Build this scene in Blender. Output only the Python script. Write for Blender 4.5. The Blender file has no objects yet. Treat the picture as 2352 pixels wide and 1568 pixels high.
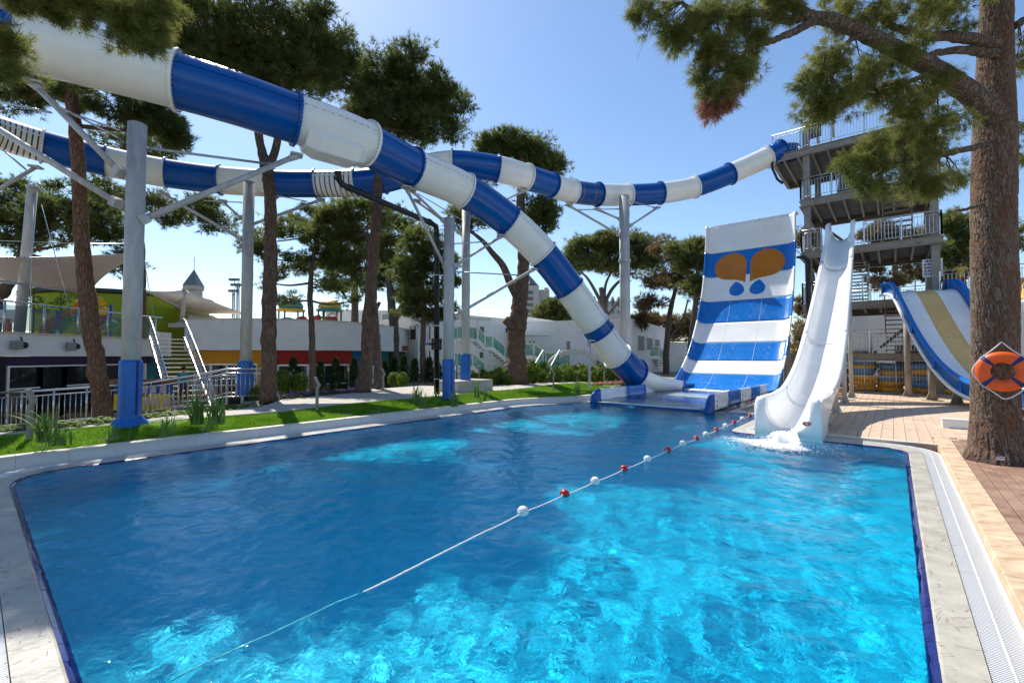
import bpy, bmesh, math, random
import numpy as np
from mathutils import Vector, Matrix, Quaternion
R = math.radians
random.seed(7)
scene = bpy.context.scene
col = scene.collection
# ---------------------------------------------------------------- camera
CAM_H = 1.75
PITCH = R(1.86)
FPX = 1045.3            # focal length in units of a 2352 px wide frame
cam_d = bpy.data.cameras.new('camera'); cam = bpy.data.objects.new('camera', cam_d); col.objects.link(cam)
cam_d.sensor_width = 36; cam_d.lens = 16; cam_d.clip_start = .05; cam_d.clip_end = 4000
cam.location = (0, 0, CAM_H); cam.rotation_euler = (math.pi/2 + PITCH, 0, 0)
scene.camera = cam
# ---------------------------------------------------------------- light
SUN_AZ, SUN_EL = R(-34), R(51)      # azimuth from +Y towards +X
sdir = Vector((math.sin(SUN_AZ)*math.cos(SUN_EL), math.cos(SUN_AZ)*math.cos(SUN_EL), math.sin(SUN_EL)))
world = bpy.data.worlds.new('World'); scene.world = world; world.use_nodes = True
wn = world.node_tree.nodes; wl = world.node_tree.links
sky = wn.new('ShaderNodeTexSky'); sky.sky_type = 'NISHITA'; sky.sun_disc = False
sky.sun_elevation = SUN_EL; sky.sun_rotation = SUN_AZ
sky.air_density = 1.0; sky.dust_density = 0.35; sky.ozone_density = 2.0; sky.altitude = 0
hs = wn.new('ShaderNodeHueSaturation'); hs.inputs['Saturation'].default_value = 1.08; wl.new(sky.outputs[0], hs.inputs['Color'])
wl.new(hs.outputs[0], wn['Background'].inputs[0]); wn['Background'].inputs[1].default_value = 0.130
sun_d = bpy.data.lights.new('sun', 'SUN'); sun = bpy.data.objects.new('sun', sun_d); col.objects.link(sun)
sun_d.energy = 4.7; sun_d.angle = R(0.53); sun_d.color = (1, .95, .87)
sun.rotation_euler = (-sdir).to_track_quat('-Z', 'Y').to_euler(); sun.location = sdir*60
vs = scene.view_settings; vs.view_transform = 'Standard'; vs.look = 'None'; vs.exposure = 0.52; vs.gamma = 1
scene.render.engine = 'CYCLES'
# ---------------------------------------------------------------- placing helpers
def ray(x, y):
    u = (x-1176)/FPX; v = (784-y)/FPX
    return Vector((u, math.cos(PITCH)-v*math.sin(PITCH), math.sin(PITCH)+v*math.cos(PITCH)))
def P(x, y, Y):                      # point at forward distance Y
    d = ray(x, y); t = Y/d.y
    return Vector((d.x*t, Y, CAM_H+d.z*t))
def Gz(x, y, z):                     # point on the level z
    d = ray(x, y); t = (z-CAM_H)/d.z
    return Vector((d.x*t, d.y*t, z))
A_ = Vector((math.sin(R(40)), math.cos(R(40)), 0)); B_ = Vector((-math.cos(R(40)), math.sin(R(40)), 0))
O_ = Vector((.37, .20, 0))
def AB(a, b, z=0.0):                 # the pool's own axes
    v = O_ + A_*a + B_*b; v.z = z; return v
# ---------------------------------------------------------------- objects
ORG = {}
def thing(name, label, cat, loc=(0, 0, 0), group=None):
    o = bpy.data.objects.new(name, None); col.objects.link(o); o.location = loc
    o.empty_display_size = .1
    o['label'] = label; o['category'] = cat
    if group: o['group'] = group
    ORG[o.name] = Vector(loc); return o
def tag(o, label=None, cat=None, group=None, kind=None):
    if label: o['label'] = label
    if cat: o['category'] = cat
    if group: o['group'] = group
    if kind: o['kind'] = kind
    return o
def link_mesh(name, me, parent=None, m=None, org=None):
    o = bpy.data.objects.new(name, me); col.objects.link(o)
    if m is not None and len(me.materials) == 0: me.materials.append(m)
    if parent is not None:
        o.parent = parent; ORG[o.name] = ORG[parent.name]
    else:
        o.location = org if org is not None else (0, 0, 0); ORG[o.name] = Vector(o.location)
    return o
def struct(name, mb, m, **k):
    o = mb.build(name, m, None, **k); o['kind'] = 'structure'; return o
def copy_tree(o, loc=None, parent=None, rz=None, sc=None):
    c = o.copy(); col.objects.link(c); c.parent = parent
    if loc is not None: c.location = loc
    if rz is not None: c.rotation_euler = (c.rotation_euler[0], c.rotation_euler[1], rz)
    if sc is not None: c.scale = sc if hasattr(sc, '__len__') else (sc, sc, sc)
    ORG[c.name] = Vector(c.location) if parent is None else ORG[parent.name]
    for ch in [x for x in KIDS.get(o.name, [])]:
        d = copy_tree(ch, None, c); KIDS.setdefault(c.name, []).append(d)
    return c
KIDS = {}
def orient(d, up=Vector((0, 0, 1))):
    d = d.normalized()
    if abs(d.dot(up)) > .999: up = Vector((1, 0, 0))
    x = d.cross(up).normalized(); y = x.cross(d).normalized()
    return x, y, d
def catmull(pts, n):
    pts = [np.array(p, float) for p in pts]
    ext = [2*pts[0]-pts[1]] + pts + [2*pts[-1]-pts[-2]]
    out = []
    for i in range(len(pts)-1):
        p0, p1, p2, p3 = ext[i:i+4]
        for k in range(n):
            t = k/n
            out.append(.5*((2*p1)+(-p0+p2)*t+(2*p0-5*p1+4*p2-p3)*t*t+(-p0+3*p1-3*p2+p3)*t**3))
    out.append(pts[-1]); return np.array(out)
class MB:
    def __init__(s): s.v = []; s.f = []; s.sm = []
    def add(s, vs, fs, smooth=False):
        n = len(s.v); s.v += [tuple(p) for p in vs]; s.f += [tuple(i+n for i in f) for f in fs]; s.sm += [smooth]*len(fs); return s
    def box(s, c, size, rz=0, ax=None, ay=None):
        c = Vector(c); hx, hy, hz = [q/2 for q in size]
        X = Vector((math.cos(rz), math.sin(rz), 0)) if ax is None else ax
        Y = Vector((-math.sin(rz), math.cos(rz), 0)) if ay is None else ay
        Z = Vector((0, 0, 1)) if ax is None else X.cross(Y)
        vs = [c+X*(hx*i)+Y*(hy*j)+Z*(hz*k) for k in (-1, 1) for j in (-1, 1) for i in (-1, 1)]
        return s.add(vs, [(0, 2, 3, 1), (4, 5, 7, 6), (0, 1, 5, 4), (2, 6, 7, 3), (0, 4, 6, 2), (1, 3, 7, 5)])
    def bbox(s, c, size, rz=0, bev=.01):          # box with chamfered edges
        c = Vector(c); hx, hy, hz = [q/2 for q in size]; b = min(bev, hx*.9, hy*.9, hz*.9)
        cr, sr = math.cos(rz), math.sin(rz); vs = []
        for sx in (-1, 1):
            for sy in (-1, 1):
                for sz in (-1, 1):
                    for k in range(3):
                        p = [sx*(hx-(b if k != 0 else 0)), sy*(hy-(b if k != 1 else 0)), sz*(hz-(b if k != 2 else 0))]
                        vs.append((c.x+p[0]*cr-p[1]*sr, c.y+p[0]*sr+p[1]*cr, c.z+p[2]))
        def I(sx, sy, sz, k): return ((sx*2+sy)*2+sz)*3+k
        fs = []
        for k in range(3):
            o1, o2 = (k+1) % 3, (k+2) % 3
            for sg in (0, 1):
                q = []
                for (i, j) in ((0, 0), (1, 0), (1, 1), (0, 1)):
                    t = [0, 0, 0]; t[k] = sg; t[o1] = i; t[o2] = j; q.append(I(*t, k))
                fs.append(q if sg else q[::-1])
        for k in range(3):                        # edges along axis k
            o1, o2 = (k+1) % 3, (k+2) % 3
            for i in (0, 1):
                for j in (0, 1):
                    t0 = [0, 0, 0]; t0[o1] = i; t0[o2] = j; t1 = list(t0); t1[k] = 1
                    q = [I(*t0, o1), I(*t1, o1), I(*t1, o2), I(*t0, o2)]
                    fs.append(q if (i ^ j) else q[::-1])
        for sx in (0, 1):
            for sy in (0, 1):
                for sz in (0, 1):
                    q = [I(sx, sy, sz, 0), I(sx, sy, sz, 1), I(sx, sy, sz, 2)]
                    fs.append(q if (sx+sy+sz) % 2 else q[::-1])
        return s.add(vs, fs)
    def beam(s, p, q, w, h=None, up=Vector((0, 0, 1))):
        p = Vector(p); q = Vector(q); h = w if h is None else h
        x, y, d = orient(q-p, up)
        vs = [a+x*(w/2*i)+y*(h/2*j) for a in (p, q) for j in (-1, 1) for i in (-1, 1)]
        return s.add(vs, [(0, 1, 3, 2), (4, 6, 7, 5), (0, 4, 5, 1), (2, 3, 7, 6), (0, 2, 6, 4), (1, 5, 7, 3)])
    def tube(s, pts, r, n=8, cap=True, smooth=True):
        pts = [Vector(p) for p in pts]; rs = r if hasattr(r, '__len__') else [r]*len(pts)
        x = None; vs = []
        for i, p in enumerate(pts):
            d = (pts[min(i+1, len(pts)-1)]-pts[max(i-1, 0)])
            if d.length < 1e-9: d = Vector((0, 0, 1))
            d.normalize()
            if x is None: x, y, _ = orient(d)
            else:
                x = (x-d*x.dot(d)); x = x.normalized() if x.length > 1e-6 else orient(d)[0]
            y = d.cross(x)
            for k in range(n):
                a = 2*math.pi*k/n; vs.append(p+(x*math.cos(a)+y*math.sin(a))*rs[i])
        fs = [(i*n+k, i*n+(k+1) % n, (i+1)*n+(k+1) % n, (i+1)*n+k) for i in range(len(pts)-1) for k in range(n)]
        s.add(vs, fs, smooth)
        if cap:
            m = len(s.v)-len(vs); L = (len(pts)-1)*n
            s.f += [tuple(m+k for k in range(n))[::-1], tuple(m+L+k for k in range(n))]; s.sm += [False, False]
        return s
    def lathe(s, prof, c=(0, 0, 0), n=16, axis=None, smooth=True):   # prof: (r, h)
        c = Vector(c)
        if axis is None: x, y, d = Vector((1, 0, 0)), Vector((0, 1, 0)), Vector((0, 0, 1))
        else: x, y, d = orient(Vector(axis))
        vs = [c+(x*math.cos(2*math.pi*k/n)+y*math.sin(2*math.pi*k/n))*r+d*h for r, h in prof for k in range(n)]
        fs = [(i*n+k, i*n+(k+1) % n, (i+1)*n+(k+1) % n, (i+1)*n+k) for i in range(len(prof)-1) for k in range(n)]
        return s.add(vs, fs, smooth)
    def prism(s, poly, z0, z1):
        n = len(poly); vs = [(p[0], p[1], z0) for p in poly]+[(p[0], p[1], z1) for p in poly]
        fs = [tuple(range(n))[::-1], tuple(range(n, 2*n))]+[(i, (i+1) % n, n+(i+1) % n, n+i) for i in range(n)]
        return s.add(vs, fs)
    def extrude(s, prof3, off):                 # a 3D polygon swept by a vector
        off = Vector(off); n = len(prof3); vs = [Vector(p) for p in prof3]; vs = vs+[p+off for p in vs]
        return s.add(vs, [tuple(range(n))[::-1], tuple(range(n, 2*n))]+[(i, (i+1) % n, n+(i+1) % n, n+i) for i in range(n)])
    def sheet(s, grid, smooth=True, flip=False):   # grid[i][j] of points
        m, n = len(grid), len(grid[0]); vs = [p for r in grid for p in r]
        fs = [(i*n+j, i*n+j+1, (i+1)*n+j+1, (i+1)*n+j) for i in range(m-1) for j in range(n-1)]
        if flip: fs = [f[::-1] for f in fs]
        return s.add(vs, fs, smooth)
    def build(s, name, m, parent=None, org=None, bevel=None, recalc=False, solid=None):
        o0 = ORG[parent.name] if parent is not None else (Vector(org) if org is not None else Vector((0, 0, 0)))
        me = bpy.data.meshes.new(name)
        a = np.array([tuple(p) for p in s.v], float).reshape(-1, 3)-np.array(o0)
        me.from_pydata(a.tolist(), [], s.f); me.polygons.foreach_set('use_smooth', s.sm)
        if recalc:
            bm = bmesh.new(); bm.from_mesh(me); bmesh.ops.recalc_face_normals(bm, faces=bm.faces); bm.to_mesh(me); bm.free()
        me.update()
        o = link_mesh(name, me, parent, m, org)
        if parent is not None: KIDS.setdefault(parent.name, []).append(o)
        if bevel:
            md = o.modifiers.new('bevel', 'BEVEL'); md.width = bevel; md.segments = 2; md.limit_method = 'ANGLE'
        if solid:
            md = o.modifiers.new('solid', 'SOLIDIFY'); md.thickness = solid; md.offset = 0
        return o
def tri_mesh(name, V, m, parent=None, org=None, smooth=False):       # V: (N,3,3) loose triangles
    o0 = np.array(ORG[parent.name]) if parent is not None else np.array(org if org is not None else (0, 0, 0))
    V = np.asarray(V, np.float32).reshape(-1, 3)-o0
    n = len(V)//3; me = bpy.data.meshes.new(name)
    me.vertices.add(len(V)); me.vertices.foreach_set('co', V.astype(np.float32).ravel())
    me.loops.add(len(V)); me.loops.foreach_set('vertex_index', np.arange(len(V), dtype=np.int32))
    me.polygons.add(n); me.polygons.foreach_set('loop_start', np.arange(0, 3*n, 3, dtype=np.int32))
    me.polygons.foreach_set('loop_total', np.full(n, 3, np.int32)); me.update(); me.validate()
    o = link_mesh(name, me, parent, m, org)
    if parent is not None: KIDS.setdefault(parent.name, []).append(o)
    return o
# ---------------------------------------------------------------- materials
def nodes(m):
    m.use_nodes = True; return m.node_tree.nodes, m.node_tree.links, m.node_tree.nodes['Principled BSDF']
def mat(name, c, rough=.5, var=.12, vs=4.0, bump=0, bs=60, metal=0, coat=0, spec=.5, c2=None, stretch=None, rvar=.08, trans=0, dirt=None):
    m = bpy.data.materials.new(name); N, L, b = nodes(m)
    tc = N.new('ShaderNodeTexCoord'); mp = N.new('ShaderNodeMapping'); L.new(tc.outputs['Object'], mp.inputs[0])
    if stretch: mp.inputs['Scale'].default_value = stretch
    nz = N.new('ShaderNodeTexNoise'); nz.inputs['Scale'].default_value = vs; nz.inputs['Detail'].default_value = 6; L.new(mp.outputs[0], nz.inputs['Vector'])
    cr = N.new('ShaderNodeValToRGB'); L.new(nz.outputs['Fac'], cr.inputs[0])
    lo = tuple(x*(1-var) for x in c); hi = tuple(min(1, x*(1+var)) for x in c) if c2 is None else c2
    cr.color_ramp.elements[0].position = .3; cr.color_ramp.elements[1].position = .7
    cr.color_ramp.elements[0].color = (*lo, 1); cr.color_ramp.elements[1].color = (*hi, 1)
    src = cr.outputs[0]
    if dirt:                            # (colour, scale, threshold): blotches of wear
        dn = N.new('ShaderNodeTexNoise'); dn.inputs['Scale'].default_value = dirt[1]; dn.inputs['Detail'].default_value = 8; L.new(mp.outputs[0], dn.inputs['Vector'])
        dr = N.new('ShaderNodeMapRange'); dr.inputs[1].default_value = dirt[2]; dr.inputs[2].default_value = dirt[2]+.2; L.new(dn.outputs['Fac'], dr.inputs[0])
        mx = N.new('ShaderNodeMix'); mx.data_type = 'RGBA'; L.new(dr.outputs[0], mx.inputs[0]); L.new(src, mx.inputs[6]); mx.inputs[7].default_value = (*dirt[0], 1); src = mx.outputs[2]
    L.new(src, b.inputs['Base Color'])
    rr = N.new('ShaderNodeMapRange'); rr.inputs[3].default_value = max(.02, rough-rvar); rr.inputs[4].default_value = min(1, rough+rvar); L.new(nz.outputs['Fac'], rr.inputs[0]); L.new(rr.outputs[0], b.inputs['Roughness'])
    b.inputs['Metallic'].default_value = metal; b.inputs['Specular IOR Level'].default_value = spec; b.inputs['Coat Weight'].default_value = coat; b.inputs['Coat Roughness'].default_value = .08
    if bump:
        n2 = N.new('ShaderNodeTexNoise'); n2.inputs['Scale'].default_value = bs; n2.inputs['Detail'].default_value = 5; L.new(mp.outputs[0], n2.inputs['Vector'])
        bp = N.new('ShaderNodeBump'); bp.inputs['Strength'].default_value = bump; bp.inputs['Distance'].default_value = .02; L.new(n2.outputs['Fac'], bp.inputs['Height']); L.new(bp.outputs[0], b.inputs['Normal'])
    return m
def leaf_mat(name, c1, c2, tl=.35, vs=1.4, rough=.6, c3=None):
    m = bpy.data.materials.new(name); N, L, b = nodes(m)
    tc = N.new('ShaderNodeTexCoord'); nz = N.new('ShaderNodeTexNoise'); nz.inputs['Scale'].default_value = vs; nz.inputs['Detail'].default_value = 8; nz.inputs['Roughness'].default_value = .75
    L.new(tc.outputs['Object'], nz.inputs['Vector'])
    cr = N.new('ShaderNodeValToRGB'); L.new(nz.outputs['Fac'], cr.inputs[0])
    cr.color_ramp.elements[0].position = .36; cr.color_ramp.elements[1].position = .64
    cr.color_ramp.elements[0].color = (*c1, 1); cr.color_ramp.elements[1].color = (*c2, 1)
    if c3:
        e = cr.color_ramp.elements.new(.74); e.color = (*c3, 1)
    L.new(cr.outputs[0], b.inputs['Base Color']); b.inputs['Roughness'].default_value = rough; b.inputs['Specular IOR Level'].default_value = .25
    t = N.new('ShaderNodeBsdfTranslucent'); L.new(cr.outputs[0], t.inputs[0])
    mx = N.new('ShaderNodeMixShader'); mx.inputs[0].default_value = tl; L.new(b.outputs[0], mx.inputs[1]); L.new(t.outputs[0], mx.inputs[2])
    L.new(mx.outputs[0], N['Material Output'].inputs[0]); return m
def glass_mat(name, tint, alpha=.75, rough=.05):       # thin pane: part see-through, part gloss
    m = bpy.data.materials.new(name); N, L, b = nodes(m)
    b.inputs['Base Color'].default_value = (*tint, 1); b.inputs['Roughness'].default_value = rough; b.inputs['Specular IOR Level'].default_value = .7
    t = N.new('ShaderNodeBsdfTransparent'); t.inputs[0].default_value = (*[min(1, .55+x*.6) for x in tint], 1)
    mx = N.new('ShaderNodeMixShader'); mx.inputs[0].default_value = alpha; L.new(b.outputs[0], mx.inputs[1]); L.new(t.outputs[0], mx.inputs[2])
    L.new(mx.outputs[0], N['Material Output'].inputs[0]); return m
def bark_mat(name, c1, c2, c3, sc=9):
    m = bpy.data.materials.new(name); N, L, b = nodes(m)
    tc = N.new('ShaderNodeTexCoord'); mp = N.new('ShaderNodeMapping'); mp.inputs['Scale'].default_value = (1, 1, .30); L.new(tc.outputs['Object'], mp.inputs[0])
    wz = N.new('ShaderNodeTexNoise'); wz.inputs['Scale'].default_value = sc*.8; L.new(mp.outputs[0], wz.inputs['Vector'])
    ad = N.new('ShaderNodeVectorMath'); ad.operation = 'MULTIPLY_ADD'; ad.inputs[1].default_value = (.12, .12, .12); L.new(wz.outputs['Color'], ad.inputs[0]); L.new(mp.outputs[0], ad.inputs[2])
    vo = N.new('ShaderNodeTexVoronoi'); vo.feature = 'DISTANCE_TO_EDGE'; vo.inputs['Scale'].default_value = sc; L.new(ad.outputs[0], vo.inputs['Vector'])
    vc = N.new('ShaderNodeTexVoronoi'); vc.inputs['Scale'].default_value = sc; L.new(ad.outputs[0], vc.inputs['Vector'])
    nz = N.new('ShaderNodeTexNoise'); nz.inputs['Scale'].default_value = sc*4; nz.inputs['Detail'].default_value = 8; L.new(tc.outputs['Object'], nz.inputs['Vector'])
    sp = N.new('ShaderNodeSeparateColor'); L.new(vc.outputs['Color'], sp.inputs[0])
    m1 = N.new('ShaderNodeMix'); m1.data_type = 'RGBA'; L.new(sp.outputs[0], m1.inputs[0]); m1.inputs[6].default_value = (*c1, 1); m1.inputs[7].default_value = (*c2, 1)
    m2 = N.new('ShaderNodeMix'); m2.data_type = 'RGBA'; m2.blend_type = 'MULTIPLY'; m2.inputs[0].default_value = .6; L.new(m1.outputs[2], m2.inputs[6]); L.new(nz.outputs['Color'], m2.inputs[7])
    rg = N.new('ShaderNodeMapRange'); rg.inputs[1].default_value = .0; rg.inputs[2].default_value = .06; L.new(vo.outputs['Distance'], rg.inputs[0])
    m3 = N.new('ShaderNodeMix'); m3.data_type = 'RGBA'; L.new(rg.outputs[0], m3.inputs[0]); m3.inputs[6].default_value = (*c3, 1); L.new(m2.outputs[2], m3.inputs[7])
    L.new(m3.outputs[2], b.inputs['Base Color']); b.inputs['Roughness'].default_value = .9; b.inputs['Specular IOR Level'].default_value = .2
    r2 = N.new('ShaderNodeMapRange'); r2.inputs[1].default_value = 0; r2.inputs[2].default_value = .16; L.new(vo.outputs['Distance'], r2.inputs[0])
    sm = N.new('ShaderNodeMath'); sm.operation = 'MULTIPLY_ADD'; L.new(nz.outputs['Fac'], sm.inputs[0]); sm.inputs[1].default_value = .35; L.new(r2.outputs[0], sm.inputs[2])
    bp = N.new('ShaderNodeBump'); bp.inputs['Strength'].default_value = .9; bp.inputs['Distance'].default_value = .03; L.new(sm.outputs[0], bp.inputs['Height']); L.new(bp.outputs[0], b.inputs['Normal'])
    return m
def gel_mat(name, c, dirt=.06):          # fibreglass gel coat: glossy, with faint run streaks
    m = mat(name, c, rough=.25, var=.05, vs=1.2, coat=.14, spec=.3, rvar=.08, dirt=(tuple(x*(1-dirt*2) for x in c), 2.2, .52))
    return m
M = {}
M['blue_gel'] = gel_mat('blue_gel', (.0006, .080, .33)); M['white_gel'] = gel_mat('white_gel', (.80, .79, .74), .025)
M['sky_gel'] = gel_mat('sky_gel', (.002, .150, .53)); M['pure_white'] = gel_mat('pure_white', (.84, .84, .82), .015)
M['orange_gel'] = gel_mat('orange_gel', (.50, .17, .012)); M['yellow_gel'] = gel_mat('yellow_gel', (.68, .45, .17))
M['galv'] = mat('galvanised_steel', (.47, .45, .42), rough=.5, var=.16, vs=7, metal=.15, bump=.05, bs=25, dirt=((.35, .335, .31), 3.0, .52), spec=.35, stretch=(1, 1, .3))
M['galv_thin'] = mat('galvanised_rod', (.42, .44, .46), rough=.35, var=.15, vs=9, metal=.7)
M['stainless'] = mat('stainless', (.55, .55, .56), rough=.28, var=.06, metal=.9)
M['vinyl_blue'] = mat('blue_vinyl_padding', (.003, .12, .44), rough=.42, var=.14, vs=3, bump=.25, bs=9, spec=.5)
M['tower_steel'] = mat('grey_painted_steel', (.245, .222, .188), rough=.5, var=.15, vs=3, bump=.08, dirt=((.09, .075, .06), 2.5, .6))
M['black_pipe'] = mat('black_pipe', (.008, .009, .010), rough=.38, var=.2)
M['white_wall'] = mat('white_render', (.74, .74, .74), rough=.85, var=.05, vs=1.2, bump=.12, bs=70, dirt=((.60, .60, .59), .9, .60))
M['clad'] = mat('white_cladding', (.76, .76, .75), rough=.6, var=.05, vs=1.0, dirt=((.64, .64, .62), 1.4, .6))
M['white_paint'] = mat('white_paint', (.78, .78, .76), rough=.45, var=.04)
M['cap_stone'] = mat('pale_cap_stone', (.60, .55, .47), rough=.7, var=.12, vs=6, bump=.2, bs=40)
M['lip'] = mat('beige_pool_lip', (.43, .405, .34), rough=.38, var=.12, vs=5, bump=.3, bs=22, dirt=((.34, .32, .27), 2.6, .5))
M['travertine'] = mat('travertine', (.60, .41, .24), rough=.55, var=.22, vs=4.5, bump=.18, bs=45, c2=(.70, .55, .37), stretch=(1, 2.2, 1), dirt=((.46, .27, .13), 5.0, .58))
M['brick_pave'] = mat('clay_paver', (.55, .395, .27), rough=.75, var=.07, vs=2.2, bump=.25, bs=60, c2=(.61, .46, .335), dirt=((.45, .29, .185), 1.6, .60))
M['mortar'] = mat('paving_joint', (.45, .34, .245), rough=.9, var=.15, vs=8)
M['plank'] = mat('hardwood_plank', (.25, .140, .088), rough=.6, var=.2, vs=5, c2=(.38, .235, .16), stretch=(1, 1, 1), bump=.2, bs=60)
M['path'] = mat('path_concrete', (.42, .38, .33), rough=.85, var=.10, vs=2.4, bump=.2, bs=50, dirt=((.31, .28, .24), 1.5, .55))
M['earth'] = mat('earth', (.16, .115, .075), rough=.95, var=.3, vs=6, bump=.6, bs=30)
M['ground'] = mat('ground', (.20, .175, .13), rough=.95, var=.25, vs=.6, bump=.3, bs=5)
M['grate'] = mat('white_grate', (.74, .74, .73), rough=.4, var=.04, vs=12)
M['tile_blue'] = mat('cobalt_tile', (.006, .012, .10), rough=.16, var=.3, vs=9, c2=(.010, .02, .17), spec=.6)
M['tile_wall'] = mat('white_wall_tile', (.60, .60, .60), rough=.4, var=.05, vs=3)
M['grass'] = leaf_mat('grass_blade', (.12, .25, .012), (.22, .40, .03), .5, 2.0)
M['lawn'] = mat('lawn_soil', (.10, .20, .015), rough=.95, var=.3, vs=9)
M['reed'] = leaf_mat('reed_blade', (.10, .20, .03), (.22, .33, .08), .35, 3.0, c3=(.42, .36, .16))
M['shrub'] = leaf_mat('shrub_leaf', (.07, .14, .015), (.20, .28, .04), .4, 3.0)
M['conifer'] = leaf_mat('conifer_leaf', (.018, .045, .012), (.05, .095, .02), .2, 2.5)
M['pine_dark'] = leaf_mat('pine_needle_dark', (.080, .110, .030), (.185, .215, .064), .62, 1.2)
M['pine'] = leaf_mat('pine_needle', (.092, .122, .028), (.205, .23, .068), .62, 1.1)
M['pine_far'] = leaf_mat('pine_needle_far', (.095, .120, .032), (.21, .225, .07), .6, .8)
M['pine_near'] = leaf_mat('pine_needle_near', (.12, .15, .028), (.29, .29, .08), .58, 1.3, c3=(.36, .31, .10))
M['pine_brown'] = leaf_mat('pine_needle_brown', (.13, .125, .045), (.22, .125, .07), .52, .9)
M['dry'] = leaf_mat('dry_needles', (.30, .13, .075), (.42, .20, .12), .5, 2)
M['bark'] = bark_mat('pine_bark', (.21, .125, .082), (.30, .20, .145), (.085, .052, .038), 17)
M['bark_grey'] = bark_mat('grey_bark', (.19, .14, .108), (.30, .235, .19), (.08, .06, .048), 19)
M['bark_red'] = bark_mat('red_bark', (.26, .125, .068), (.34, .195, .12), (.10, .05, .032), 15)
M['rope'] = mat('white_rope', (.72, .72, .70), rough=.8, var=.1, vs=40)
M['red_plastic'] = mat('red_plastic', (.42, .012, .014), rough=.3, var=.12, vs=12, spec=.5)
M['white_plastic'] = mat('white_plastic', (.72, .73, .74), rough=.35, var=.06, vs=12)
M['orange'] = mat('orange_ring', (.83, .10, .005), rough=.45, var=.08, vs=6, dirt=((.66, .09, .01), 5, .58))
M['strap_blue'] = mat('blue_strap', (.010, .022, .13), rough=.7, var=.1)
M['skin'] = mat('skin', (.36, .19, .12), rough=.6, var=.06)
M['hair'] = mat('dark_hair', (.012, .009, .007), rough=.6, var=.2)
M['glass_green'] = glass_mat('green_glass', (.18, .42, .36), .62)
M['glass_clear'] = glass_mat('clear_glass', (.30, .36, .36), .80)
M['window'] = mat('dark_window_glass', (.016, .020, .022), rough=.06, var=.3, vs=.6, spec=.8)
M['rust'] = mat('rust_wood', (.22, .075, .03), rough=.8, var=.2)
M['sail'] = mat('shade_sail', (.72, .66, .55), rough=.85, var=.05, vs=2); M['sail_pink'] = mat('rosy_sail', (.62, .53, .49), rough=.85, var=.06, vs=2)
for k, c in (('purple', (.030, .012, .055)), ('teal_wall', (.010, .13, .14)), ('yellow_wall', (.62, .27, .015)), ('red_wall', (.33, .014, .008)), ('blue_wall', (.008, .10, .30)), ('green_wall', (.27, .34, .010)), ('black_wall', (.012, .008, .016))):
    M[k] = mat('render_'+k, c, rough=.8, var=.07, vs=1.5, bump=.1, bs=60)
for k, c in (('p_red', (.50, .02, .018)), ('p_yellow', (.72, .40, .015)), ('p_teal', (.01, .24, .27)), ('p_green', (.06, .42, .05)), ('p_orange', (.72, .14, .02)), ('p_blue', (.01, .10, .45))):
    M[k] = mat('plastic_'+k[2:], c, rough=.35, var=.08, vs=4)
M['ring_yellow'] = mat('yellow_vinyl', (.66, .33, .012), rough=.38, var=.1, vs=3); M['ring_blue'] = mat('blue_vinyl', (.10, .24, .45), rough=.38, var=.1, vs=3)
M['bollard'] = mat('bollard_grey', (.27, .235, .19), rough=.5, var=.08)
# ================================================================ terrain
def sst(x, a, b):
    t = np.clip((x-a)/(b-a), 0, 1); return t*t*(3-2*t)
def ground_h(a, b):
    z = np.full_like(a, -.10)
    bed = sst(b, 10.2, 10.8)*(1-sst(b, 17, 20)); z = z+(.36)*bed
    sink = np.maximum(sst(b, 12.7, 14.4)*(1-sst(a, 4.2, 5.6)), sst(b, 16.8, 18.6)*(1-sst(a, 13, 16)))
    sink = sink*(1-sst(b, 60, 70)); z = z*(1-sink)+(-1.0)*sink
    pool = sst(a, -1.6, -.8)*(1-sst(a, 24.4, 25.2))*sst(b, -1.6, -.8)*(1-sst(b, 10.2, 10.9))
    z = z*(1-pool)+(-2.6)*pool
    return z
xs = np.concatenate([[-3000, -900, -300, -120, -80], np.arange(-60, 60.1, .6), [80, 120, 300, 900, 3000]])
ys = np.concatenate([[-300, -100, -40, -20], np.arange(-8, 80.1, .6), [100, 160, 300, 900, 3500]])
GX, GY = np.meshgrid(xs, ys, indexing='ij')
GA = (GX-O_.x)*A_.x+(GY-O_.y)*A_.y; GB = (GX-O_.x)*B_.x+(GY-O_.y)*B_.y
GZ = ground_h(GA, GB)
g = MB(); g.sheet([[(GX[i, j], GY[i, j], GZ[i, j]) for j in range(len(ys))] for i in range(len(xs))], flip=True)
struct('ground', g, M['ground'])
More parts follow.
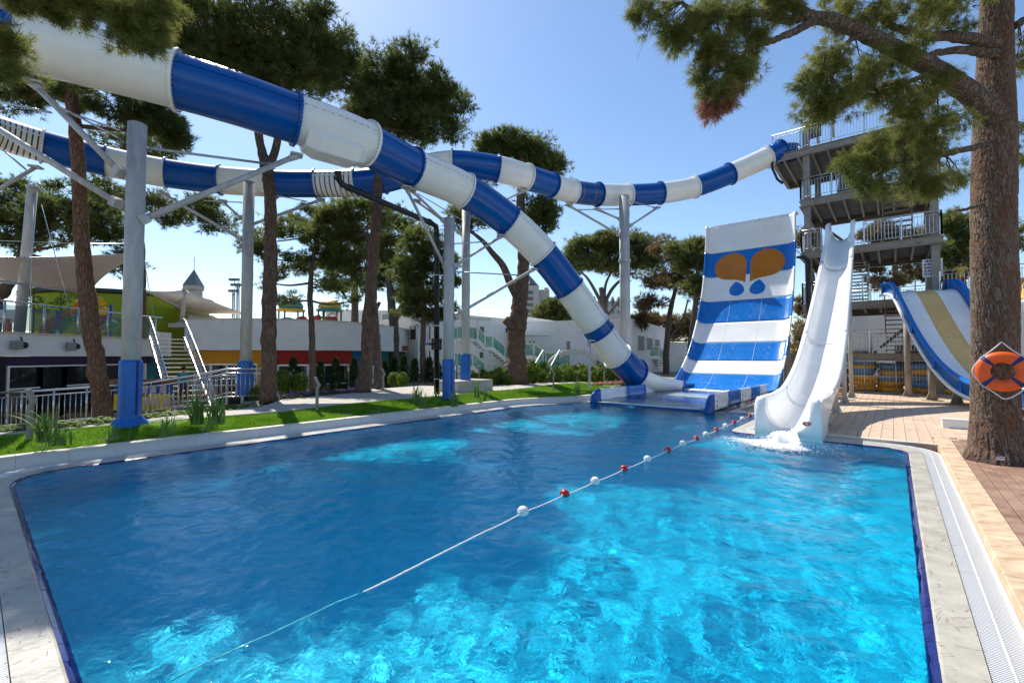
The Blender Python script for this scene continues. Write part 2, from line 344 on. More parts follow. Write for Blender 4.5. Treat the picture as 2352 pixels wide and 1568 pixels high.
# ================================================================ pool outline
def round_poly(pts, seg=8):
    out = []; n = len(pts)
    for i in range(n):
        a, b, r = pts[i]; p = np.array((a, b)); q = np.array(pts[i-1][:2]); s = np.array(pts[(i+1) % n][:2])
        if r <= 0: out.append(p); continue
        u = (q-p)/np.linalg.norm(q-p); v = (s-p)/np.linalg.norm(s-p)
        ang = math.acos(np.clip(u @ v, -1, 1)); d = r/math.tan(ang/2)
        p0, p1 = p+u*d, p+v*d
        for k in range(seg+1):
            t = k/seg; out.append((1-t)**2*p0+2*t*(1-t)*p+t*t*p1)
    return out
OUT = round_poly([(0, 0, .35), (10.95, 0, .5), (10.95, 3.15, .45), (14.75, 3.15, .1), (14.75, 4.2, .1), (24, 4.2, 0), (24, 9.0, 0), (14.9, 9.0, .25), (12.1, 10.1, .9), (0, 10.1, .9)])
def offset(pts, d):
    n = len(pts); out = []
    for i in range(n):
        p0, p1, p2 = pts[i-1], pts[i], pts[(i+1) % n]
        e0 = (p1-p0)/np.linalg.norm(p1-p0); e1 = (p2-p1)/np.linalg.norm(p2-p1)
        n0 = np.array((e0[1], -e0[0])); n1 = np.array((e1[1], -e1[0])); m = n0+n1; m /= np.linalg.norm(m)
        out.append(p1+m*(d/max(.4, m @ n0)))
    return out
def ring(mb, d0, z0, d1, z1, flip=False):
    p0, p1 = offset(OUT, d0), offset(OUT, d1); n = len(OUT)
    vs = [AB(*p, z0) for p in p0]+[AB(*p, z1) for p in p1]
    fs = [(i, n+i, n+(i+1) % n, (i+1) % n) for i in range(n)]
    mb.add(vs, [f[::-1] for f in fs] if flip else fs); return mb
# floor and sides: pale mosaic
def mosaic_mat():
    m = bpy.data.materials.new('pool_mosaic'); N, L, b = nodes(m)
    tc = N.new('ShaderNodeTexCoord')
    br = N.new('ShaderNodeTexBrick'); br.offset = 0; br.inputs['Scale'].default_value = 1; br.inputs['Brick Width'].default_value = .05; br.inputs['Row Height'].default_value = .05; br.inputs['Mortar Size'].default_value = .003; br.inputs['Bias'].default_value = -.1
    br.inputs['Color1'].default_value = (.007, .52, .73, 1); br.inputs['Color2'].default_value = (.020, .66, .85, 1); br.inputs['Mortar'].default_value = (.09, .62, .74, 1)
    rt = N.new('ShaderNodeMapping'); rt.inputs['Rotation'].default_value = (0, 0, R(40)); L.new(tc.outputs['Object'], rt.inputs[0]); L.new(rt.outputs[0], br.inputs['Vector'])
    L.new(br.outputs[0], b.inputs['Base Color']); b.inputs['Roughness'].default_value = .35
    return m
M['mosaic'] = mosaic_mat()
f = MB(); f.add([AB(*p, -1.30) for p in OUT], [tuple(range(len(OUT)))])
pool_floor = struct('pool_floor', f, M['mosaic'])
w = MB(); ring(w, 0, -1.30, 0, -.035, True); pool_wall = struct('pool_wall', w, M['mosaic'])
# lip, drain channel
lip = MB(); ring(lip, .004, .008, .02, .016); ring(lip, .02, .016, .205, .030); ring(lip, .205, .030, .205, -.12)
lip_o = struct('pool_lip', lip, M['lip'])
ch = MB(); ring(ch, .20, -.055, .43, -.055); M['channel'] = mat('drain_channel', (.07, .07, .07), rough=.6, var=.2)
struct('drain_channel', ch, M['channel'])
# cobalt nosing tiles, each a piece
def walk(d, step, start=0.0):
    pts = offset(OUT, d)+[offset(OUT, d)[0]]; out = []; acc = start
    for i in range(len(pts)-1):
        e = pts[i+1]-pts[i]; L = np.linalg.norm(e)
        if L < 1e-6: continue
        t = e/L
        while acc < L:
            out.append((pts[i]+t*acc, t)); acc += step
        acc -= L
    return out
tile_root = MB(); ring(tile_root, 0.0, -.10, .004, -.02, True); nos = struct('waterline_edge', tile_root, M['mortar'])
def tile_mesh(l):
    mb = MB(); h = l/2-.003
    pr = [(-.05, -.040), (-.046, -.020), (-.02, .002), (.004, .012), (.004, -.05)]
    vs = [(s*h, y, z) for s in (-1, 1) for y, z in pr]; n = len(pr)
    mb.add(vs, [tuple(range(n)), tuple(range(n, 2*n))[::-1]]+[(i, n+i, n+(i+1) % n, (i+1) % n) for i in range(n)])
    me = bpy.data.meshes.new('edge_tile'); me.from_pydata(mb.v, [], mb.f); me.materials.append(M['tile_blue']); return me
tm = tile_mesh(.25)
for p, t in walk(0, .25, .05):
    if p[0] > 15.2: continue
    o = bpy.data.objects.new('edge_tile', tm); col.objects.link(o); o.parent = nos
    d = A_*t[0]+B_*t[1]; nrm = Vector((d.y, -d.x, 0))
    o.matrix_local = Matrix(((d.x, nrm.x, 0, AB(*p).x), (d.y, nrm.y, 0, AB(*p).y), (0, 0, 1, random.uniform(-.002, .002)), (0, 0, 0, 1)))
# drain grate: slats one by one near the camera, the rest as one mass
slat = MB(); slat.box((0, 0, 0), (.0095, .195, .018)); sme = bpy.data.meshes.new('slat'); sme.from_pydata([tuple(v) for v in slat.v], [], slat.f); sme.materials.append(M['grate'])
gr_root = MB(); ring(gr_root, .302, -.02, .314, -.02); ring(gr_root, .302, .033, .314, .033); grate = struct('drain_grate', gr_root, M['grate'])
sl = [(p, t, (AB(*p)-Vector((0, 0, 0))).length) for p, t in walk(.308, .021) if p[0] < 15.5]
vis = lambda q: q.y > .9 and abs(q.x/q.y) < 1.2
near = sorted([s for s in sl if vis(AB(*s[0]))], key=lambda s: s[2])[:300]; ids = {id(s[0]) for s in near}
rest = MB()
for p, t, d in sl:
    dv = A_*t[0]+B_*t[1]; nv = Vector((dv.y, -dv.x, 0)); c = AB(*p, .020)
    if id(p) in ids:
        o = bpy.data.objects.new('slat', sme); col.objects.link(o); o.parent = grate
        o.matrix_local = Matrix(((dv.x, nv.x, 0, c.x), (dv.y, nv.y, 0, c.y), (0, 0, 1, c.z), (0, 0, 0, 1)))
    else: rest.box(c, (.0095, .195, .018), ax=dv, ay=-nv)
ro = rest.build('slat_run', M['grate'], grate); ro['kind'] = 'stuff'
rim = MB(); ring(rim, .408, .034, .432, .034); ring(rim, .432, .034, .432, -.1); ring(rim, .408, -.06, .408, .034, False); struct('grate_rim', rim, M['white_plastic'])
# ---------------------------------------------------------------- right side: travertine edging, timber deck
sub = MB(); sub.prism([AB(-3, -.434)[:2], AB(12.3, -.434)[:2], AB(12.3, -9)[:2], AB(-3, -9)[:2]][::-1], -.4, .045); deck_base = struct('deck_base', sub, M['mortar'])
x = -2.5; k = 0
while x < 12.2:
    L = min(random.choice((.62, .78, .9)), 12.28-x)
    mb = MB(); c = AB(x+L/2, -.552); mb.bbox((c.x, c.y, .075+random.uniform(-.002, .002)), (L-.004, .226, .10), rz=R(50), bev=.006)
    mb.build('edging_slab', M['travertine'], deck_base); x += L; k += 1
for i in range(34):                     # planks run along the edging
    b0 = -.675-i*.122
    a0 = -2.5; 
    while a0 < 12.25:
        L = min(random.uniform(2.6, 4.2), 12.28-a0)
        if L < .5: break
        segs = [(a0, a0+L)]
        # keep the planks clear of the big trunk
        for (s0, s1) in segs:
            c = AB((s0+s1)/2, b0-.058); mb = MB(); mb.bbox((c.x, c.y, .098+random.uniform(-.0025, .0025)), (s1-s0-.005, .114, .028), rz=R(50), bev=.004)
            if b0 > -3.4: mb.build('plank', M['plank'], deck_base)
        a0 += L
# ---------------------------------------------------------------- clay pavers beyond the pool
pv = MB()
def ABp(lst): return [AB(a, b)[:2] for a, b in lst]
pv.prism(ABp([(11.385, 2.70), (11.385, -.44), (12.31, -.44), (12.31, -9), (34, -9), (34, 3.75), (15.18, 3.75), (15.18, 2.72), (11.8, 2.715)])[::-1], -.5, .062)
paving = struct('paving', pv, M['mortar'])
pb = MB(); pb.bbox((0, 0, 0), (.294, .194, .03), bev=.004); bme = bpy.data.meshes.new('paver'); bme.from_pydata([tuple(v) for v in pb.v], [], pb.f); bme.materials.append(M['brick_pave'])
cand = []
for j in range(-20, 19):
    b = j*.2+.1
    for i in range(0, 50):
        a = 11.54+i*.3+(.15 if j % 2 else 0)
        if a < 12.5 and b < -.5: continue
        if b > 2.6 and (a < 15.4 or b > 3.6): continue
        if a > 26: continue
        q = AB(a, b); cand.append((q.length, a, b))
cand.sort(); rest = MB()
for n_, (d, a, b) in enumerate(cand):
    c = AB(a, b, .068+random.uniform(-.003, .003))
    if n_ < 300:
        o = bpy.data.objects.new('paver', bme); col.objects.link(o); o.parent = paving; o.location = c; o.rotation_euler = (random.uniform(-.006, .006), random.uniform(-.006, .006), R(50))
    else: rest.bbox(c, (.294, .194, .03), rz=R(50), bev=.004)
ro = rest.build('paver_field', M['brick_pave'], paving); ro['kind'] = 'stuff'
# pale stone margin strips round the pavers
for k, (pts) in enumerate(([(11.386, -.43), (11.386, 2.62), (11.52, 2.62), (11.52, -.43)], [(11.386, 2.62), (11.386, 2.705), (15.16, 2.705), (15.16, 2.62)])):
    mb = MB(); mb.prism(ABp(pts) if k else ABp(pts)[::-1], -.2, .086); mb.build('margin_stone', M['cap_stone'], paving, recalc=True)
# left end: paving behind the camera-side drain
lp = MB(); lp.prism(ABp([(-.434, 10.55), (-.434, -.43), (-5, -.43), (-5, 10.55)])[::-1], -.4, .03); struct('end_paving', lp, M['path'], recalc=True)
# ---------------------------------------------------------------- far side: low tiled wall, cap stones, lawn, path
wall_line = [(-7, 10.56), (11.95, 10.56), (12.35, 10.50), (14.55, 9.47), (15.0, 9.42), (24, 9.42)]
def along(line, step):
    acc = 0; out = []
    for (p, q) in zip(line[:-1], line[1:]):
        p, q = np.array(p), np.array(q); L = np.linalg.norm(q-p); n = max(1, round(L/step))
        out += [(p+(q-p)*(i/n), p+(q-p)*((i+1)/n)) for i in range(n)]
    return out
pw = MB(); poly = [(a, b+.012) for a, b in wall_line]+[(a, b+.16) for a, b in wall_line[::-1]]
pw.prism(ABp(poly), -.4, .19); low_wall = struct('low_wall', pw, M['mortar'], recalc=True)
for p, q in along(wall_line, .6):
    d = (q-p)/np.linalg.norm(q-p); nn = np.array((d[1], -d[0])); e = .002
    pp = [p+d*e, q-d*e, q-d*e-nn*.016, p+d*e-nn*.016]
    mb = MB(); mb.prism(ABp(pp), -.1, .188); mb.build('wall_tile', M['tile_wall'], low_wall, recalc=True)
for p, q in along(wall_line, .8):
    d = (q-p)/np.linalg.norm(q-p); nn = np.array((d[1], -d[0])); e = .003
    pp = [p+d*e+nn*.018, q-d*e+nn*.018, q-d*e-nn*.19, p+d*e-nn*.19]
    mb = MB(); mb.prism(ABp(pp), .191, .220); mb.build('cap_stone', M['cap_stone'], low_wall, recalc=True)
def lawn_z(a, b): return .20+.17*np.clip((b-10.7)/1.2, 0, 1)+.09*sst(np.asarray(a, float), 11, 17)+.02*np.sin(a*1.3+b*2)
def lawn_b0(a): return float(np.interp(a, [-7, 12.1, 12.5, 14.6, 24], [10.74, 10.74, 10.68, 9.66, 9.60]))
def lawn_b1(a): return float(np.interp(a, [-7, 0, 4, 8.4, 18, 24], [12.15, 12.05, 11.8, 12.15, 11.9, 12.25]))
aa = np.linspace(-7, 20, 90); lawn = MB(); grid = []
for a in aa:
    b0, b1 = lawn_b0(a), lawn_b1(a); r = [AB(a, b0, -.2)]
    for t in np.linspace(0, 1, 9):
        b = b0+(b1-b0)*t; r.append(AB(a, b, float(lawn_z(a, b))))
    grid.append(r)
lawn.sheet(grid); struct('lawn', lawn, M['lawn'], recalc=True)
rng = np.random.default_rng(3)
def blades(n, fn, hmin, hmax, w, lean=.5):
    out = np.zeros((n, 3, 3)); pos = fn(n); ang = rng.uniform(0, 2*np.pi, n); h = rng.uniform(hmin, hmax, n); ln = rng.uniform(0, lean, n)*h; a2 = rng.uniform(0, 2*np.pi, n)
    dx = np.stack([np.cos(ang), np.sin(ang), np.zeros(n)], 1)*w/2
    out[:, 0] = pos-dx; out[:, 1] = pos+dx; out[:, 2] = pos+np.stack([np.cos(a2)*ln, np.sin(a2)*ln, h], 1); return out
def lawn_pts(n):
    a = rng.uniform(-5, 19, n); t = rng.uniform(0, 1, n); b0 = np.interp(a, [-7, 12.1, 12.5, 14.6, 24], [10.74, 10.74, 10.68, 9.66, 9.60]); b1 = np.interp(a, [-7, 0, 4, 8.4, 18, 24], [12.15, 12.05, 11.8, 12.15, 11.9, 12.25])
    b = b0+(b1-b0)*t; z = lawn_z(a, b)
    bare = (np.hypot(a-2.3, b-11.9) < .38) & (rng.uniform(0, 1, n) < .85); b[bare] = 12.02
    return np.stack([O_.x+A_.x*a+B_.x*b, O_.y+A_.y*a+B_.y*b, z], 1)
tri = blades(150000, lawn_pts, .02, .055, .012, .7)
o = tri_mesh('lawn_grass', tri, M['grass']); tag(o, 'short bright green grass of the lawn strip along the pool', 'grass', kind='stuff')
pa = MB(); pa.prism(ABp([(-8, 12.16), (0, 12.06), (4, 11.81), (8.4, 12.16), (18, 11.91), (26, 12.3), (26, 13.9), (18, 13.5), (14, 14.2), (13, 16.8), (8, 16.5), (6.2, 15.2), (5, 13.6), (3, 12.8), (1, 12.42), (-8, 12.42)]), -.3, .40); struct('path', pa, M['path'], recalc=True)
# soil strip between lawn post and path
# ---------------------------------------------------------------- water
def water_mat():
    m = bpy.data.materials.new('pool_water'); N, L, b = nodes(m); N.remove(b)
    rf = N.new('ShaderNodeBsdfRefraction'); rf.inputs['IOR'].default_value = 1.33; rf.inputs['Roughness'].default_value = 0; rf.inputs[0].default_value = (.42, .94, 1, 1)
    tr = N.new('ShaderNodeBsdfTransparent'); tr.inputs[0].default_value = (.62, .93, 1, 1)
    gl = N.new('ShaderNodeBsdfGlossy'); gl.inputs['Roughness'].default_value = 0.015
    fr = N.new('ShaderNodeFresnel'); fr.inputs[0].default_value = 1.24
    tc = N.new('ShaderNodeTexCoord')
    n1 = N.new('ShaderNodeTexNoise'); n1.inputs['Scale'].default_value = 11; n1.inputs['Detail'].default_value = 4; n1.inputs['Roughness'].default_value = .55; n1.inputs['Distortion'].default_value = .6; L.new(tc.outputs['Object'], n1.inputs['Vector'])
    bp = N.new('ShaderNodeBump'); bp.inputs['Strength'].default_value = .35; bp.inputs['Distance'].default_value = .03; L.new(n1.outputs['Fac'], bp.inputs['Height'])
    for s in (rf, gl, fr): L.new(bp.outputs[0], s.inputs['Normal'])
    m1 = N.new('ShaderNodeMixShader'); m1.inputs[0].default_value = 1.0; L.new(tr.outputs[0], m1.inputs[1]); L.new(rf.outputs[0], m1.inputs[2])
    m2 = N.new('ShaderNodeMixShader'); L.new(fr.outputs[0], m2.inputs[0]); L.new(m1.outputs[0], m2.inputs[1]); L.new(gl.outputs[0], m2.inputs[2])
    L.new(m2.outputs[0], N['Material Output'].inputs[0]); return m
M['water'] = water_mat()
def waves(a, b):
    z = np.zeros_like(a); r = np.random.default_rng(11)
    for k in range(26):
        lam = r.uniform(.28, 2.2); th = r.uniform(0, 2*np.pi); ph = r.uniform(0, 6.28)
        z += .0019*lam**.9*np.sin(2*np.pi/lam*(a*np.cos(th)+b*np.sin(th))+ph+.6*np.sin(a*.9+k)+.5*np.sin(b*.8-k))
    for k in range(44):                                  # short wind and filter-jet ripples
        lam = r.uniform(.12, .36); th = r.uniform(0, 2*np.pi); ph = r.uniform(0, 6.28)
        z += .0037*lam**1.05*np.sin(2*np.pi/lam*(a*np.cos(th)+b*np.sin(th))+ph+.9*np.sin(a*1.7+k*1.3)+.9*np.sin(b*1.6-k*.7))*(.65+.35*np.sin(a*.7+k)*np.sin(b*.8+2*k))
    d = np.hypot(a-10.4, b-1.9); z += .012*np.exp(-d/2.2)*np.sin(d*9-1)      # rings spreading from the slide exit
    return z
ga = np.arange(-.02, 14.95, .036); gb = np.arange(-.02, 10.12, .036); WA, WB = np.meshgrid(ga, gb, indexing='ij'); WZ = waves(WA, WB)-.006
wx = O_.x+A_.x*WA+B_.x*WB; wy = O_.y+A_.y*WA+B_.y*WB
# cut the sheet to the pool: leave out cells under the paved spur and the rounded corners
oo = offset(OUT, .003)
poly = np.array(oo)
def inside(px, py):
    c = np.zeros(px.shape, bool); n = len(poly)
    for i in range(n):
        x0, y0 = poly[i]; x1, y1 = poly[(i+1) % n]
        if y0 == y1: continue
        c ^= ((y0 > py) != (y1 > py)) & (px < (x1-x0)*(py-y0)/(y1-y0)+x0)
    return c
def clip_cells(A, B, Z):
    me_v = np.stack([O_.x+A_.x*A+B_.x*B, O_.y+A_.y*A+B_.y*B, Z], 2).reshape(-1, 3)
    na, nb = A.shape; idx = np.arange(na*nb).reshape(na, nb)
    ca = (A[:-1, :-1]+A[1:, 1:])/2; cb = (B[:-1, :-1]+B[1:, 1:])/2; ok = np.zeros(ca.shape, bool)
    for da in (-.06, 0, .06):
        for db in (-.06, 0, .06): ok |= inside(ca+da, cb+db)
    q = np.stack([idx[:-1, :-1], idx[1:, :-1], idx[1:, 1:], idx[:-1, 1:]], 2)[ok]
    return me_v, q
V, Q = clip_cells(WA, WB, WZ)
used = np.unique(Q); re = -np.ones(len(V), int); re[used] = np.arange(len(used))
me = bpy.data.meshes.new('pool_water'); me.from_pydata(V[used].tolist(), [], re[Q].tolist()); me.polygons.foreach_set('use_smooth', [True]*len(Q)); me.update()
water = link_mesh('pool_water', me, None, M['water']); water['kind'] = 'structure'

# the sun is refracted by the waves on its way to the pool floor
sun_d.cycles.is_caustics_light = True; water.cycles.is_caustics_caster = True
pool_floor.cycles.is_caustics_receiver = True; pool_wall.cycles.is_caustics_receiver = True
# ================================================================ tube slides
class Path:
    def __init__(s, keys, n=14):                 # keys: (px, py, depth)
        s.k = [P(*q) for q in keys]; s.pts = catmull(s.k, n); s.n = n
        # light smoothing so that the bends stay round
        for _ in range(14): s.pts[1:-1] = .5*s.pts[1:-1]+.25*(s.pts[:-2]+s.pts[2:])
        d = np.linalg.norm(np.diff(s.pts, axis=0), axis=1); s.s = np.concatenate([[0], np.cumsum(d)])
    def at(s, L): return Vector([float(np.interp(L, s.s, s.pts[:, i])) for i in range(3)])
    def tan(s, L, e=.12): return (s.at(min(L+e, s.s[-1]))-s.at(max(L-e, 0))).normalized()
    def key(s, i): return float(s.s[i*s.n])
def frame(pth, L):
    d = pth.tan(L); x = d.cross(Vector((0, 0, 1))).normalized(); y = x.cross(d); return pth.at(L), x, y, d
def sweep(mb, pth, L0, L1, r, n=40, a0=0, a1=360, step=.16, r2=None):
    m = max(2, int((L1-L0)/step)+1); grid = []
    for i in range(m):
        L = L0+(L1-L0)*i/(m-1); c, x, y, d = frame(pth, L); rr = r if r2 is None else r+(r2-r)*i/(m-1)
        row = [c+(x*math.cos(R(a0+(a1-a0)*k/n))+y*math.sin(R(a0+(a1-a0)*k/n)))*rr for k in range(n+1)]
        grid.append(row)
    mb.sheet(grid); return mb
def flange(mb, pth, L, r0, r1, w, n=40, a0=0, a1=360):
    c, x, y, d = frame(pth, L); prof = [(r0, -w/2), (r1, -w/2), (r1, w/2), (r0, w/2)]; g = []
    for (rr, h) in prof+[prof[0]]:
        g.append([c+d*h+(x*math.cos(R(a0+(a1-a0)*k/n))+y*math.sin(R(a0+(a1-a0)*k/n)))*rr for k in range(n+1)])
    mb.sheet(g, smooth=False); return mb
def bolts(mb, pth, L, r, off, nb, sz=.012):
    c, x, y, d = frame(pth, L)
    for k in range(nb):
        a = 2*math.pi*k/nb; q = c+(x*math.cos(a)+y*math.sin(a))*r
        mb.tube([q+d*(off-.012), q+d*(off+.012)], sz, 5, smooth=False)
def seam(mb, pth, L0, L1, r, a, w=.035, h=.045, step=.3):
    m = max(2, int((L1-L0)/step)+1); g = []
    for i in range(m):
        L = L0+(L1-L0)*i/(m-1); c, x, y, d = frame(pth, L); n_ = x*math.cos(R(a))+y*math.sin(R(a)); t = -x*math.sin(R(a))+y*math.cos(R(a))
        q = c+n_*(r-.006); g.append([q-t*w/2, q-t*w/2+n_*h, q+t*w/2+n_*h, q+t*w/2])
    mb.sheet(g, smooth=False); return mb
M['bolt'] = mat('bolt_steel', (.16, .15, .14), rough=.45, metal=.6, var=.2)
M['stripe_dark'] = mat('dark_stripe', (.035, .03, .03), rough=.3); M['stripe_gold'] = mat('gold_stripe', (.20, .13, .03), rough=.3); M['stripe_green'] = mat('green_stripe', (.012, .06, .02), rough=.3); M['stripe_red'] = mat('red_stripe', (.10, .012, .012), rough=.3)
BW = {'b': M['blue_gel'], 'w': M['white_gel']}
# ---- the big near tube, coming down from the upper left to the run-out
fr_keys = [(-150, 40, 8.9), (60, 95, 9.5), (235, 140, 10.0), (408, 187, 10.6), (545, 228, 11.1), (680, 274, 11.8), (765, 301, 12.5), (840, 330, 13.3), (945, 385, 14.8), (1066, 437, 16.4), (1168, 507, 17.6), (1247, 583, 18.3), (1307, 661, 18.8), (1366, 745, 19.4), (1376, 762, 19.5), (1418, 818, 20.0), (1458, 856, 20.7), (1500, 872, 21.7), (1542, 879, 22.9), (1575, 883, 24.0)]
FR = Path(fr_keys); r_fr = .625
t = thing('tube_slide', 'large near blue and white enclosed tube slide sweeping from upper left down to the pool', 'water slide', P(1418, 900, 20.0))
fseg = [(0, 1, 'b'), (1, 3, 'w'), (3, 5, 'b'), (5, 7, 'w'), (7, 8, 'b'), (8, 9, 'w'), (9, 10, 'b'), (10, 11, 'w'), (11, 12, 'b'), (12, 13, 'w'), (13, 14, 'b'), (14, 15, 'w'), (15, 16, 'b')]
for i0, i1, c in fseg:
    L0, L1 = FR.key(i0), FR.key(i1); big = i1 <= 7
    mb = MB(); sweep(mb, FR, L0+.01, L1-.01, r_fr); sg = mb.build('tube_segment', BW[c], t)
    mb = MB(); seam(mb, FR, L0+.03, L1-.03, r_fr, 18, h=.02 if not big else .028); seam(mb, FR, L0+.03, L1-.03, r_fr, 198); mb.build('side_seam', BW[c], sg)
    mb = MB(); fw = .07 if big else .05; flange(mb, FR, L1, r_fr-.01, r_fr+(.085 if big else .06), fw); mb.build('end_flange', BW['w'] if i1 in (3, 7, 9, 13) else BW[c], sg)
    mb = MB(); bolts(mb, FR, L1, r_fr+.045, -fw/2-.004, 40 if big else 30, .014); bolts(mb, FR, L1, r_fr+.045, fw/2+.004, 40 if big else 30, .014)
    n_ = int((L1-L0)/.2)
    for k in range(n_):
        c_, x, y, d = frame(FR, L0+.1+k*.2); q = c_+(x*math.cos(R(18))+y*math.sin(R(18)))*(r_fr+.012)-y*.03; mb.tube([q, q+x*.03], .011, 5, smooth=False)
    o = mb.build('bolts', M['bolt'], sg); o['kind'] = 'stuff'
# open run-out trough
L0, L1 = FR.key(16), FR.key(18)
mb = MB(); sweep(mb, FR, L0, L1, r_fr, a0=172, a1=368, n=24); ro = mb.build('run_out_trough', BW['w'], t, solid=.03)
mb = MB(); sweep(mb, FR, L1+.01, FR.key(19), r_fr, a0=176, a1=364, n=24); mb.build('run_out_trough', BW['b'], t, solid=.03)
mb = MB()
for a in (172, 368):
    m = []
    for i in range(10):
        c_, x, y, d = frame(FR, L0+(L1-L0)*i/9); m.append(c_+(x*math.cos(R(a))+y*math.sin(R(a)))*r_fr)
    mb.tube(m, .04, 8)
mb.build('rim', BW['w'], ro)
# water inlet box under the third segment
mb = MB(); c0, x, y, d = frame(FR, FR.key(5)+.18); c1, x1, y1, d1 = frame(FR, FR.key(7)-.25)
sec = [(-.35, -.45), (.50, -.28), (.62, -.52), (.42, -.86), (-.2, -.86)]; g = []
for (c_, xx, yy, dd, k) in ((c0, x, y, d, .75), (c0+d*.3, x, y, d, 1.0), (c1-d1*.3, x1, y1, d1, 1.0), (c1, x1, y1, d1, .72)):
    g.append([c_+xx*(u*(k if v < -.5 else 1))+yy*(v if v > -.5 else -.45+(v+.45)*k) for u, v in sec])
mb.sheet(g, smooth=False); n = len(sec); q = len(mb.v); mb.f += [tuple(range(n)), tuple(range(q-n, q))[::-1]]; mb.sm += [False]*2
mb.build('inlet_box', BW['w'], t, recalc=True, bevel=.03)
# ---- the far tube, from the tower top away to the left
rr_keys = [(-120, 268, 13.0), (-30, 296, 14.0), (97, 336, 15.0), (243, 371, 16.0), (380, 398, 16.9), (505, 414, 17.5), (633, 422, 17.9), (725, 423, 18.1), (818, 420, 18.2), (880, 413, 18.2), (955, 392, 18.0), (1040, 377, 17.9), (1142, 388, 18.1), (1208, 407, 18.9), (1266, 425, 19.9), (1313, 440, 20.8), (1373, 447, 21.7), (1443, 448, 22.3), (1516, 444, 22.7), (1596, 430, 23.0), (1676, 400, 23.15), (1763, 361, 23.2), (1795, 346, 23.2)]
RR = Path(rr_keys); r_rr = .52
t = thing('tube_slide', 'smaller far blue and white tube slide running left from the grey tower top', 'water slide', P(1443, 880, 22.3))
rseg = [(0, 1, 'b'), (1, 2, 's'), (2, 3, 'b'), (3, 4, 'w'), (4, 5, 'b'), (5, 6, 'w'), (6, 7, 'b'), (7, 8, 's'), (8, 9, 'b'), (9, 10, 'b'), (10, 11, 'w'), (11, 12, 'b'), (12, 13, 'w'), (13, 14, 'b'), (14, 15, 'w'), (15, 16, 'B'), (16, 17, 'w'), (17, 18, 'b'), (18, 19, 'w'), (19, 20, 'b'), (20, 21, 'w'), (21, 22, 'b')]
for i0, i1, c in rseg:
    L0, L1 = RR.key(i0), RR.key(i1); cm = BW['b'] if c in 'bB' else BW['w']
    mb = MB(); sweep(mb, RR, L0+.01, L1-.01, r_rr, n=32); sg = mb.build('tube_segment', cm, t)
    mb = MB(); seam(mb, RR, L0+.03, L1-.03, r_rr, 16); mb.build('side_seam', cm, sg)
    mb = MB(); flange(mb, RR, L1, r_rr-.01, r_rr+.07, .05, n=32); mb.build('end_flange', BW['w'] if i1 in (2, 4, 6, 13, 15, 17) else cm, sg)
    mb = MB(); bolts(mb, RR, L1, r_rr+.035, .028, 30, .012); bolts(mb, RR, L1, r_rr+.035, -.028, 30, .012); o = mb.build('bolts', M['bolt'], sg); o['kind'] = 'stuff'
    if c in 'sB':
        ns = 8
        for k in range(ns):
            mb = MB(); L = L0+(L1-L0)*(k+.7)/(ns+.4); sweep(mb, RR, L-.022, L+.022, r_rr+.004, n=32, step=.05)
            mb.build('stripe', [M['stripe_dark'], M['stripe_gold'], M['stripe_green'], M['stripe_red']][k % 4] if c == 's' else [M['stripe_green'], M['stripe_gold'], M['stripe_red'], M['stripe_green']][k % 4], sg)
# start tub on the platform
mb = MB(); c_, x, y, d = frame(RR, RR.s[-1]); mb.lathe([(.5, -.2), (.55, .35), (.60, .42), (.5, .45)], P(1806, 345, 23.2)+Vector((0, 0, -.3)), 20); mb.build('start_tub', BW['b'], t)

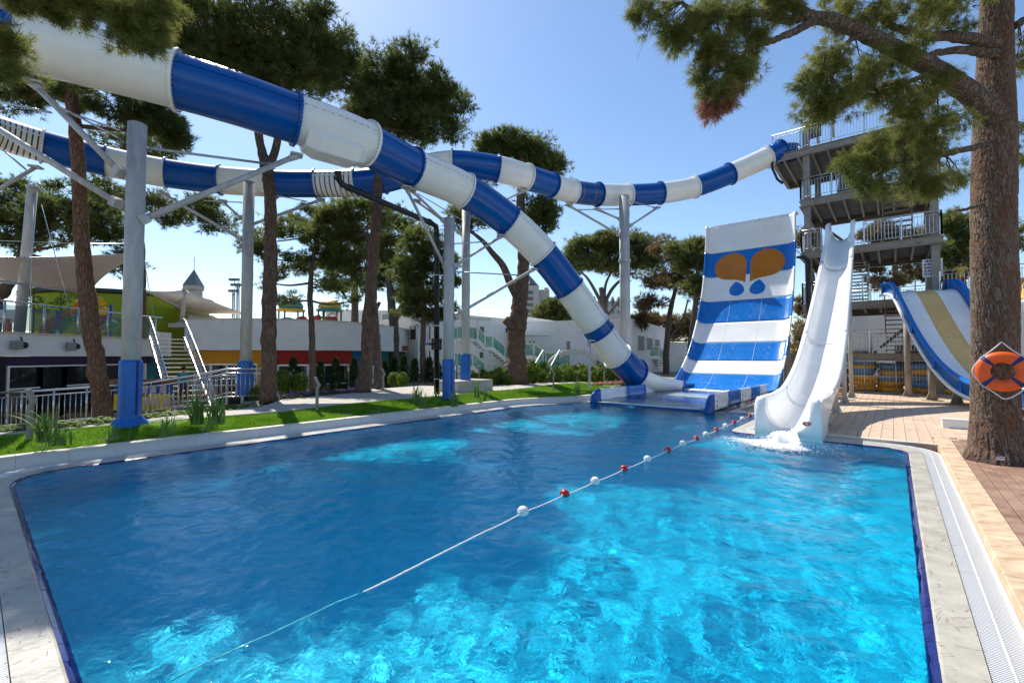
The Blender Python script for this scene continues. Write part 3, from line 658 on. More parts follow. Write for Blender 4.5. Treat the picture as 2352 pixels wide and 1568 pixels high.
# ================================================================ steel supports
def support(label, base, top_z, r, braces, rods=(), sleeve=None, skirt=False, plinth=None, n=28, collar=None, group='galvanised support posts of the tube slides'):
    base = Vector(base); t = thing('support_post', label, 'post', base, group)
    z0 = base.z if plinth is None else base.z+plinth[2]
    mb = MB(); mb.tube([(base.x, base.y, z0), (base.x, base.y, top_z)], r, n); mb.tube([(base.x, base.y, top_z), (base.x, base.y, top_z+.012)], r*1.02, n); cl = mb.build('column', M['galv'], t)
    mb = MB()                                    # spiral weld line
    pts = []; H = top_z-z0
    for k in range(int(H*14)):
        zz = z0+k/14.; a = zz*1.45; pts.append((base.x+math.cos(a)*(r+.001), base.y+math.sin(a)*(r+.001), zz))
    mb.tube(pts, .007, 4); mb.build('weld', M['galv_thin'], cl)
    if plinth: mb = MB(); mb.bbox((base.x, base.y, base.z+plinth[2]/2-.1), (plinth[0], plinth[1], plinth[2]+.2), rz=R(50), bev=.02); mb.build('plinth', M['path'], t)
    if collar:
        for zc in collar:
            mb = MB(); mb.lathe([(r, -.05), (r*1.22, -.045), (r*1.22, -.008), (r*1.22, .0), (r*1.22, .04), (r, .05)], (base.x, base.y, zc), n, smooth=False)
            for k in range(14):
                a = 2*math.pi*k/14; q = Vector((base.x+math.cos(a)*r*1.12, base.y+math.sin(a)*r*1.12, zc)); mb.tube([q-Vector((0, 0, .08)), q+Vector((0, 0, .08))], .018, 6, smooth=False)
            mb.build('collar', M['galv'], t)
    if sleeve:
        zs0, zs1, rs = sleeve; g = []; nn = 64; rg = random.Random(int(base.x*100)); hs = np.linspace(zs0, zs1, 44)
        ph = [rg.uniform(0, 6.28) for _ in range(8)]
        for h in hs:
            row = []; tt = (h-zs0)/(zs1-zs0)
            for k in range(nn+1):
                a = 2*math.pi*k/nn
                rad = rs*(1+.012*math.sin(3*a+ph[0]+h*5)+.010*math.sin(7*a+h*11+ph[1])+.008*math.sin(h*31+2*a))
                if tt > .97: rad -= .02*(tt-.97)/.03
                if skirt and tt < .13:
                    w = (1-tt/.13)**.8; rad += w*(.13+.03*math.sin(3*a+ph[2])+.02*math.sin(7*a+ph[3])+.012*math.sin(13*a+ph[4]))
                row.append((base.x+math.cos(a)*rad, base.y+math.sin(a)*rad, h+(.03*math.sin(9*a+ph[5]) if (skirt and .02 < tt < .14) else 0)))
            g.append(row)
        g.append([(base.x+math.cos(2*math.pi*k/nn)*r, base.y+math.sin(2*math.pi*k/nn)*r, zs1+.004) for k in range(nn+1)])
        mb = MB(); mb.sheet(g); sv = mb.build('padding_sleeve', M['vinyl_blue'], t)
        ca = math.atan2(-base.y, -base.x)+.55; mb = MB(); mb.beam((base.x+math.cos(ca)*rs*1.012, base.y+math.sin(ca)*rs*1.012, zs0+.25), (base.x+math.cos(ca)*rs*1.012, base.y+math.sin(ca)*rs*1.012, zs1-.02), .03, .02); mb.build('lacing_seam', M['strap_blue'], sv)
    for p, q, rad in braces:
        mb = MB(); mb.tube([p, q], rad, 14); br = mb.build('brace', M['galv'], t)
        d = (Vector(q)-Vector(p)).normalized(); mb = MB(); mb.beam(Vector(p)-d*.05, Vector(p)+d*.12, rad*2.9, rad*2.9); mb.build('socket', M['galv'], br)
        mb = MB(); mb.bbox(Vector(q)+Vector((0, 0, .02)), (.30, .30, .05), rz=R(30), bev=.008); mb.tube([Vector(q)-d*.25, Vector(q)], [rad*1.1, rad*1.5], 10); mb.build('cradle_plate', M['galv'], br)
    for p, q, rad in rods:
        mb = MB(); mb.tube([p, q], rad, 8); rd = mb.build('tie_rod', M['galv_thin'], t)
        mb = MB(); d = (Vector(q)-Vector(p)).normalized(); mb.beam(Vector(p), Vector(p)+d*.14, rad*3.4, rad*1.6); mb.beam(Vector(q)-d*.14, Vector(q), rad*3.4, rad*1.6); mb.build('rod_end', M['galv'], rd)
    return t
b1 = Gz(297, 977, .36); Y1 = b1.y
support('thickest galvanised slide post at left with crumpled blue padded base on the lawn', b1, P(297, 287, Y1).z, .160,
        [(P(277, 397, Y1), P(78, 193, 9.5), .062), (P(270, 467, Y1), P(-60, 262, 10.2), .066), (P(325, 506, Y1), P(681, 358, 11.75), .066)],
        [(P(322, 338, Y1), P(628, 378, 11.4), .03), (P(274, 318, Y1), P(140, 247, 9.3), .022), (P(276, 300, Y1), P(150, 255, 9.3), .018)], (b1.z-.02, P(297, 827, Y1).z, .192), True)
b2 = P(563, 906, 16.4)
support('galvanised post with blue padded foot behind the stainless ramp railing', b2, P(563, 419, 16.4).z, .185,
        [(P(553, 549, 16.4), P(378, 447, 16.9), .055), (P(552, 500, 16.4), P(512, 463, 17.4), .045), (P(575, 517, 16.4), P(737, 459, 18.0), .055)],
        [(P(555, 465, 16.4), P(470, 461, 17.2), .02), (P(575, 437, 16.4), P(705, 463, 17.6), .02)], (b2.z-.02, P(563, 829, 16.4).z, .245))
b3 = Gz(1030, 913, .37); Y3 = b3.y
support('galvanised post with tall blue padded foot beside the black water pipe', b3, P(1030, 503, Y3).z, .178,
        [(P(1024, 617, Y3), P(933, 432, 14.7), .05), (P(1020, 508, Y3), P(946, 438, 14.9), .045), (P(1043, 611, Y3), P(1152, 543, 17.3), .05), (P(1045, 725, Y3), P(1225, 619, 18.1), .055)],
        [(P(1042, 560, Y3), P(1117, 555, 16.4), .022), (P(1043, 624, Y3), P(1197, 632, 17.4), .024)], (b3.z-.02, P(1030, 825, Y3).z, .205))
b4 = P(1069, 901, 17.9)
support('thinner galvanised post with short blue padding on a grey concrete block', b4, P(1069, 470, 17.9).z, .165,
        [(P(1060, 538, 17.9), P(957, 462, 18.0), .045), (P(1078, 500, 17.9), P(1200, 440, 18.8), .04)], [(P(1060, 505, 17.9), P(960, 445, 18.0), .02)], (P(1069, 872, 17.9).z-.02, P(1069, 813, 17.9).z, .20), plinth=(1.9, 1.2, P(1069, 872, 17.9).z-b4.z))
b5 = P(1437, 886, 21.3); b5.z = .3
support('galvanised post with bolted collar halfway up behind the striped half pipe', b5, P(1437, 451, 21.3).z, .238,
        [(P(1424, 540, 21.3), P(1306, 472, 20.7), .055), (P(1425, 504, 21.3), P(1371, 481, 21.7), .05), (P(1448, 518, 21.3), P(1509, 478, 22.6), .05)],
        [(P(1425, 480, 21.3), P(1328, 482, 20.9), .025), (P(1448, 462, 21.3), P(1505, 477, 22.4), .022)], collar=[P(1437, 599, 21.3).z])
b6 = Gz(1354, 893, .45)
support('slender steel pole on the lawn under the lower end of the tube slide', b6, P(1354, 784, b6.y).z, .06, [], [])
mb = MB(); mb.bbox(P(1356, 782, b6.y), (.3, .25, .05), rz=R(40)); mb.build('cradle_plate', M['galv'], bpy.data.objects[-1] if False else [o for o in bpy.data.objects if o.name.startswith('support_post')][-1])
# far left bracket of the hidden post outside the frame
t = thing('slide_bracket', 'steel strut reaching up to the striped tube at the left picture edge', 'strut', P(-60, 700, 14.5))
mb = MB(); mb.tube([P(-80, 480, 14.5), P(80, 386, 14.8)], .055, 12); mb.build('strut', M['galv'], t)
mb = MB(); mb.bbox(P(82, 384, 14.8), (.3, .3, .06), rz=.3); mb.tube([P(-10, 330, 14.6), P(60, 390, 14.8)], .03, 8); mb.build('cradle_plate', M['galv'], t)
mb = MB(); mb.tube([P(-80, 880, 14.5), P(-80, 380, 14.5)], .2, 20); mb.build('column', M['galv'], t)
t = thing('tie_cable', 'thin steel rod crossing the sky above the striped tube at left', 'rod', P(-40, 230, 9.6))
mb = MB(); mb.tube([P(-40, 226, 9.6), P(118, 259, 9.2)], .022, 8); mb.build('rod', M['galv_thin'], t)
# ---- black feed pipe
t = thing('water_pipe', 'black plastic water pipe dropping from the tube slide to the ground', 'pipe', P(1003, 890, 15.5))
pts = [P(776, 392, 13.0), P(777, 410, 13.1), P(786, 424, 13.25), P(800, 431, 13.4), P(990, 512, 15.3), P(1001, 520, 15.45), P(1003, 535, 15.5), P(1003, 905, 15.5)]
mb = MB(); mb.tube(pts, .092, 18); mb.build('pipe', M['black_pipe'], t)
mb = MB()
for (x, y, Y) in ((777, 408, 13.1), (803, 432, 13.45), (986, 510, 15.25), (1003, 540, 15.5)):
    c = P(x, y, Y); d = (P(990, 512, 15.3)-P(800, 431, 13.4)).normalized() if 780 < x < 1000 else Vector((0, 0, 1)); mb.lathe([(.09, -.06), (.108, -.06), (.108, .06), (.09, .06)], c, 18, axis=d)
mb.build('coupling', M['black_pipe'], t)
for (x, y, Y) in ((858, 456, 14.0), (932, 487, 14.8), (1003, 632, 15.5), (1003, 748, 15.5), (1003, 870, 15.5)):
    mb = MB(); d = (P(990, 512, 15.3)-P(800, 431, 13.4)).normalized() if x < 1000 else Vector((0, 0, 1)); mb.lathe([(.09, -.02), (.10, -.02), (.10, .02), (.09, .02)], P(x, y, Y), 18, axis=d)
    if x > 1000: mb.beam(P(x, y, Y), P(1026, y, Y3), .02)
    mb.build('clamp', M['stainless'], t)
mb = MB(); c = P(1003, 790, 15.5)
for dz in (-.14, -.05, .05, .14): mb.lathe([(.09, -.022), (.19, -.022), (.19, .022), (.09, .022)], c+Vector((0, 0, dz)), 18, smooth=False)
for k in range(10):
    a = k*.628; q = c+Vector((math.cos(a)*.155, math.sin(a)*.155, 0)); mb.tube([q-Vector((0, 0, .2)), q+Vector((0, 0, .2))], .014, 6)
mb.tube([c, c-Vector((.3, 0, 0))], .035, 8); vb = mb.build('valve', M['black_pipe'], t)
mb = MB(); mb.tube([c-Vector((.22, 0, 0)), c-Vector((.3, 0, -.01)), c-Vector((.44, 0, .0))], [.05, .045, .012], 10); mb.build('handle', M['p_blue'], vb)

# ================================================================ striped half-pipe slide
HP = catmull([(22.9, .12), (23.7, .42), (24.6, .98), (25.6, 1.80), (26.6, 2.95), (27.5, 4.25), (28.25, 5.75), (28.72, 7.3), (28.98, 8.6), (29.12, 9.72)], 24)   # (a, z)
for _ in range(60): HP[1:-1] = .5*HP[1:-1]+.25*(HP[:-2]+HP[2:])
hs_s = np.concatenate([[0], np.cumsum(np.linalg.norm(np.diff(HP, axis=0), axis=1))])
def hp(s): return float(np.interp(s, hs_s, HP[:, 0])), float(np.interp(s, hs_s, HP[:, 1]))
def hp_z(z): return float(np.interp(z, HP[:, 1], hs_s))
def hp_n(s):
    a0, z0 = hp(max(0, s-.1)); a1, z1 = hp(min(hs_s[-1], s+.1)); d = np.array((a1-a0, z1-z0)); d /= np.linalg.norm(d); return -d[1], d[0]   # normal (a, z)
BL, BR = 8.86, 4.22
def hpt(s, b, h):
    a, z = hp(s); na, nz = hp_n(s); return AB(a+na*h, b, z+nz*h)
def hp_section(s):                       # cross-section: rim, wall, fillet, floor
    wallh = .36*min(1, .6+s/2.2)
    L = [(BL+.07, wallh-.03), (BL+.07, wallh), (BL, wallh)]; L += [(BL-.02*k/3, wallh*(1-k/3.)+.14*(k/3.)) for k in (1, 2, 3)]
    L += [(BL-.04-.3*(1-math.cos(R(t_)))*0-.28*math.sin(R(t_)), .14-.14*math.sin(R(t_))*1.0 if t_ < 90 else 0) for t_ in (25, 50, 75, 90)]
    mid = [(BL-.32+(BR+.32-(BL-.32))*k/10., 0) for k in range(1, 10)]
    Rr = [(BL+BR-b_, h) for b_, h in L[::-1]]
    return L+mid+Rr
def wet_mat():                            # gel coat; pale veins painted in for running water's foam and white highlights
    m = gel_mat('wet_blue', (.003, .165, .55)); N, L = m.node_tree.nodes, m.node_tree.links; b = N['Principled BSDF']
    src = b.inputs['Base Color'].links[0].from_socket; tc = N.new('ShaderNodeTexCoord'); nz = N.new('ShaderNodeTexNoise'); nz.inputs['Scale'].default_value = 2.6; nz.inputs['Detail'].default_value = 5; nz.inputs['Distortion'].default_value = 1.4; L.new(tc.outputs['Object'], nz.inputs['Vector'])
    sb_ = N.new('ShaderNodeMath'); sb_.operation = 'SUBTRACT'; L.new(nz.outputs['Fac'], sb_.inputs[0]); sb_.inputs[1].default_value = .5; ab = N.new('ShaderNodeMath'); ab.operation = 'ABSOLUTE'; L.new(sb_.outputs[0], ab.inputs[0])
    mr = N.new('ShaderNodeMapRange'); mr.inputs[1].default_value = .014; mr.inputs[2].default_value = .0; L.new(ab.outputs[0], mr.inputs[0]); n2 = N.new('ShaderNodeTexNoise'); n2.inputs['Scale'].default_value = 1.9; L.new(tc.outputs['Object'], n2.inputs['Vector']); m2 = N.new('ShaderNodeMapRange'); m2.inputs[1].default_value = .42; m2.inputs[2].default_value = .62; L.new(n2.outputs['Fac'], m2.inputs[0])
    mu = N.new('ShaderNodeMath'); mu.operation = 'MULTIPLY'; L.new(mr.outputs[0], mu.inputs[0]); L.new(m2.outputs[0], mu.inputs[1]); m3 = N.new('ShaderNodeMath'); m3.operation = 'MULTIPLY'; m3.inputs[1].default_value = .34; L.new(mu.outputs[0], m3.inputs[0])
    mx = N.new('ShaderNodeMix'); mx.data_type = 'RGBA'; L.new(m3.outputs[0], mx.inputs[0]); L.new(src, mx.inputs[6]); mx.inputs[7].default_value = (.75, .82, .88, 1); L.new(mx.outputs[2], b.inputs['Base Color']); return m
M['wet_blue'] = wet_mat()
t = thing('half_pipe_slide', 'wide blue and white striped steep half-pipe slide with orange butterfly emblem', 'water slide', AB(23, 6.7, 0))
zb = [.12, .83, 1.5, 2.47, 3.64, 4.96, 6.5, 8.04, 9.72]; sb = [hp_z(z) for z in zb]
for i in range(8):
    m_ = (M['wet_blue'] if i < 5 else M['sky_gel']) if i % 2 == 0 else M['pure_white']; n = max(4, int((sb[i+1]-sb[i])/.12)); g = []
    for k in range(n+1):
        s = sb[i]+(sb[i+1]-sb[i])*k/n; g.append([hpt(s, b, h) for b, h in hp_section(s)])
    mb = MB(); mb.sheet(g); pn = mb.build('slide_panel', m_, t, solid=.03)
    mb = MB()
    for bb in (7.35, 5.72):
        gg = [[hpt(sb[i]+(sb[i+1]-sb[i])*k/n, bb+e, .0175) for e in (-.005, .005)] for k in range(n+1)]; mb.sheet(gg)
    mb.build('panel_joint', M['cap_stone'] if i % 2 else M['white_gel'], pn)
mb = MB(); s1 = hs_s[-1]; mb.beam(hpt(s1, BL+.14, -.04), hpt(s1, BR-.14, -.04), .10, .16); mb.beam(hpt(s1, BL+.06, .22), hpt(s1, BL+.06, -.05), .12, .1); mb.beam(hpt(s1, BR-.06, .22), hpt(s1, BR-.06, -.05), .12, .1); mb.build('top_rim', M['pure_white'], t)
mb = MB()
for bb in (7.7, 7.0, 6.1, 5.4): mb.lathe([(0, .14), (.05, .13), (.06, .06), (.03, 0)], hpt(s1, bb, -.03), 10)
mb.build('spray_nozzles', M['white_plastic'], t)
# steel frame behind
mb = MB()
for bb in (8.5, 6.5, 4.6):
    pts = [hpt(s, bb, -.28) for s in np.linspace(.8, hs_s[-1]-.2, 12)]; mb.tube(pts, .07, 8)
    for s in (3.2, 6.0, 8.4):
        q = hpt(s, bb, -.28); mb.tube([q, (q.x, q.y, 0)], .09, 8)
mb.build('support_frame', M['galv'], t)
# emblem: two orange wings and two blue drops following the curve (flat print, a hair proud)
def emblem(name, outline, m_):
    us = [p[0] for p in outline]; zc = [p[1] for p in outline]; cu, cz = sum(us)/len(us), sum(zc)/len(zc)
    rings = 10; g = []
    for k in range(rings+1):
        f = k/rings; g.append([hpt(hp_z(cz+(z-cz)*f), 6.54-(cu+(u-cu)*f), .0205) for u, z in outline+[outline[0]]])
    mb = MB(); mb.sheet(g); return mb.build(name, m_, t)
def wing(sg):
    # straight inner edge, a rounded outer lobe and a pointed foot (u to the right, z up)
    K_ = 1.12; pts = [(.10, 6.02), (.10, 6.5), (.10, 7.25), (.20, 7.55), (.42, 7.80), (.75, 7.90), (1.12, 7.84), (1.45, 7.62), (1.63, 7.28), (1.66, 6.95), (1.55, 6.62), (1.28, 6.36), (.95, 6.27), (.60, 6.22), (.30, 6.12)]
    c = catmull([(sg*u*K_, z) for u, z in pts]+[(sg*.10*K_, 6.02)], 5); return [tuple(p) for p in c[:-1]]
def drop(sg):
    pts = [(.62, 6.12), (.80, 5.92), (.93, 5.68), (.90, 5.42), (.70, 5.26), (.42, 5.24), (.20, 5.38), (.14, 5.60), (.26, 5.86), (.44, 6.02), (.62, 6.12)]
    c = catmull([(sg*u, z) for u, z in pts], 5); return [tuple(p) for p in c[:-1]]
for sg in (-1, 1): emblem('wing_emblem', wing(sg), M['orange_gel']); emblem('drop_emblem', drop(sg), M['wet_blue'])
# ================================================================ flat run-out of the half pipe
t = thing('run_out_basin', 'shallow blue and white run-out basin between striped low walls at the pool edge', 'basin', AB(14.7, 6.7, 0))
fl = [(14.62, 16.2, 'w'), (16.2, 18.4, 'b'), (18.4, 20.6, 'w'), (20.6, 22.95, 'b')]
for a0, a1, c in fl:
    mb = MB(); g = [[AB(a0+.004+(a1-a0-.008)*k/6., b, .055+.02*((a0+(a1-a0)*k/6.-14.6)/8.)) for b in np.linspace(8.80, 4.72, 9)] for k in range(7)]; mb.sheet(g); mb.build('floor_panel', M['white_gel'] if c == 'w' else M['sky_gel'], t, solid=.04)
def basin_wall(b_in, sg, cuts):
    for a0, a1, c, hh0, hh1 in cuts:
        g = []
        for k in range(9):
            a = a0+.005+(a1-a0-.010)*k/8.; h = hh0+(hh1-hh0)*k/8.
            if c == 'e': h = hh0*math.sqrt(max(0, 1-(1-k/8.)**2))*.98+.02
            z0 = -.2 if c == 'e' else .03
            pr = [(b_in-sg*.10, .06), (b_in-sg*.03, .08), (b_in, .14), (b_in+sg*.015, h*.75), (b_in+sg*.02, h), (b_in+sg*.10, h+.02), (b_in+sg*.15, h), (b_in+sg*.15, z0)]
            if c == 'e': pr = [(b_, min(z_, h+.03)) for b_, z_ in pr]
            g.append([AB(a, b_, z_) for b_, z_ in pr])
        mb = MB(); mb.sheet(g); n = len(g[0]); q = len(mb.v); mb.f += [tuple(range(n)), tuple(range(q-n, q))[::-1]]; mb.sm += [False]*2
        wl_ = mb.build('wall_panel', M['pure_white'] if c == 'w' else M['blue_gel'] if c == 'e' else M['sky_gel'], t, recalc=True)
        if sg < 0 and c != 'e':
            mb = MB()
            for zz in (.15, .3): mb.lathe([(.03, 0), (.03, .02), (0, .022)], AB(a0+.2, b_in+sg*.152, zz), 8, axis=B_*sg)
            mb.build('bolt', M['bolt'], wl_)
basin_wall(8.72, 1, [(14.5, 15.1, 'e', .50, .50), (15.1, 17.3, 'w', .50, .50), (17.3, 19.2, 'b', .50, .49), (19.2, 21.3, 'w', .49, .48), (21.3, 23.6, 'b', .48, .46)])
basin_wall(4.72, -1, [(14.35, 14.95, 'e', .52, .52), (14.95, 16.5, 'w', .52, .52), (16.5, 18.2, 'b', .52, .51), (18.2, 19.8, 'w', .51, .50), (19.8, 21.4, 'b', .50, .49), (21.4, 23.0, 'w', .49, .47)])
mb = MB(); mb.box(AB(14.64, 6.7, .01), (.08, 4.0, .07), rz=R(50)); mb.build('front_sill', M['blue_gel'], t)
# thin sheet of running water in the basin
def film_mat():
    m = bpy.data.materials.new('running_water'); N, L, b = nodes(m); N.remove(b)
    tr = N.new('ShaderNodeBsdfTransparent'); tr.inputs[0].default_value = (.80, .90, .97, 1); gl = N.new('ShaderNodeBsdfGlossy'); gl.inputs['Roughness'].default_value = .03
    fr = N.new('ShaderNodeFresnel'); fr.inputs[0].default_value = 1.33; tc = N.new('ShaderNodeTexCoord'); n1 = N.new('ShaderNodeTexNoise'); n1.inputs['Scale'].default_value = 5; n1.inputs['Detail'].default_value = 5; L.new(tc.outputs['Object'], n1.inputs['Vector'])
    bp = N.new('ShaderNodeBump'); bp.inputs['Strength'].default_value = .6; bp.inputs['Distance'].default_value = .08; L.new(n1.outputs['Fac'], bp.inputs['Height'])
    for s in (gl, fr): L.new(bp.outputs[0], s.inputs['Normal'])
    mx = N.new('ShaderNodeMixShader'); L.new(fr.outputs[0], mx.inputs[0]); L.new(tr.outputs[0], mx.inputs[1]); L.new(gl.outputs[0], mx.inputs[2]); L.new(mx.outputs[0], N['Material Output'].inputs[0]); return m
M['film'] = film_mat()
mb = MB(); rg = np.random.default_rng(5); g = []
for a in np.linspace(14.62, 23.2, 90): g.append([AB(a, b, .105+.02*(a-14.6)/8+.008*math.sin(a*5+b*3)+.006*math.sin(b*7-a*4)) for b in np.linspace(8.70, 4.74, 40)])
mb.sheet(g); o = mb.build('basin_water', M['film'], None); o['kind'] = 'structure'
mb = MB(); mb.sheet([[AB(a, b, -.012) for b in (4.6, 4.1)] for a in (14.8, 24)]); o = mb.build('side_channel_water', M['film'], None); o['kind'] = 'structure'

# ================================================================ white open speed slide
SP = catmull([(11.02, .17), (11.6, .19), (12.6, .26), (13.8, .40), (15.2, .72), (16.6, 1.25), (18.2, 2.12), (20.0, 3.25), (22.0, 4.62), (24.0, 6.10), (25.2, 6.98), (25.8, 7.15)], 8)
t = thing('speed_slide', 'steep narrow white open slide spilling foaming water into the pool', 'water slide', AB(11.2, 1.92, 0))
def sp_frame(i):
    d = SP[min(i+1, len(SP)-1)]-SP[max(i-1, 0)]; d = d/np.linalg.norm(d); return SP[i], (-d[1], d[0])
def sp_sec(i, n=len(SP)):
    a = SP[i][0]; wr = float(np.interp(a, [11, 13, 15, 18, 26], [.43, .45, .48, .48, .39])); h = float(np.interp(a, [11, 11.6, 12.6, 14, 18, 24.6, 25.3, 25.8], [.68, .66, .59, .53, .48, .50, .85, .9]))
    out = [(-(wr+.13), h-.22), (-(wr+.13), h-.02), (-(wr+.10), h), (-(wr+.03), h), (-wr, h-.03)]
    for k in range(1, 12):
        th = math.pi*k/12; out.append((-wr*math.cos(th)*(1 if 2 < k < 10 else 1.0), (h-.03)*(1-math.sin(th)**.7)))
    return out+[(-u, v) for u, v in out[4::-1]]
for (i0, i1) in ((0, 24), (24, 48), (48, 68), (68, len(SP)-1)):
    g = []
    for i in range(i0, i1+1):
        (a, z), (na, nz) = sp_frame(i); g.append([AB(a+na*v, 1.92-u, z+nz*v) for u, v in sp_sec(i)])
    mb = MB(); mb.sheet(g, flip=True); mb.build('chute_section', M['pure_white'], t, solid=.025)
    if i0:
        (a, z), (na, nz) = sp_frame(i0); mb = MB()
        mb.tube([AB(a+na*(v-.03), 1.92-u*1.01, z+nz*(v-.03)) for u, v in sp_sec(i0)[3:-3]], .022, 6); mb.build('joint', M['pure_white'], t)
# moulded exit skirt: side cheeks and front apron down to the waterline
mb = MB(); w_ = .565
for sg in (-1, 1):
    pts = [(10.80, .0), (10.80, .66), (10.86, .80), (11.0, .85), (11.6, .85), (12.6, .84), (13.4, .90), (13.4, .66), (12.4, .46), (11.9, .30), (11.85, -.1), (10.80, -.1)]
    mb.extrude([AB(a, 1.92+sg*w_, z) for a, z in pts], B_*(sg*.05))
ck = mb.build('side_cheek', M['pure_white'], t, recalc=True, bevel=.015)
g = []
for u, v in [(-.615, .52)]+sp_sec(0)[1:-1]+[(.615, .52)]:
    top = .17+v; g.append([AB(10.77, 1.92-u, -.10), AB(10.765, 1.92-u, top*.5), AB(10.77, 1.92-u, max(.12, top-.06)), AB(10.80, 1.92-u, top-.015), AB(10.86, 1.92-u, top), AB(11.04, 1.92-u, top+.002)])
mb = MB(); mb.sheet(g); mb.build('front_apron', M['pure_white'], t, solid=.03)
# oval maker's badge on the apron's right
c = AB(10.735, 1.56, .36); mb = MB()
ax_ = A_*-1; g = [[c+B_*(math.cos(th)*.085*f)+Vector((0, 0, math.sin(th)*.055*f))+ax_*(.006+.004*(1-f)) for th in np.linspace(0, 2*math.pi, 25)] for f in (1, .8)]
mb.sheet(g); bd = mb.build('badge', M['stainless'], t)
mb = MB(); mb.sheet([[c+B_*(math.cos(th)*.07*f)+Vector((0, 0, math.sin(th)*.042*f))+ax_*.012 for th in np.linspace(0, 2*math.pi, 25)] for f in (1, .02)]); mb.build('badge_face', M['red_plastic'], bd)
mb = MB(); mb.beam(c+B_*.045+ax_*.014+Vector((0, 0, -.012)), c-B_*.045+ax_*.014+Vector((0, 0, -.012)), .004, .010); mb.sheet([[c+B_*(math.cos(th)*.02*f)+Vector((0, 0, .012+math.sin(th)*.016*f))+ax_*.014 for th in np.linspace(0, 2*math.pi, 15)] for f in (1, .4)]); mb.build('badge_mark', M['white_plastic'], bd)
for a, zt in ((13.2, .32), (16.0, .95), (19.2, 2.6), (22.5, 4.85)):
    for sg in (-1, 1):
        q = AB(a, 1.92+sg*.42, 0); mb = MB(); mb.tube([(q.x, q.y, .06), (q.x, q.y, zt)], .075 if a > 15 else .05, 10); lg = mb.build('leg', M['galv'], t)
        mb = MB(); mb.bbox((q.x, q.y, .095), (.34, .34, .025), rz=R(50)); mb.beam((q.x-.13, q.y, .12), (q.x, q.y, .4), .015, .1); mb.beam((q.x+.13, q.y, .12), (q.x, q.y, .4), .015, .1); mb.build('foot', M['galv'], lg)
    mb = MB(); mb.beam(AB(a, 1.5, zt-.05), AB(a, 2.34, zt-.05), .08, .1); mb.build('cross_beam', M['galv'], t)

# ================================================================ three-lane slide at right
t3 = thing('lane_slide', 'three-lane slide with blue side walls and yellow middle lane right of the tower', 'water slide', (13.6, 13.6, 0))
q0 = P(2112, 640, 19.2); p0 = Vector((q0.x, q0.y, 0)); p1 = Vector((15.25, 13.0, 0)); dl = (p1-p0); LL = dl.length; dl.normalize(); rt = Vector((-dl.y, dl.x, 0))
if rt.x < 0: rt = -rt
LP = catmull([(-.6, 4.50), (0, 4.50), (.55, 4.30), (1.3, 3.45), (2.2, 2.40), (3.2, 1.48), (4.2, .86), (5.2, .52), (6.3, .40), (7.6, .38)], 8)
lanes = [(-1.12, -1.04, 'wallL'), (-1.04, -.36, 'w'), (-.36, .32, 'y'), (.32, 1.04, 'w'), (1.04, 1.12, 'wallR')]
def lpt(i, u, h=0):
    s, z = LP[i]; q = p0+dl*s+rt*u; return Vector((q.x, q.y, z+h))
for u0, u1, c in lanes:
    g = []
    for i in range(len(LP)):
        if c.startswith('wall'):
            sg = -1 if c == 'wallL' else 1; h = .46; u_in = u1 if sg < 0 else u0; u_out = u0 if sg < 0 else u1
            r_ = [lpt(i, u_in, -.02), lpt(i, u_in+sg*.02, h-.05), lpt(i, u_in+sg*.04, h), lpt(i, u_out+sg*.06, h), lpt(i, u_out+sg*.06, h-.1), lpt(i, u_out, h-.12), lpt(i, u_out, -.10)]
        else:
            r_ = []
            for k in range(9):
                tt = k/8.; u = u0+(u1-u0)*tt; hh = .05*(abs(2*tt-1)**3); r_.append(lpt(i, u, hh))
        g.append(r_)
    mb = MB(); mb.sheet(g); mb.build('side_wall' if c.startswith('wall') else 'lane', {'w': M['pure_white'], 'y': M['yellow_gel']}.get(c, M['sky_gel']), t3, solid=.025)
mb = MB(); g = [[lpt(i, -1.20, -.13), lpt(i, -1.20, -.03), lpt(i, -1.04, -.08)] for i in range(len(LP))]; mb.sheet(g); mb.build('white_underside', M['pure_white'], t3, solid=.03)
for i in (18, 30, 42, 54, 66):
    if i < len(LP):
        mb = MB(); mb.beam(lpt(i, -1.185, .0), lpt(i, -1.185, .36), .10, .03); mb.build('wall_joint', M['sky_gel'], t3)
for s_ in (18, 34, 46):
    q = lpt(s_, -.8); mb = MB(); mb.tube([(q.x, q.y, .06), (q.x, q.y, q.z-.08)], .11, 12); lg = mb.build('leg', M['tower_steel'], t3)
    mb = MB(); mb.bbox((q.x, q.y, .10), (.45, .45, .03)); mb.beam((q.x-.18, q.y, .12), (q.x, q.y, .5), .02, .12); mb.beam((q.x+.18, q.y, .12), (q.x, q.y, .5), .02, .12); mb.build('foot', M['tower_steel'], lg)
# yellow spiral slide beyond the big trunk, mostly outside the frame
class WPath(Path):
    def __init__(s, pts):
        s.pts = np.array([tuple(p) for p in pts]); d = np.linalg.norm(np.diff(s.pts, axis=0), axis=1); s.s = np.concatenate([[0], np.cumsum(d)])
t = thing('spiral_slide', 'yellow and white spiral slide showing at the right picture edge behind the trunk', 'water slide', (18.6, 15.4, 0))
hx = WPath([(18.6+1.25*math.cos(th), 15.4+1.25*math.sin(th), 5.2-.46*th) for th in np.linspace(.4, 10.2, 120)]); LE = hx.s[-1]
for k in range(5):
    l0, l1 = LE*k/5, LE*(k+1)/5; mb = MB(); sweep(mb, hx, l0+.01, l1-.01, .42, n=20, a0=172, a1=368); sg = mb.build('trough', M['yellow_gel'], t, solid=.03)
    mb = MB(); sweep(mb, hx, l0+.01, l1-.01, .47, n=20, a0=185, a1=355); mb.build('white_shell', M['pure_white'], sg, solid=.02)
    mb = MB(); flange(mb, hx, l1, .42, .52, .05, n=20, a0=180, a1=360); mb.build('end_flange', M['pure_white'], sg)
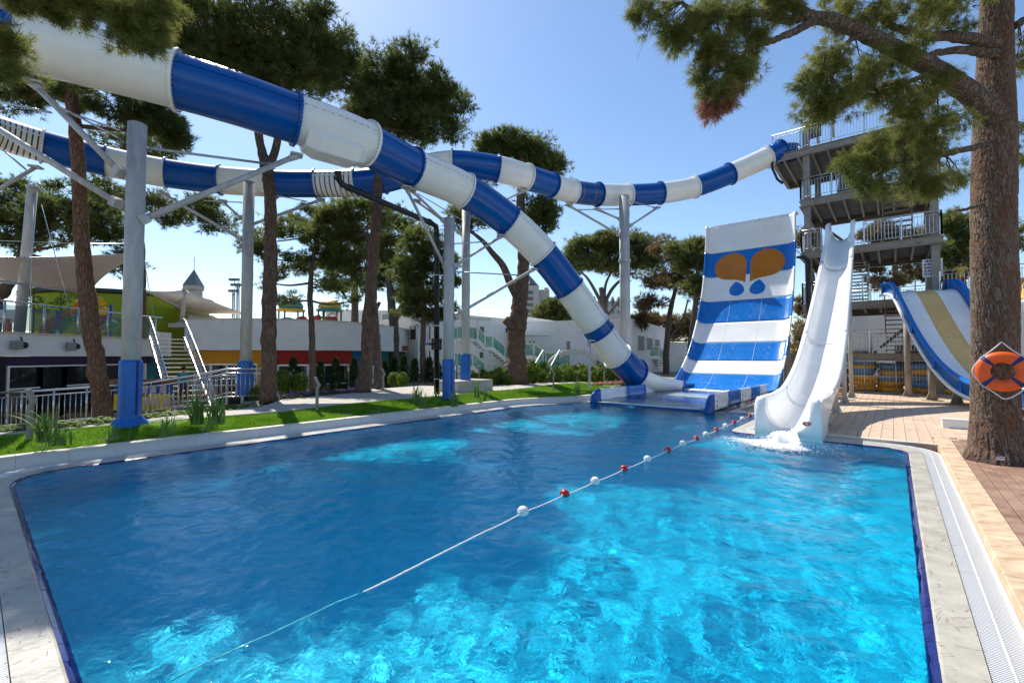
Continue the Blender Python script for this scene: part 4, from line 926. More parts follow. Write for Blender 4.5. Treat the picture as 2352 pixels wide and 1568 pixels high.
mb = MB(); mb.tube([(18.6, 15.4, .06), (18.6, 15.4, 5.6)], .16, 18); mb.build('centre_post', M['galv'], t)
for th in (1.5, 3.6, 5.7, 7.8):
    z = 5.2-.46*th; mb = MB(); mb.tube([(18.6, 15.4, z-.9), (18.6+1.2*math.cos(th), 15.4+1.2*math.sin(th), z-.46)], .05, 8); mb.build('arm', M['galv'], t)
# ================================================================ slide tower
def railing(parent, p, q, h=1.05, post=1.3, bal=.12, m=None, z_low=.12, base=True, r=.022):
    """a railing run from p to q (points on the floor line)"""
    m = m or M['stainless']; p, q = Vector(p), Vector(q); d = q-p; L = d.length; up = Vector((0, 0, h))
    mb = MB(); mb.tube([p+up, q+up], r, 8); rl = mb.build('railing', m, parent)
    for hz_ in (up*.86, Vector((0, 0, z_low))): mb = MB(); mb.tube([p+hz_, q+hz_], r*.58, 6); mb.build('cross_rail', m, rl)
    n = max(1, round(L/post))
    if parent.parent is None:
        mb = MB()
        for k in range(n+1):
            c = p+d*(k/n); mb.beam(c, c+up, .045, .045)
        o = mb.build('posts', m, rl); o['kind'] = 'stuff'
        mb = MB(); nb = int(L/bal)
        for k in range(1, nb):
            c = p+d*(k/nb); mb.beam(c+Vector((0, 0, z_low)), c+up*.86, .014, .014)
        if nb > 1: o = mb.build('balusters', m, rl); o['kind'] = 'stuff'
    return rl
TA0, TA1, TB0, TB1 = 26.2, 30.6, 3.3, -1.3
LV = [1.90, 4.30, 6.90, 9.50, 12.05]
tw = thing('slide_tower', 'grey steel slide tower with stacked railed platforms and open stairs', 'tower', AB(26.2, 1, 0))
TS = M['tower_steel']
for (a, b) in ((TA0, TB0), (TA0, TB1), (TA1, TB0), (TA1, TB1), (TA0, TB1-3.6), (TA1, TB1-3.6)):
    top = 13.0 if b > TB1-1 else 4.2
    mb = MB(); c = AB(a, b, 0)
    for s in (-1, 1): mb.box(Vector((c.x, c.y, top/2))+A_*(s*.135), (.02, .28, top), rz=R(50))
    mb.box((c.x, c.y, top/2), (.25, .016, top), rz=R(50)); cl = mb.build('column', TS, tw)
    mb = MB()
    for z in LV:
        if z < top: mb.box(Vector((c.x, c.y, z-.12)), (.32, .32, .04), rz=R(50)); mb.box(Vector((c.x, c.y, z-.42)), (.32, .32, .04), rz=R(50))
    mb.build('splice_plate', TS, cl)
def ibeam(name, p, q, h=.34, w=.16, parent=tw):
    mb = MB(); p, q = Vector(p), Vector(q); hz = Vector((0, 0, 1)); mb.beam(p+hz*(h/2-.012), q+hz*(h/2-.012), w, .024); mb.beam(p-hz*(h/2-.012), q-hz*(h/2-.012), w, .024); mb.beam(p, q, .014, h-.05); return mb.build(name, TS, parent)
M['floor_plate'] = mat('tower_floor', (.11, .105, .10), rough=.7, var=.15, vs=2)
for i, z in enumerate(LV):
    bl = TB0+.25 if i < 4 else 4.75; br = TB1-.2 if i != 1 else TB1-3.8; a_f = TA0-.25
    for a in (a_f, TA1+.2): ibeam('edge_beam', AB(a, bl, z-.19), AB(a, br, z-.19))
    for b in (bl, br): ibeam('side_beam', AB(a_f+.02, b, z-.19), AB(TA1+.18, b, z-.19), .30)
    b = bl-.45
    while b > br+.2:
        mb = MB(); mb.beam(AB(a_f+.05, b, z-.16), AB(TA1+.15, b, z-.16), .09, .16); mb.build('joist', TS, tw); b -= .62
    mb = MB(); c = AB((a_f+TA1+.2)/2, (bl+br)/2, z-.035); mb.box(c, (TA1+.2-a_f, bl-br, .05), rz=R(50)); mb.build('floor_plate', M['floor_plate'], tw)
    segs = [(bl, br)]
    if i == 2: segs = [(bl, 2.75), (1.1, br)]
    if i == 1: segs = [(bl, 1.2), (-1.4, br)]
    for b0, b1 in segs: railing(tw, AB(a_f, b0, z), AB(a_f, b1, z))
    railing(tw, AB(a_f, bl, z), AB(TA1, bl, z)) if i != 4 else railing(tw, AB(a_f+1.4, bl, z), AB(TA1, bl, z)); railing(tw, AB(a_f, br, z), AB(TA1, br, z)); railing(tw, AB(TA1+.15, bl, z), AB(TA1+.15, br, z))
# flights of stairs between the platforms
for i in range(len(LV)):
    z0 = 0.06 if i == 0 else LV[i-1]; z1 = LV[i]; b = 1.6 if i % 2 == 0 else -.1
    aL, aH = (27.0, 29.9) if i % 2 == 0 else (29.9, 27.0)
    fl = thing('stair_flight', ['lowest', 'second', 'third', 'fourth', 'topmost'][i]+' open steel stair flight inside the grey slide tower', 'stairs', AB(aL, b, z0), 'open stairs of the slide tower')
    n = int(round((z1-z0)/.2))
    for s in (-.55, .55):
        mb = MB(); mb.beam(AB(aL, b+s, z0), AB(aH, b+s, z1), .03, .24); mb.build('stringer', TS, fl)
    for k in range(n):
        t_ = (k+.5)/n; mb = MB(); mb.box(AB(aL+(aH-aL)*t_, b, z0+(z1-z0)*(k+1)/n-.02), (.27, 1.06, .045), rz=R(50)); mb.build('tread', TS, fl)
    for s in (-.55, .55):
        mb = MB(); up = Vector((0, 0, .95)); mb.tube([AB(aL, b+s, z0)+up, AB(aH, b+s, z1)+up], .02, 6)
        for t_ in (0.02, .34, .66, .98): q = AB(aL+(aH-aL)*t_, b+s, z0+(z1-z0)*t_); mb.tube([q, q+up], .018, 6)
        mb.build('handrail', M['stainless'], fl)
# braces, sign, locker, roof poles and awning
for (p, q) in ((AB(TA0, TB1, 9.3), AB(TA0+1.6, TB1, 7.6)), (AB(TA1, TB0, 9.3), AB(TA1, TB0-1.8, 7.4)), (AB(TA1, TB1, 4.2), AB(TA1, TB1+2, 2.2)), (AB(TA0, TB1+.0, 6.6), AB(TA0+1.4, TB1, 5.0))):
    mb = MB(); mb.beam(p, q, .14, .14); mb.build('diagonal_brace', TS, tw)
mb = MB(); mb.tube([AB(25.7, 4.7, 11.9), AB(25.6, 4.7, 11.3), AB(25.7, 4.5, 10.7), AB(25.9, 4.3, 10.5)], .06, 10); mb.build('drain_hose', M['black_pipe'], tw)
mb = MB(); mb.tube([AB(25.9, 3.75, 6.7), AB(25.9, 3.45, 6.62), AB(25.9, 3.3, 6.4), AB(25.9, 3.3, .1)], .10, 12); mb.build('drain_pipe', M['black_pipe'], tw)
M['pole_white'] = mat('cream_pole', (.50, .47, .42), rough=.5)
mb = MB(); mb.tube([P(1880, 330, 22.6), P(1866, 245, 22.4)], .06, 10); mb.build('roof_pole', M['pole_white'], tw)
for (p, q) in (((1915, 315, 22.2), (1908, 180, 22.5)), ((2060, 300, 23), (2075, 190, 23))):
    mb = MB(); mb.tube([P(*p), P(*q)], .06, 10); mb.build('roof_pole', M['pole_white'], tw)
mb = MB(); g = [[P(1990+u*130, 205+v*45-22*math.sin(u*3.1), 22+2.5*v) for u in np.linspace(0, 1, 8)] for v in np.linspace(0, 1, 5)]; mb.sheet(g); mb.build('awning', M['sail_pink'], tw, solid=.01)
mb = MB(); c = P(1866, 297, 22.5); mb.box(c, (.75, .05, .95), rz=R(-50)); lk = mb.build('notice_board', mat('board_grey', (.05, .05, .06)), tw)
sg = thing('rules_sign', 'white board with blue lines of lettering on the middle tower platform', 'sign', P(2142, 640, 19.6))
mb = MB(); c = P(2142, 615, 19.6); ax = Vector((.80, -.60, 0)); ay = Vector((0, 0, 1)); mb.box(c, (.66, .78, .03), ax=ax, ay=ay); pnl = mb.build('panel', M['white_paint'], sg)
M['sign_blue'] = mat('sign_blue', (.03, .06, .28), rough=.5)
nrm = ax.cross(ay); nrm = -nrm if nrm.y > 0 else nrm
for k, (u0, u1) in enumerate(((-.24, .26), (-.27, .27), (-.22, .2), (-.27, .24), (-.27, .1))):
    zc = .30-k*.14; mb = MB(); u = u0; rg = random.Random(k)
    while u < u1:
        w_ = rg.uniform(.05, .13); w_ = min(w_, u1-u); mb.box(c+ax*(u+w_/2)+Vector((0, 0, zc))+nrm*.018, (w_, .07, .006), ax=ax, ay=ay); u += w_+.03
    o = mb.build('text_line', M['sign_blue'], pnl); o['kind'] = 'stuff'
mb = MB(); mb.tube([c-Vector((.2, -.1, 1.1)), c+Vector((-.2, .15, .2))], .025, 6); mb.build('stand', M['stainless'], sg)
# ================================================================ ring rack under the tower
rk = thing('ring_rack', 'barred steel pen under the tower holding stacked yellow and blue rings', 'rack', AB(25.9, 1, 0))
pL, pR = AB(25.75, 3.4, .1), AB(25.75, -2.2, .1)
for z in (.12, .85, 1.55):
    mb = MB(); mb.tube([(pL.x, pL.y, z), (pR.x, pR.y, z)], .022, 6); mb.build('rail', M['stainless'], rk)
for k in range(52):
    q = pL+(pR-pL)*(k/51.); mb = MB(); mb.tube([(q.x, q.y, .08), (q.x, q.y, 1.58)], .008 if k % 10 else .025, 6); mb.build('bar', M['stainless'], rk)
def ring_mesh(R0, r0):
    mb = MB(); n, m = 36, 16; g = []
    for i in range(n+1):
        a = 2*math.pi*i/n; w = 1+.05*math.cos(9*a); g.append([((R0+r0*math.cos(2*math.pi*j/m))*math.cos(a), (R0+r0*math.cos(2*math.pi*j/m))*math.sin(a), r0*.92*w*math.sin(2*math.pi*j/m)) for j in range(m+1)])
    mb.sheet(g); me = bpy.data.meshes.new('swim_ring'); me.from_pydata(mb.v, [], mb.f); me.polygons.foreach_set('use_smooth', [True]*len(mb.f)); return me
my = ring_mesh(.36, .155); my.materials.append(M['ring_yellow']); mbl = ring_mesh(.36, .155); mbl.materials.append(M['ring_blue'])
stacks = [(1955, 'bbbb'), (1976, 'ybbb'), (2029, 'yyybyb'), (2080, 'yybyb'), (2133, 'ybbyb'), (2186, 'yby')]
ordn = ['bottom', 'second', 'third', 'fourth', 'fifth', 'sixth']
for i, (x, cs) in enumerate(stacks):
    b = float(np.interp(x, [1945, 2157], [2.95, -1.25])); a = 26.45+.25*(i % 2)+(1.1 if i == 0 else 0)
    for k, c in enumerate(cs):
        o = bpy.data.objects.new('swim_ring', my if c == 'y' else mbl); col.objects.link(o); q = AB(a+random.uniform(-.06, .06), b+random.uniform(-.05, .05), .24+k*.262); o.location = q; o.rotation_euler = (random.uniform(-.08, .08), random.uniform(-.08, .08), random.uniform(0, 6))
        side = ['stack deep behind the white slide', 'stack next to the white slide', 'second stack from the white slide', 'third stack from the white slide', 'fourth stack from the white slide', 'stack hidden most by the lane slide'][i]
        tag(o, f"{'yellow' if c == 'y' else 'blue'} swim ring, {ordn[k]} from below in rack {side}" if k else f"{'yellow' if c == 'y' else 'blue'} swim ring at the bottom of the rack {side}", 'swim ring', 'swim rings stacked in the rack under the tower')
# ================================================================ small things on the right deck
t = thing('wooden_box', 'small slotted wooden step box beside the white slide on the pavers', 'box', Gz(1930, 917, .085))
c = Gz(1930, 917, .085)
for k in range(4): mb = MB(); mb.bbox((c.x, c.y, .15+k*.115), (.36, .30, .10 if k != 1 else .04), rz=R(50), bev=.006); mb.build('slat', M['plank'] if k == 1 else mat('pale_wood', (.42, .24, .11), rough=.7, var=.2, vs=8), t)
t = thing('white_step', 'low white block on the paving left of the big trunk', 'block', Gz(2213, 983, .085))
c = Gz(2213, 985, .085); mb = MB(); mb.bbox((c.x, c.y+.2, .18), (.36, .45, .19), rz=R(50), bev=.008); mb.build('body', M['white_paint'], t); mb = MB(); mb.bbox((c.x, c.y+.2, .285), (.39, .48, .018), rz=R(50), bev=.006); mb.build('lid', M['cap_stone'], t)
# white clad building behind the tower
t = thing('clad_building', 'white ribbed-clad building seen through the foot of the tower', 'building', AB(37, 0, 0))
mb = MB(); c = AB(38, -2, 2.2); mb.box(c, (3, 13, 4.6), rz=R(50)); mb.build('wall', M['clad'], t)
mb = MB()
for k in range(60): q = AB(36.48, 4.3-k*.21, 2.2); mb.box(q, (.03, .03, 4.5), rz=R(50))
o = mb.build('cladding_ribs', M['clad'], t); o['kind'] = 'stuff'
mb = MB(); q = AB(36.45, -.6, 1.3); mb.box(q, (.06, 1.4, 2.2), rz=R(50)); dr = mb.build('door', M['window'], t)
mb = MB(); q = AB(36.44, 1.6, 1.5); mb.box(q, (.05, 1.2, 1.3), rz=R(50)); mb.build('window', M['window'], t)
for k, (b0, hh) in enumerate(((6.0, 1.9), (7.4, 1.7))):
    t = thing('timber_fence', ['weathered grey board fence left of the white slide', 'lower weathered board fence by the half pipe foot'][k], 'fence', AB(28, b0-3, 0))
    for j in range(12):
        q = AB(31.5+k*.6, b0-3.2+j*.19, hh/2+random.uniform(0, .04)); mb = MB(); mb.box(q, (.03, .17, hh), rz=R(50)); mb.build('board', mat('grey_board', (.24, .22, .19), rough=.85, var=.2) if j == 0 and k == 0 else bpy.data.materials['grey_board'], t)
# ================================================================ lifebuoy on the trunk
TRC = Vector((7.62, 7.20, .1))
ctr = P(2303, 853, 6.62); nd = Vector((-ctr.x, -ctr.y, 0)).normalized(); ctr = ctr
t = thing('lifebuoy', 'bright orange lifebuoy with blue straps hanging on the big pine trunk', 'lifebuoy', ctr)
ux = Vector((-nd.y, nd.x, 0)); uz = Vector((0, 0, 1)); R0, r0 = .208, .082
mb = MB(); g = []
for i in range(49):
    a = 2*math.pi*i/48; e = ux*math.cos(a)+uz*math.sin(a); g.append([ctr+e*(R0+r0*math.cos(th))+nd*(r0*.72*math.sin(th)) for th in np.linspace(0, 2*math.pi, 21)])
mb.sheet(g); mb.build('ring', M['orange'], t)
for a0 in (45, 135, 225, 315):
    g = []
    for a in np.linspace(a0-6.5, a0+6.5, 6):
        e = ux*math.cos(R(a))+uz*math.sin(R(a)); g.append([ctr+e*(R0+(r0+.004)*math.cos(th))+nd*((r0*.72+.004)*math.sin(th)) for th in np.linspace(0, 2*math.pi, 21)])
    mb = MB(); mb.sheet(g); mb.build('strap', M['strap_blue'], t)
mb = MB(); att = [ctr+(ux*math.cos(R(a))+uz*math.sin(R(a)))*(R0+r0+.006) for a in (45, 135, 225, 315)]
top = ctr+uz*.43+nd*-.02
rp = [att[0]]+[att[0].lerp(top, k/4.)-uz*(.012*math.sin(k*.78)) for k in range(1, 5)]+[top.lerp(att[1], k/4.)-uz*(.012*math.sin(k*.78)) for k in range(1, 5)]
mb.tube(rp, .008, 8)
lowp = [att[2], att[2]-uz*.05+ux*.06, ctr-uz*.34+ux*.0-ux*.06, ctr-uz*.39+nd*.03, ctr-uz*.36+ux*.09, att[3]-uz*.03, att[3]]; mb.tube(catmull(lowp, 6), .008, 8)
for (i, j) in ((0, 3), (1, 2)):
    mid = (att[i]+att[j])/2; out = (mid-ctr).normalized(); mb.tube(catmull([att[i], mid+out*.10, att[j]], 8), .008, 8)
mb.build('grab_rope', M['rope'], t)
mb = MB(); mb.tube([top-nd*.12, top+nd*.02], .008, 6); mb.build('hook', M['bolt'], t)
# ================================================================ left club wing (wall runs straight away at the left)
XW = -17.1
t = thing('club_wing', 'white parapet club wing with dark purple band and large windows at left', 'building', (XW, 17, -1))
zf = -1.0; zb1 = 1.75; zt = 2.52
def wall_box(name, y0, y1, z0, z1, m, parent, dx=0, th=.3):
    mb = MB(); mb.box((XW-th/2+dx, (y0+y1)/2, (z0+z1)/2), (th, y1-y0, z1-z0)); return mb.build(name, m, parent)
wall_box('parapet', 11, 21.6, zb1, zt, M['white_wall'], t, .10, .4)
mb = MB(); mb.box((XW-.08, 16.3, zt+.03), (.52, 10.7, .05)); mb.build('coping', M['cap_stone'], t)
wall_box('purple_band', 15.4, 21.5, 1.42, zb1-.003, M['purple'], t); wall_box('dark_wall', 11, 15.4, zf, zb1-.003, M['black_wall'], t, .002)
wall_box('sill_wall', 15.4, 21.5, zf, -.75, M['purple'], t)
mb = MB(); mb.box((XW-6.3, 16.5, 2.30), (12.0, 10.2, .30)); mb.build('terrace_slab', M['path'], t)
wall_box('teal_pier', 21.62, 22.3, zf, 1.75, M['teal_wall'], t, .25, .5); wall_box('pier_head', 21.62, 22.4, 1.752, 2.9, M['white_wall'], t, .32, .5)
ywin = [15.5, 16.6, 17.5, 18.9, 20.0, 21.3]
for k, (y0, y1) in enumerate(zip(ywin[:-1], ywin[1:])):
    mb = MB(); mb.box((XW-.12, (y0+y1)/2, .33), (.03, y1-y0-.08, 2.12)); wn_ = mb.build('window', M['window'], t)
    mb = MB()
    for yy in (y0, y1): mb.box((XW-.06, yy, .33), (.10, .07, 2.18))
    mb.box((XW-.06, (y0+y1)/2, 1.40), (.11, y1-y0, .06)); mb.box((XW-.06, (y0+y1)/2, .62), (.09, y1-y0-.07, .05)) if k != 1 else None; mb.box((XW-.06, (y0+y1)/2, -.73), (.11, y1-y0, .05)); mb.build('window_frame', M['white_paint'], wn_)
# glass balustrade on the parapet
bt = thing('glass_balustrade', 'glass balustrade with steel handrail along the left terrace parapet', 'railing', (XW, 17, zt+.05))
mb = MB(); mb.tube([(XW, 11, zt+1.10), (XW, 22.2, zt+1.10)], .03, 10); mb.build('handrail', M['stainless'], bt)
yy = 11.4
while yy < 22.2:
    mb = MB(); mb.tube([(XW, yy, zt+.05), (XW, yy, zt+1.1)], .035, 8); mb.build('post', M['stainless'], bt)
    if yy+1.3 < 22.4: mb = MB(); mb.box((XW, yy+.65, zt+.55), (.012, 1.2, .86)); mb.build('pane', M['glass_clear'], bt)
    yy += 1.3
for k, (x, y, lab) in enumerate(((60, 783, 'first steel floodlight on the white parapet from the picture edge'), (172, 785, 'second steel floodlight on the white parapet, nearer the big post'))):
    Yq = 15.6+k*1.9; q = Vector((XW+.12, Yq, 2.13)); f = thing('floodlight', lab, 'floodlight', q, 'floodlights on the left parapet')
    mb = MB(); mb.bbox(q+Vector((.14, -.12, 0)), (.10, .34, .30), bev=.015); mb.build('housing', mat('flood_grey', (.20, .21, .21), rough=.4, metal=.5) if k == 0 else bpy.data.materials['flood_grey'], f)
    for j in range(5): mb = MB(); mb.box(q+Vector((.20, -.12, -.12+j*.06)), (.02, .32, .012)); mb.build('cooling_fin', M['stainless'], f)
    mb = MB(); mb.tube([q+Vector((0, .12, .3)), q+Vector((.06, .12, .12)), q+Vector((.1, .1, -.05))], .02, 8); mb.lathe([(0, -.04), (.11, -.04), (.11, .04), (0, .04)], q+Vector((.12, .13, 0)), 16, axis=(0, 1, 0)); mb.build('bracket', M['black_pipe'], f)
# ================================================================ central curved club building
cpl = [(-22.5, 27.2), (-18.2, 26.2), (-15.5, 25.9), (-13.2, 26.1), (-11.4, 26.9), (-10.2, 28.2), (-9.35, 30.2), (-8.8, 33), (-8.5, 37)]
CC = catmull([(x, y, 0) for x, y in cpl], 12)[:, :2]
t = thing('club_building', 'curved white parapet building with yellow, red and blue bands above windows', 'building', (-13, 27, -1))
def curved(name, x0, x1, z0, z1, m, parent, off=0, th=.35, pts=None):
    sel = [p for p in CC if x0-1e-6 <= p[0] <= x1+1e-6]
    sel = [np.array((x0, float(np.interp(x0, CC[:, 0], CC[:, 1]))))]+[p for p in sel if x0+.02 < p[0] < x1-.02]+[np.array((x1, float(np.interp(x1, CC[:, 0], CC[:, 1]))))]
    sel = np.array(sel); d = np.gradient(sel, axis=0); d /= np.linalg.norm(d, axis=1)[:, None]; nn = np.stack([d[:, 1], -d[:, 0]], 1)
    o_ = sel+nn*off; i_ = o_-nn*th; mb = MB()
    mb.sheet([[(o_[k][0], o_[k][1], z0), (o_[k][0], o_[k][1], z1), (i_[k][0], i_[k][1], z1), (i_[k][0], i_[k][1], z0), (o_[k][0], o_[k][1], z0)] for k in range(len(sel))], smooth=False)
    n = 5; q = len(mb.v); mb.f += [(0, 1, 2, 3), (q-5, q-2, q-3, q-4)]; mb.sm += [False]*2
    return mb.build(name, m, parent, recalc=True)
curved('parapet', -18.6, -8.5, 2.10, 3.82, M['white_wall'], t, .35, .5); curved('coping', -18.7, -8.45, 3.825, 3.88, M['cap_stone'], t, .40, .6)
curved('yellow_wall', -18.6, -14.02, 1.32, 2.097, M['yellow_wall'], t); curved('red_wall', -14.0, -10.02, 1.27, 2.097, M['red_wall'], t); curved('blue_wall', -10.0, -9.1, 1.15, 2.097, M['blue_wall'], t); curved('teal_wall', -9.08, -8.5, -1.2, 2.097, M['teal_wall'], t)
curved('red_pier', -14.0, -13.45, -1.2, 1.267, M['red_wall'], t); curved('yellow_pier', -14.5, -14.02, -1.2, 1.317, M['yellow_wall'], t)
def cwin(x0, x1, z1, parent):
    w_ = curved('window', x0+.05, x1-.05, -1.0, z1-.05, M['window'], parent, -.08, .04)
    mb = MB()
    for x in (x0+.02, x1-.02):
        y = float(np.interp(x, CC[:, 0], CC[:, 1])); mb.box((x, y+.02, (z1-1)/2), (.07, .12, z1+1))
    y0, y1 = [float(np.interp(x, CC[:, 0], CC[:, 1])) for x in (x0, x1)]
    mb.beam((x0, y0+.02, z1-.04), (x1, y1+.02, z1-.04), .10, .07); mb.beam((x0, y0+.03, .1), (x1, y1+.03, .1), .08, .05); mb.build('window_frame', M['white_paint'], w_)
for x0, x1 in ((-18.2, -17.2), (-17.2, -16.2), (-16.2, -15.3), (-15.3, -14.5)): cwin(x0, x1, 1.31, t)
for x0, x1 in ((-13.4, -12.6), (-12.6, -11.9), (-11.9, -11.2), (-11.2, -10.65), (-10.65, -10.1)): cwin(x0, x1, 1.26, t)
for x0, x1 in ((-9.95, -9.6), (-9.6, -9.3), (-9.3, -9.1)): cwin(x0, x1, 1.14, t)
mb = MB(); mb.prism([(p[0], p[1]+.1) for p in CC[6:]]+[(-9, 45), (-22, 45)], 3.45, 3.70); mb.build('roof_terrace', M['path'], t)
mb = MB(); mb.box((-8.2, 34.6, 2.35), (.5, .3, .35)); mb.build('rusty_spout', M['rust'], t)
# green drum pavilion on the terrace
t = thing('green_pavilion', 'lime green rounded pavilion with dark flat roof on the club terrace', 'building', (-20.5, 31, 2.6))
g = []; nseg = 48
for z in (-1.1, 5.55): g.append([(-26.6+4.7*math.cos(a), 31.5+4.6*math.sin(a), z) for a in np.linspace(0, 2*math.pi, nseg+1)])
mb = MB(); mb.sheet(g); mb.build('wall', M['green_wall'], t)
mb = MB(); mb.lathe([(0, .28), (1.06, .22), (1.08, .0), (0, -.02)], (0, 0, 0), 48, smooth=False); mb.v = [(-26.6+4.7*v[0], 31.5+4.6*v[1], 5.6+v[2]) for v in mb.v]; mb.build('roof', mat('dark_roof', (.035, .04, .035), rough=.7), t)
# back building volume behind pavilion / terrace floor edge
# ================================================================ stairs up to the terrace
st = thing('terrace_stairs', 'steel and wood outdoor staircase with curved handrails up to the club terrace', 'stairs', P(420, 930, 18.2))
sA, sB = P(448, 955, 17.2), P(385, 748, 21.5); sA.z = -.75; sB.z = 2.55
du = Vector((sB.x-sA.x, sB.y-sA.y, 0)); wv = Vector((du.y, -du.x, 0)).normalized()
n = 18
for k in range(n):
    f = (k+.5)/n; q = sA.lerp(sB, f); mb = MB(); mb.box((q.x, q.y, sA.z+(sB.z-sA.z)*(k+1)/n), (.30, 1.25, .05), rz=math.atan2(du.y, du.x)); mb.build('tread', M['cap_stone'], st)
for s in (-.66, .66):
    mb = MB(); mb.beam(sA+wv*s, sB+wv*s, .04, .28); mb.build('stringer', M['stainless'], st)
    mb = MB(); up = Vector((0, 0, .95)); hp_ = [sA+wv*s+Vector((0, 0, .2))-du.normalized()*.2, sA+wv*s+up+du.normalized()*.1, sA.lerp(sB, .30)+wv*s+up, sA.lerp(sB, .36)+wv*s+up*1.0, sA.lerp(sB, .62)+wv*s+up*1.05, sB+wv*s+up, sB+wv*s+up+du.normalized()*.9]
    mb.tube(catmull(hp_, 6), .032, 10); hr = mb.build('handrail', M['stainless'], st)
    mb = MB()
    for k in range(30): q = sA.lerp(sB, (k+.5)/30)+wv*s; mb.tube([q, q+up*.97], .009 if k % 6 else .02, 5)
    o = mb.build('balusters', M['stainless'], hr); o['kind'] = 'stuff'
# notice board with posters below the stairs
kb = thing('notice_board', 'blue and yellow notice board with small posters behind the ramp railing', 'board', P(345, 935, 15.6))
bx0, bx1, Yb = 262, 396, 15.6
def board_rect(x0, x1, y0, y1, dy, th, m, name, parent):
    p_, q_ = P(x0, y1, Yb), P(x1, y0, Yb); mb = MB(); mb.box(((p_.x+q_.x)/2, Yb-dy, (p_.z+q_.z)/2), (q_.x-p_.x, th, q_.z-p_.z)); return mb.build(name, m, parent)
top_ = board_rect(bx0, bx1, 879, 904, 0, .06, mat('board_blue', (.012, .05, .20), rough=.5), 'upper_panel', kb); low_ = board_rect(bx0, bx1-6, 904.5, 942, 0, .06, mat('board_yellow', (.70, .47, .015), rough=.5), 'lower_panel', kb)
board_rect(bx0-3, bx1+4, 871, 878.5, .02, .3, M['rust'], 'ledge', kb)
M['poster'] = mat('poster_paper', (.66, .62, .60), rough=.7, var=.2, vs=14, c2=(.55, .30, .28))
for x in (310, 329, 348, 371): board_rect(x, x+13, 884, 902, .035, .008, M['poster'], 'poster', top_)
for x in (312, 332, 353, 375): board_rect(x, x+13, 913, 933, .035, .008, M['poster'], 'poster', low_)
def text(s, p, size, m, parent, rotz=0, ext=.004):
    c = bpy.data.curves.new('lettering', 'FONT'); c.body = s; c.size = size; c.extrude = ext; c.align_x = 'CENTER'
    o = bpy.data.objects.new('tmp', c); col.objects.link(o); dg = bpy.context.evaluated_depsgraph_get(); me = bpy.data.meshes.new_from_object(o.evaluated_get(dg)); bpy.data.objects.remove(o)
    me.transform(Matrix.Translation(Vector(p)-ORG[parent.name]) @ Matrix.Rotation(rotz, 4, 'Z') @ Matrix.Rotation(math.pi/2, 4, 'X')); me.name = 'lettering'
    me.materials.clear(); q = link_mesh('lettering', me, parent, m); KIDS.setdefault(parent.name, []).append(q); return q
M['ink'] = mat('dark_ink', (.008, .009, .02), rough=.5)
pp = P(331, 884.5, Yb); text('KIDS CLUB', (pp.x, Yb-.036, pp.z), .19, M['ink'], top_)
pp = P(331, 911, Yb); text('YEARS', (pp.x, Yb-.036, pp.z), .13, M['ink'], low_)
# ramp railing (stainless) in front of the sunken court
def steel_rail(label, pts, h=1.0, bal=.13, every=6):
    pts = [Vector(p) for p in pts]; t = thing('steel_railing', label, 'railing', pts[0], 'stainless railings round the sunken court'); up = Vector((0, 0, h))
    mb = MB(); mb.tube([p+up for p in pts], .032, 10); mb.build('handrail', M['stainless'], t)
    mb = MB(); mb.tube([p+up*.86 for p in pts], .016, 8); mb.build('mid_rail', M['stainless'], t); mb = MB(); mb.tube([p+up*.1 for p in pts], .016, 8); mb.build('bottom_rail', M['stainless'], t)
    k = 0
    for p, q in zip(pts[:-1], pts[1:]):
        n = max(1, int((q-p).length/bal))
        for i in range(n):
            c = p.lerp(q, i/n); mb = MB(); mb.tube([c+up*.1, c+up*(.86 if k % every else 1.0)], .011 if k % every else .026, 6); mb.build('baluster' if k % every else 'post', M['stainless'], t); k += 1
    return t
steel_rail('long stainless railing in front of the left club windows', [P(-20, 985, 12.9), P(70, 980, 12.9), P(210, 968, 13.2), P(268, 962, 13.6)], 1.0)
steel_rail('stainless ramp railing rising to the right behind the reeds', [P(275, 962, 14.6), P(345, 950, 14.9), P(430, 936, 15.0), P(520, 917, 15.4), P(594, 915, 15.6)], 1.02)
steel_rail('rear stainless ramp railing in front of the blue padded post foot', [P(430, 935, 16.0), P(520, 908, 16.4), P(604, 906, 16.7)], .95, .16)
steel_rail('short stainless railing by the stair foot', [P(460, 925, 17.6), P(505, 918, 18.2), P(600, 912, 18.5)], .95, .2)
# ================================================================ shade sails and their masts
def sail(label, corners, m, sag=.6, belly=.12, n=16):
    c = [Vector(p) for p in corners]; t = thing('shade_sail', label, 'shade sail', c[0]); g = []
    for i in range(n+1):
        u = i/n; row = []
        for j in range(n+1):
            v = j/n; p = c[0]*(1-u)*(1-v)+c[1]*u*(1-v)+c[2]*u*v+c[3]*(1-u)*v; ctr_ = (c[0]+c[1]+c[2]+c[3])/4
            e = max(4*u*(1-u)*(1-4*v*(1-v)), 4*v*(1-v)*(1-4*u*(1-u))); p = p.lerp(ctr_, belly*e); p.z -= sag*(4*u*(1-u))*(4*v*(1-v)); row.append(p)
        g.append(row)
    mb = MB(); mb.sheet(g); fb = mb.build('fabric', m, t, solid=.012)
    mb = MB()
    for e in (g[0], g[-1], [r[0] for r in g], [r[-1] for r in g]): mb.tube(e, .02, 6)
    mb.build('edge_cable', M['stainless'], t); return t
sail('large rosy fabric shade sail stretched over the left terrace', [P(-80, 590, 15), P(330, 580, 20), P(205, 672, 24), P(-120, 640, 21)], M['sail_pink'], .35)
sail('cream shade sail with its peak at the grey mast beside the green pavilion', [P(425, 665, 27.5), P(330, 668, 24), P(425, 722, 33), P(566, 722, 30)], M['sail'], .25, .10)
sail('low cream shade sail just above the curved parapet', [P(425, 718, 29), P(430, 735, 27), P(600, 742, 30), P(560, 733, 34)], M['sail'], .1, .05)
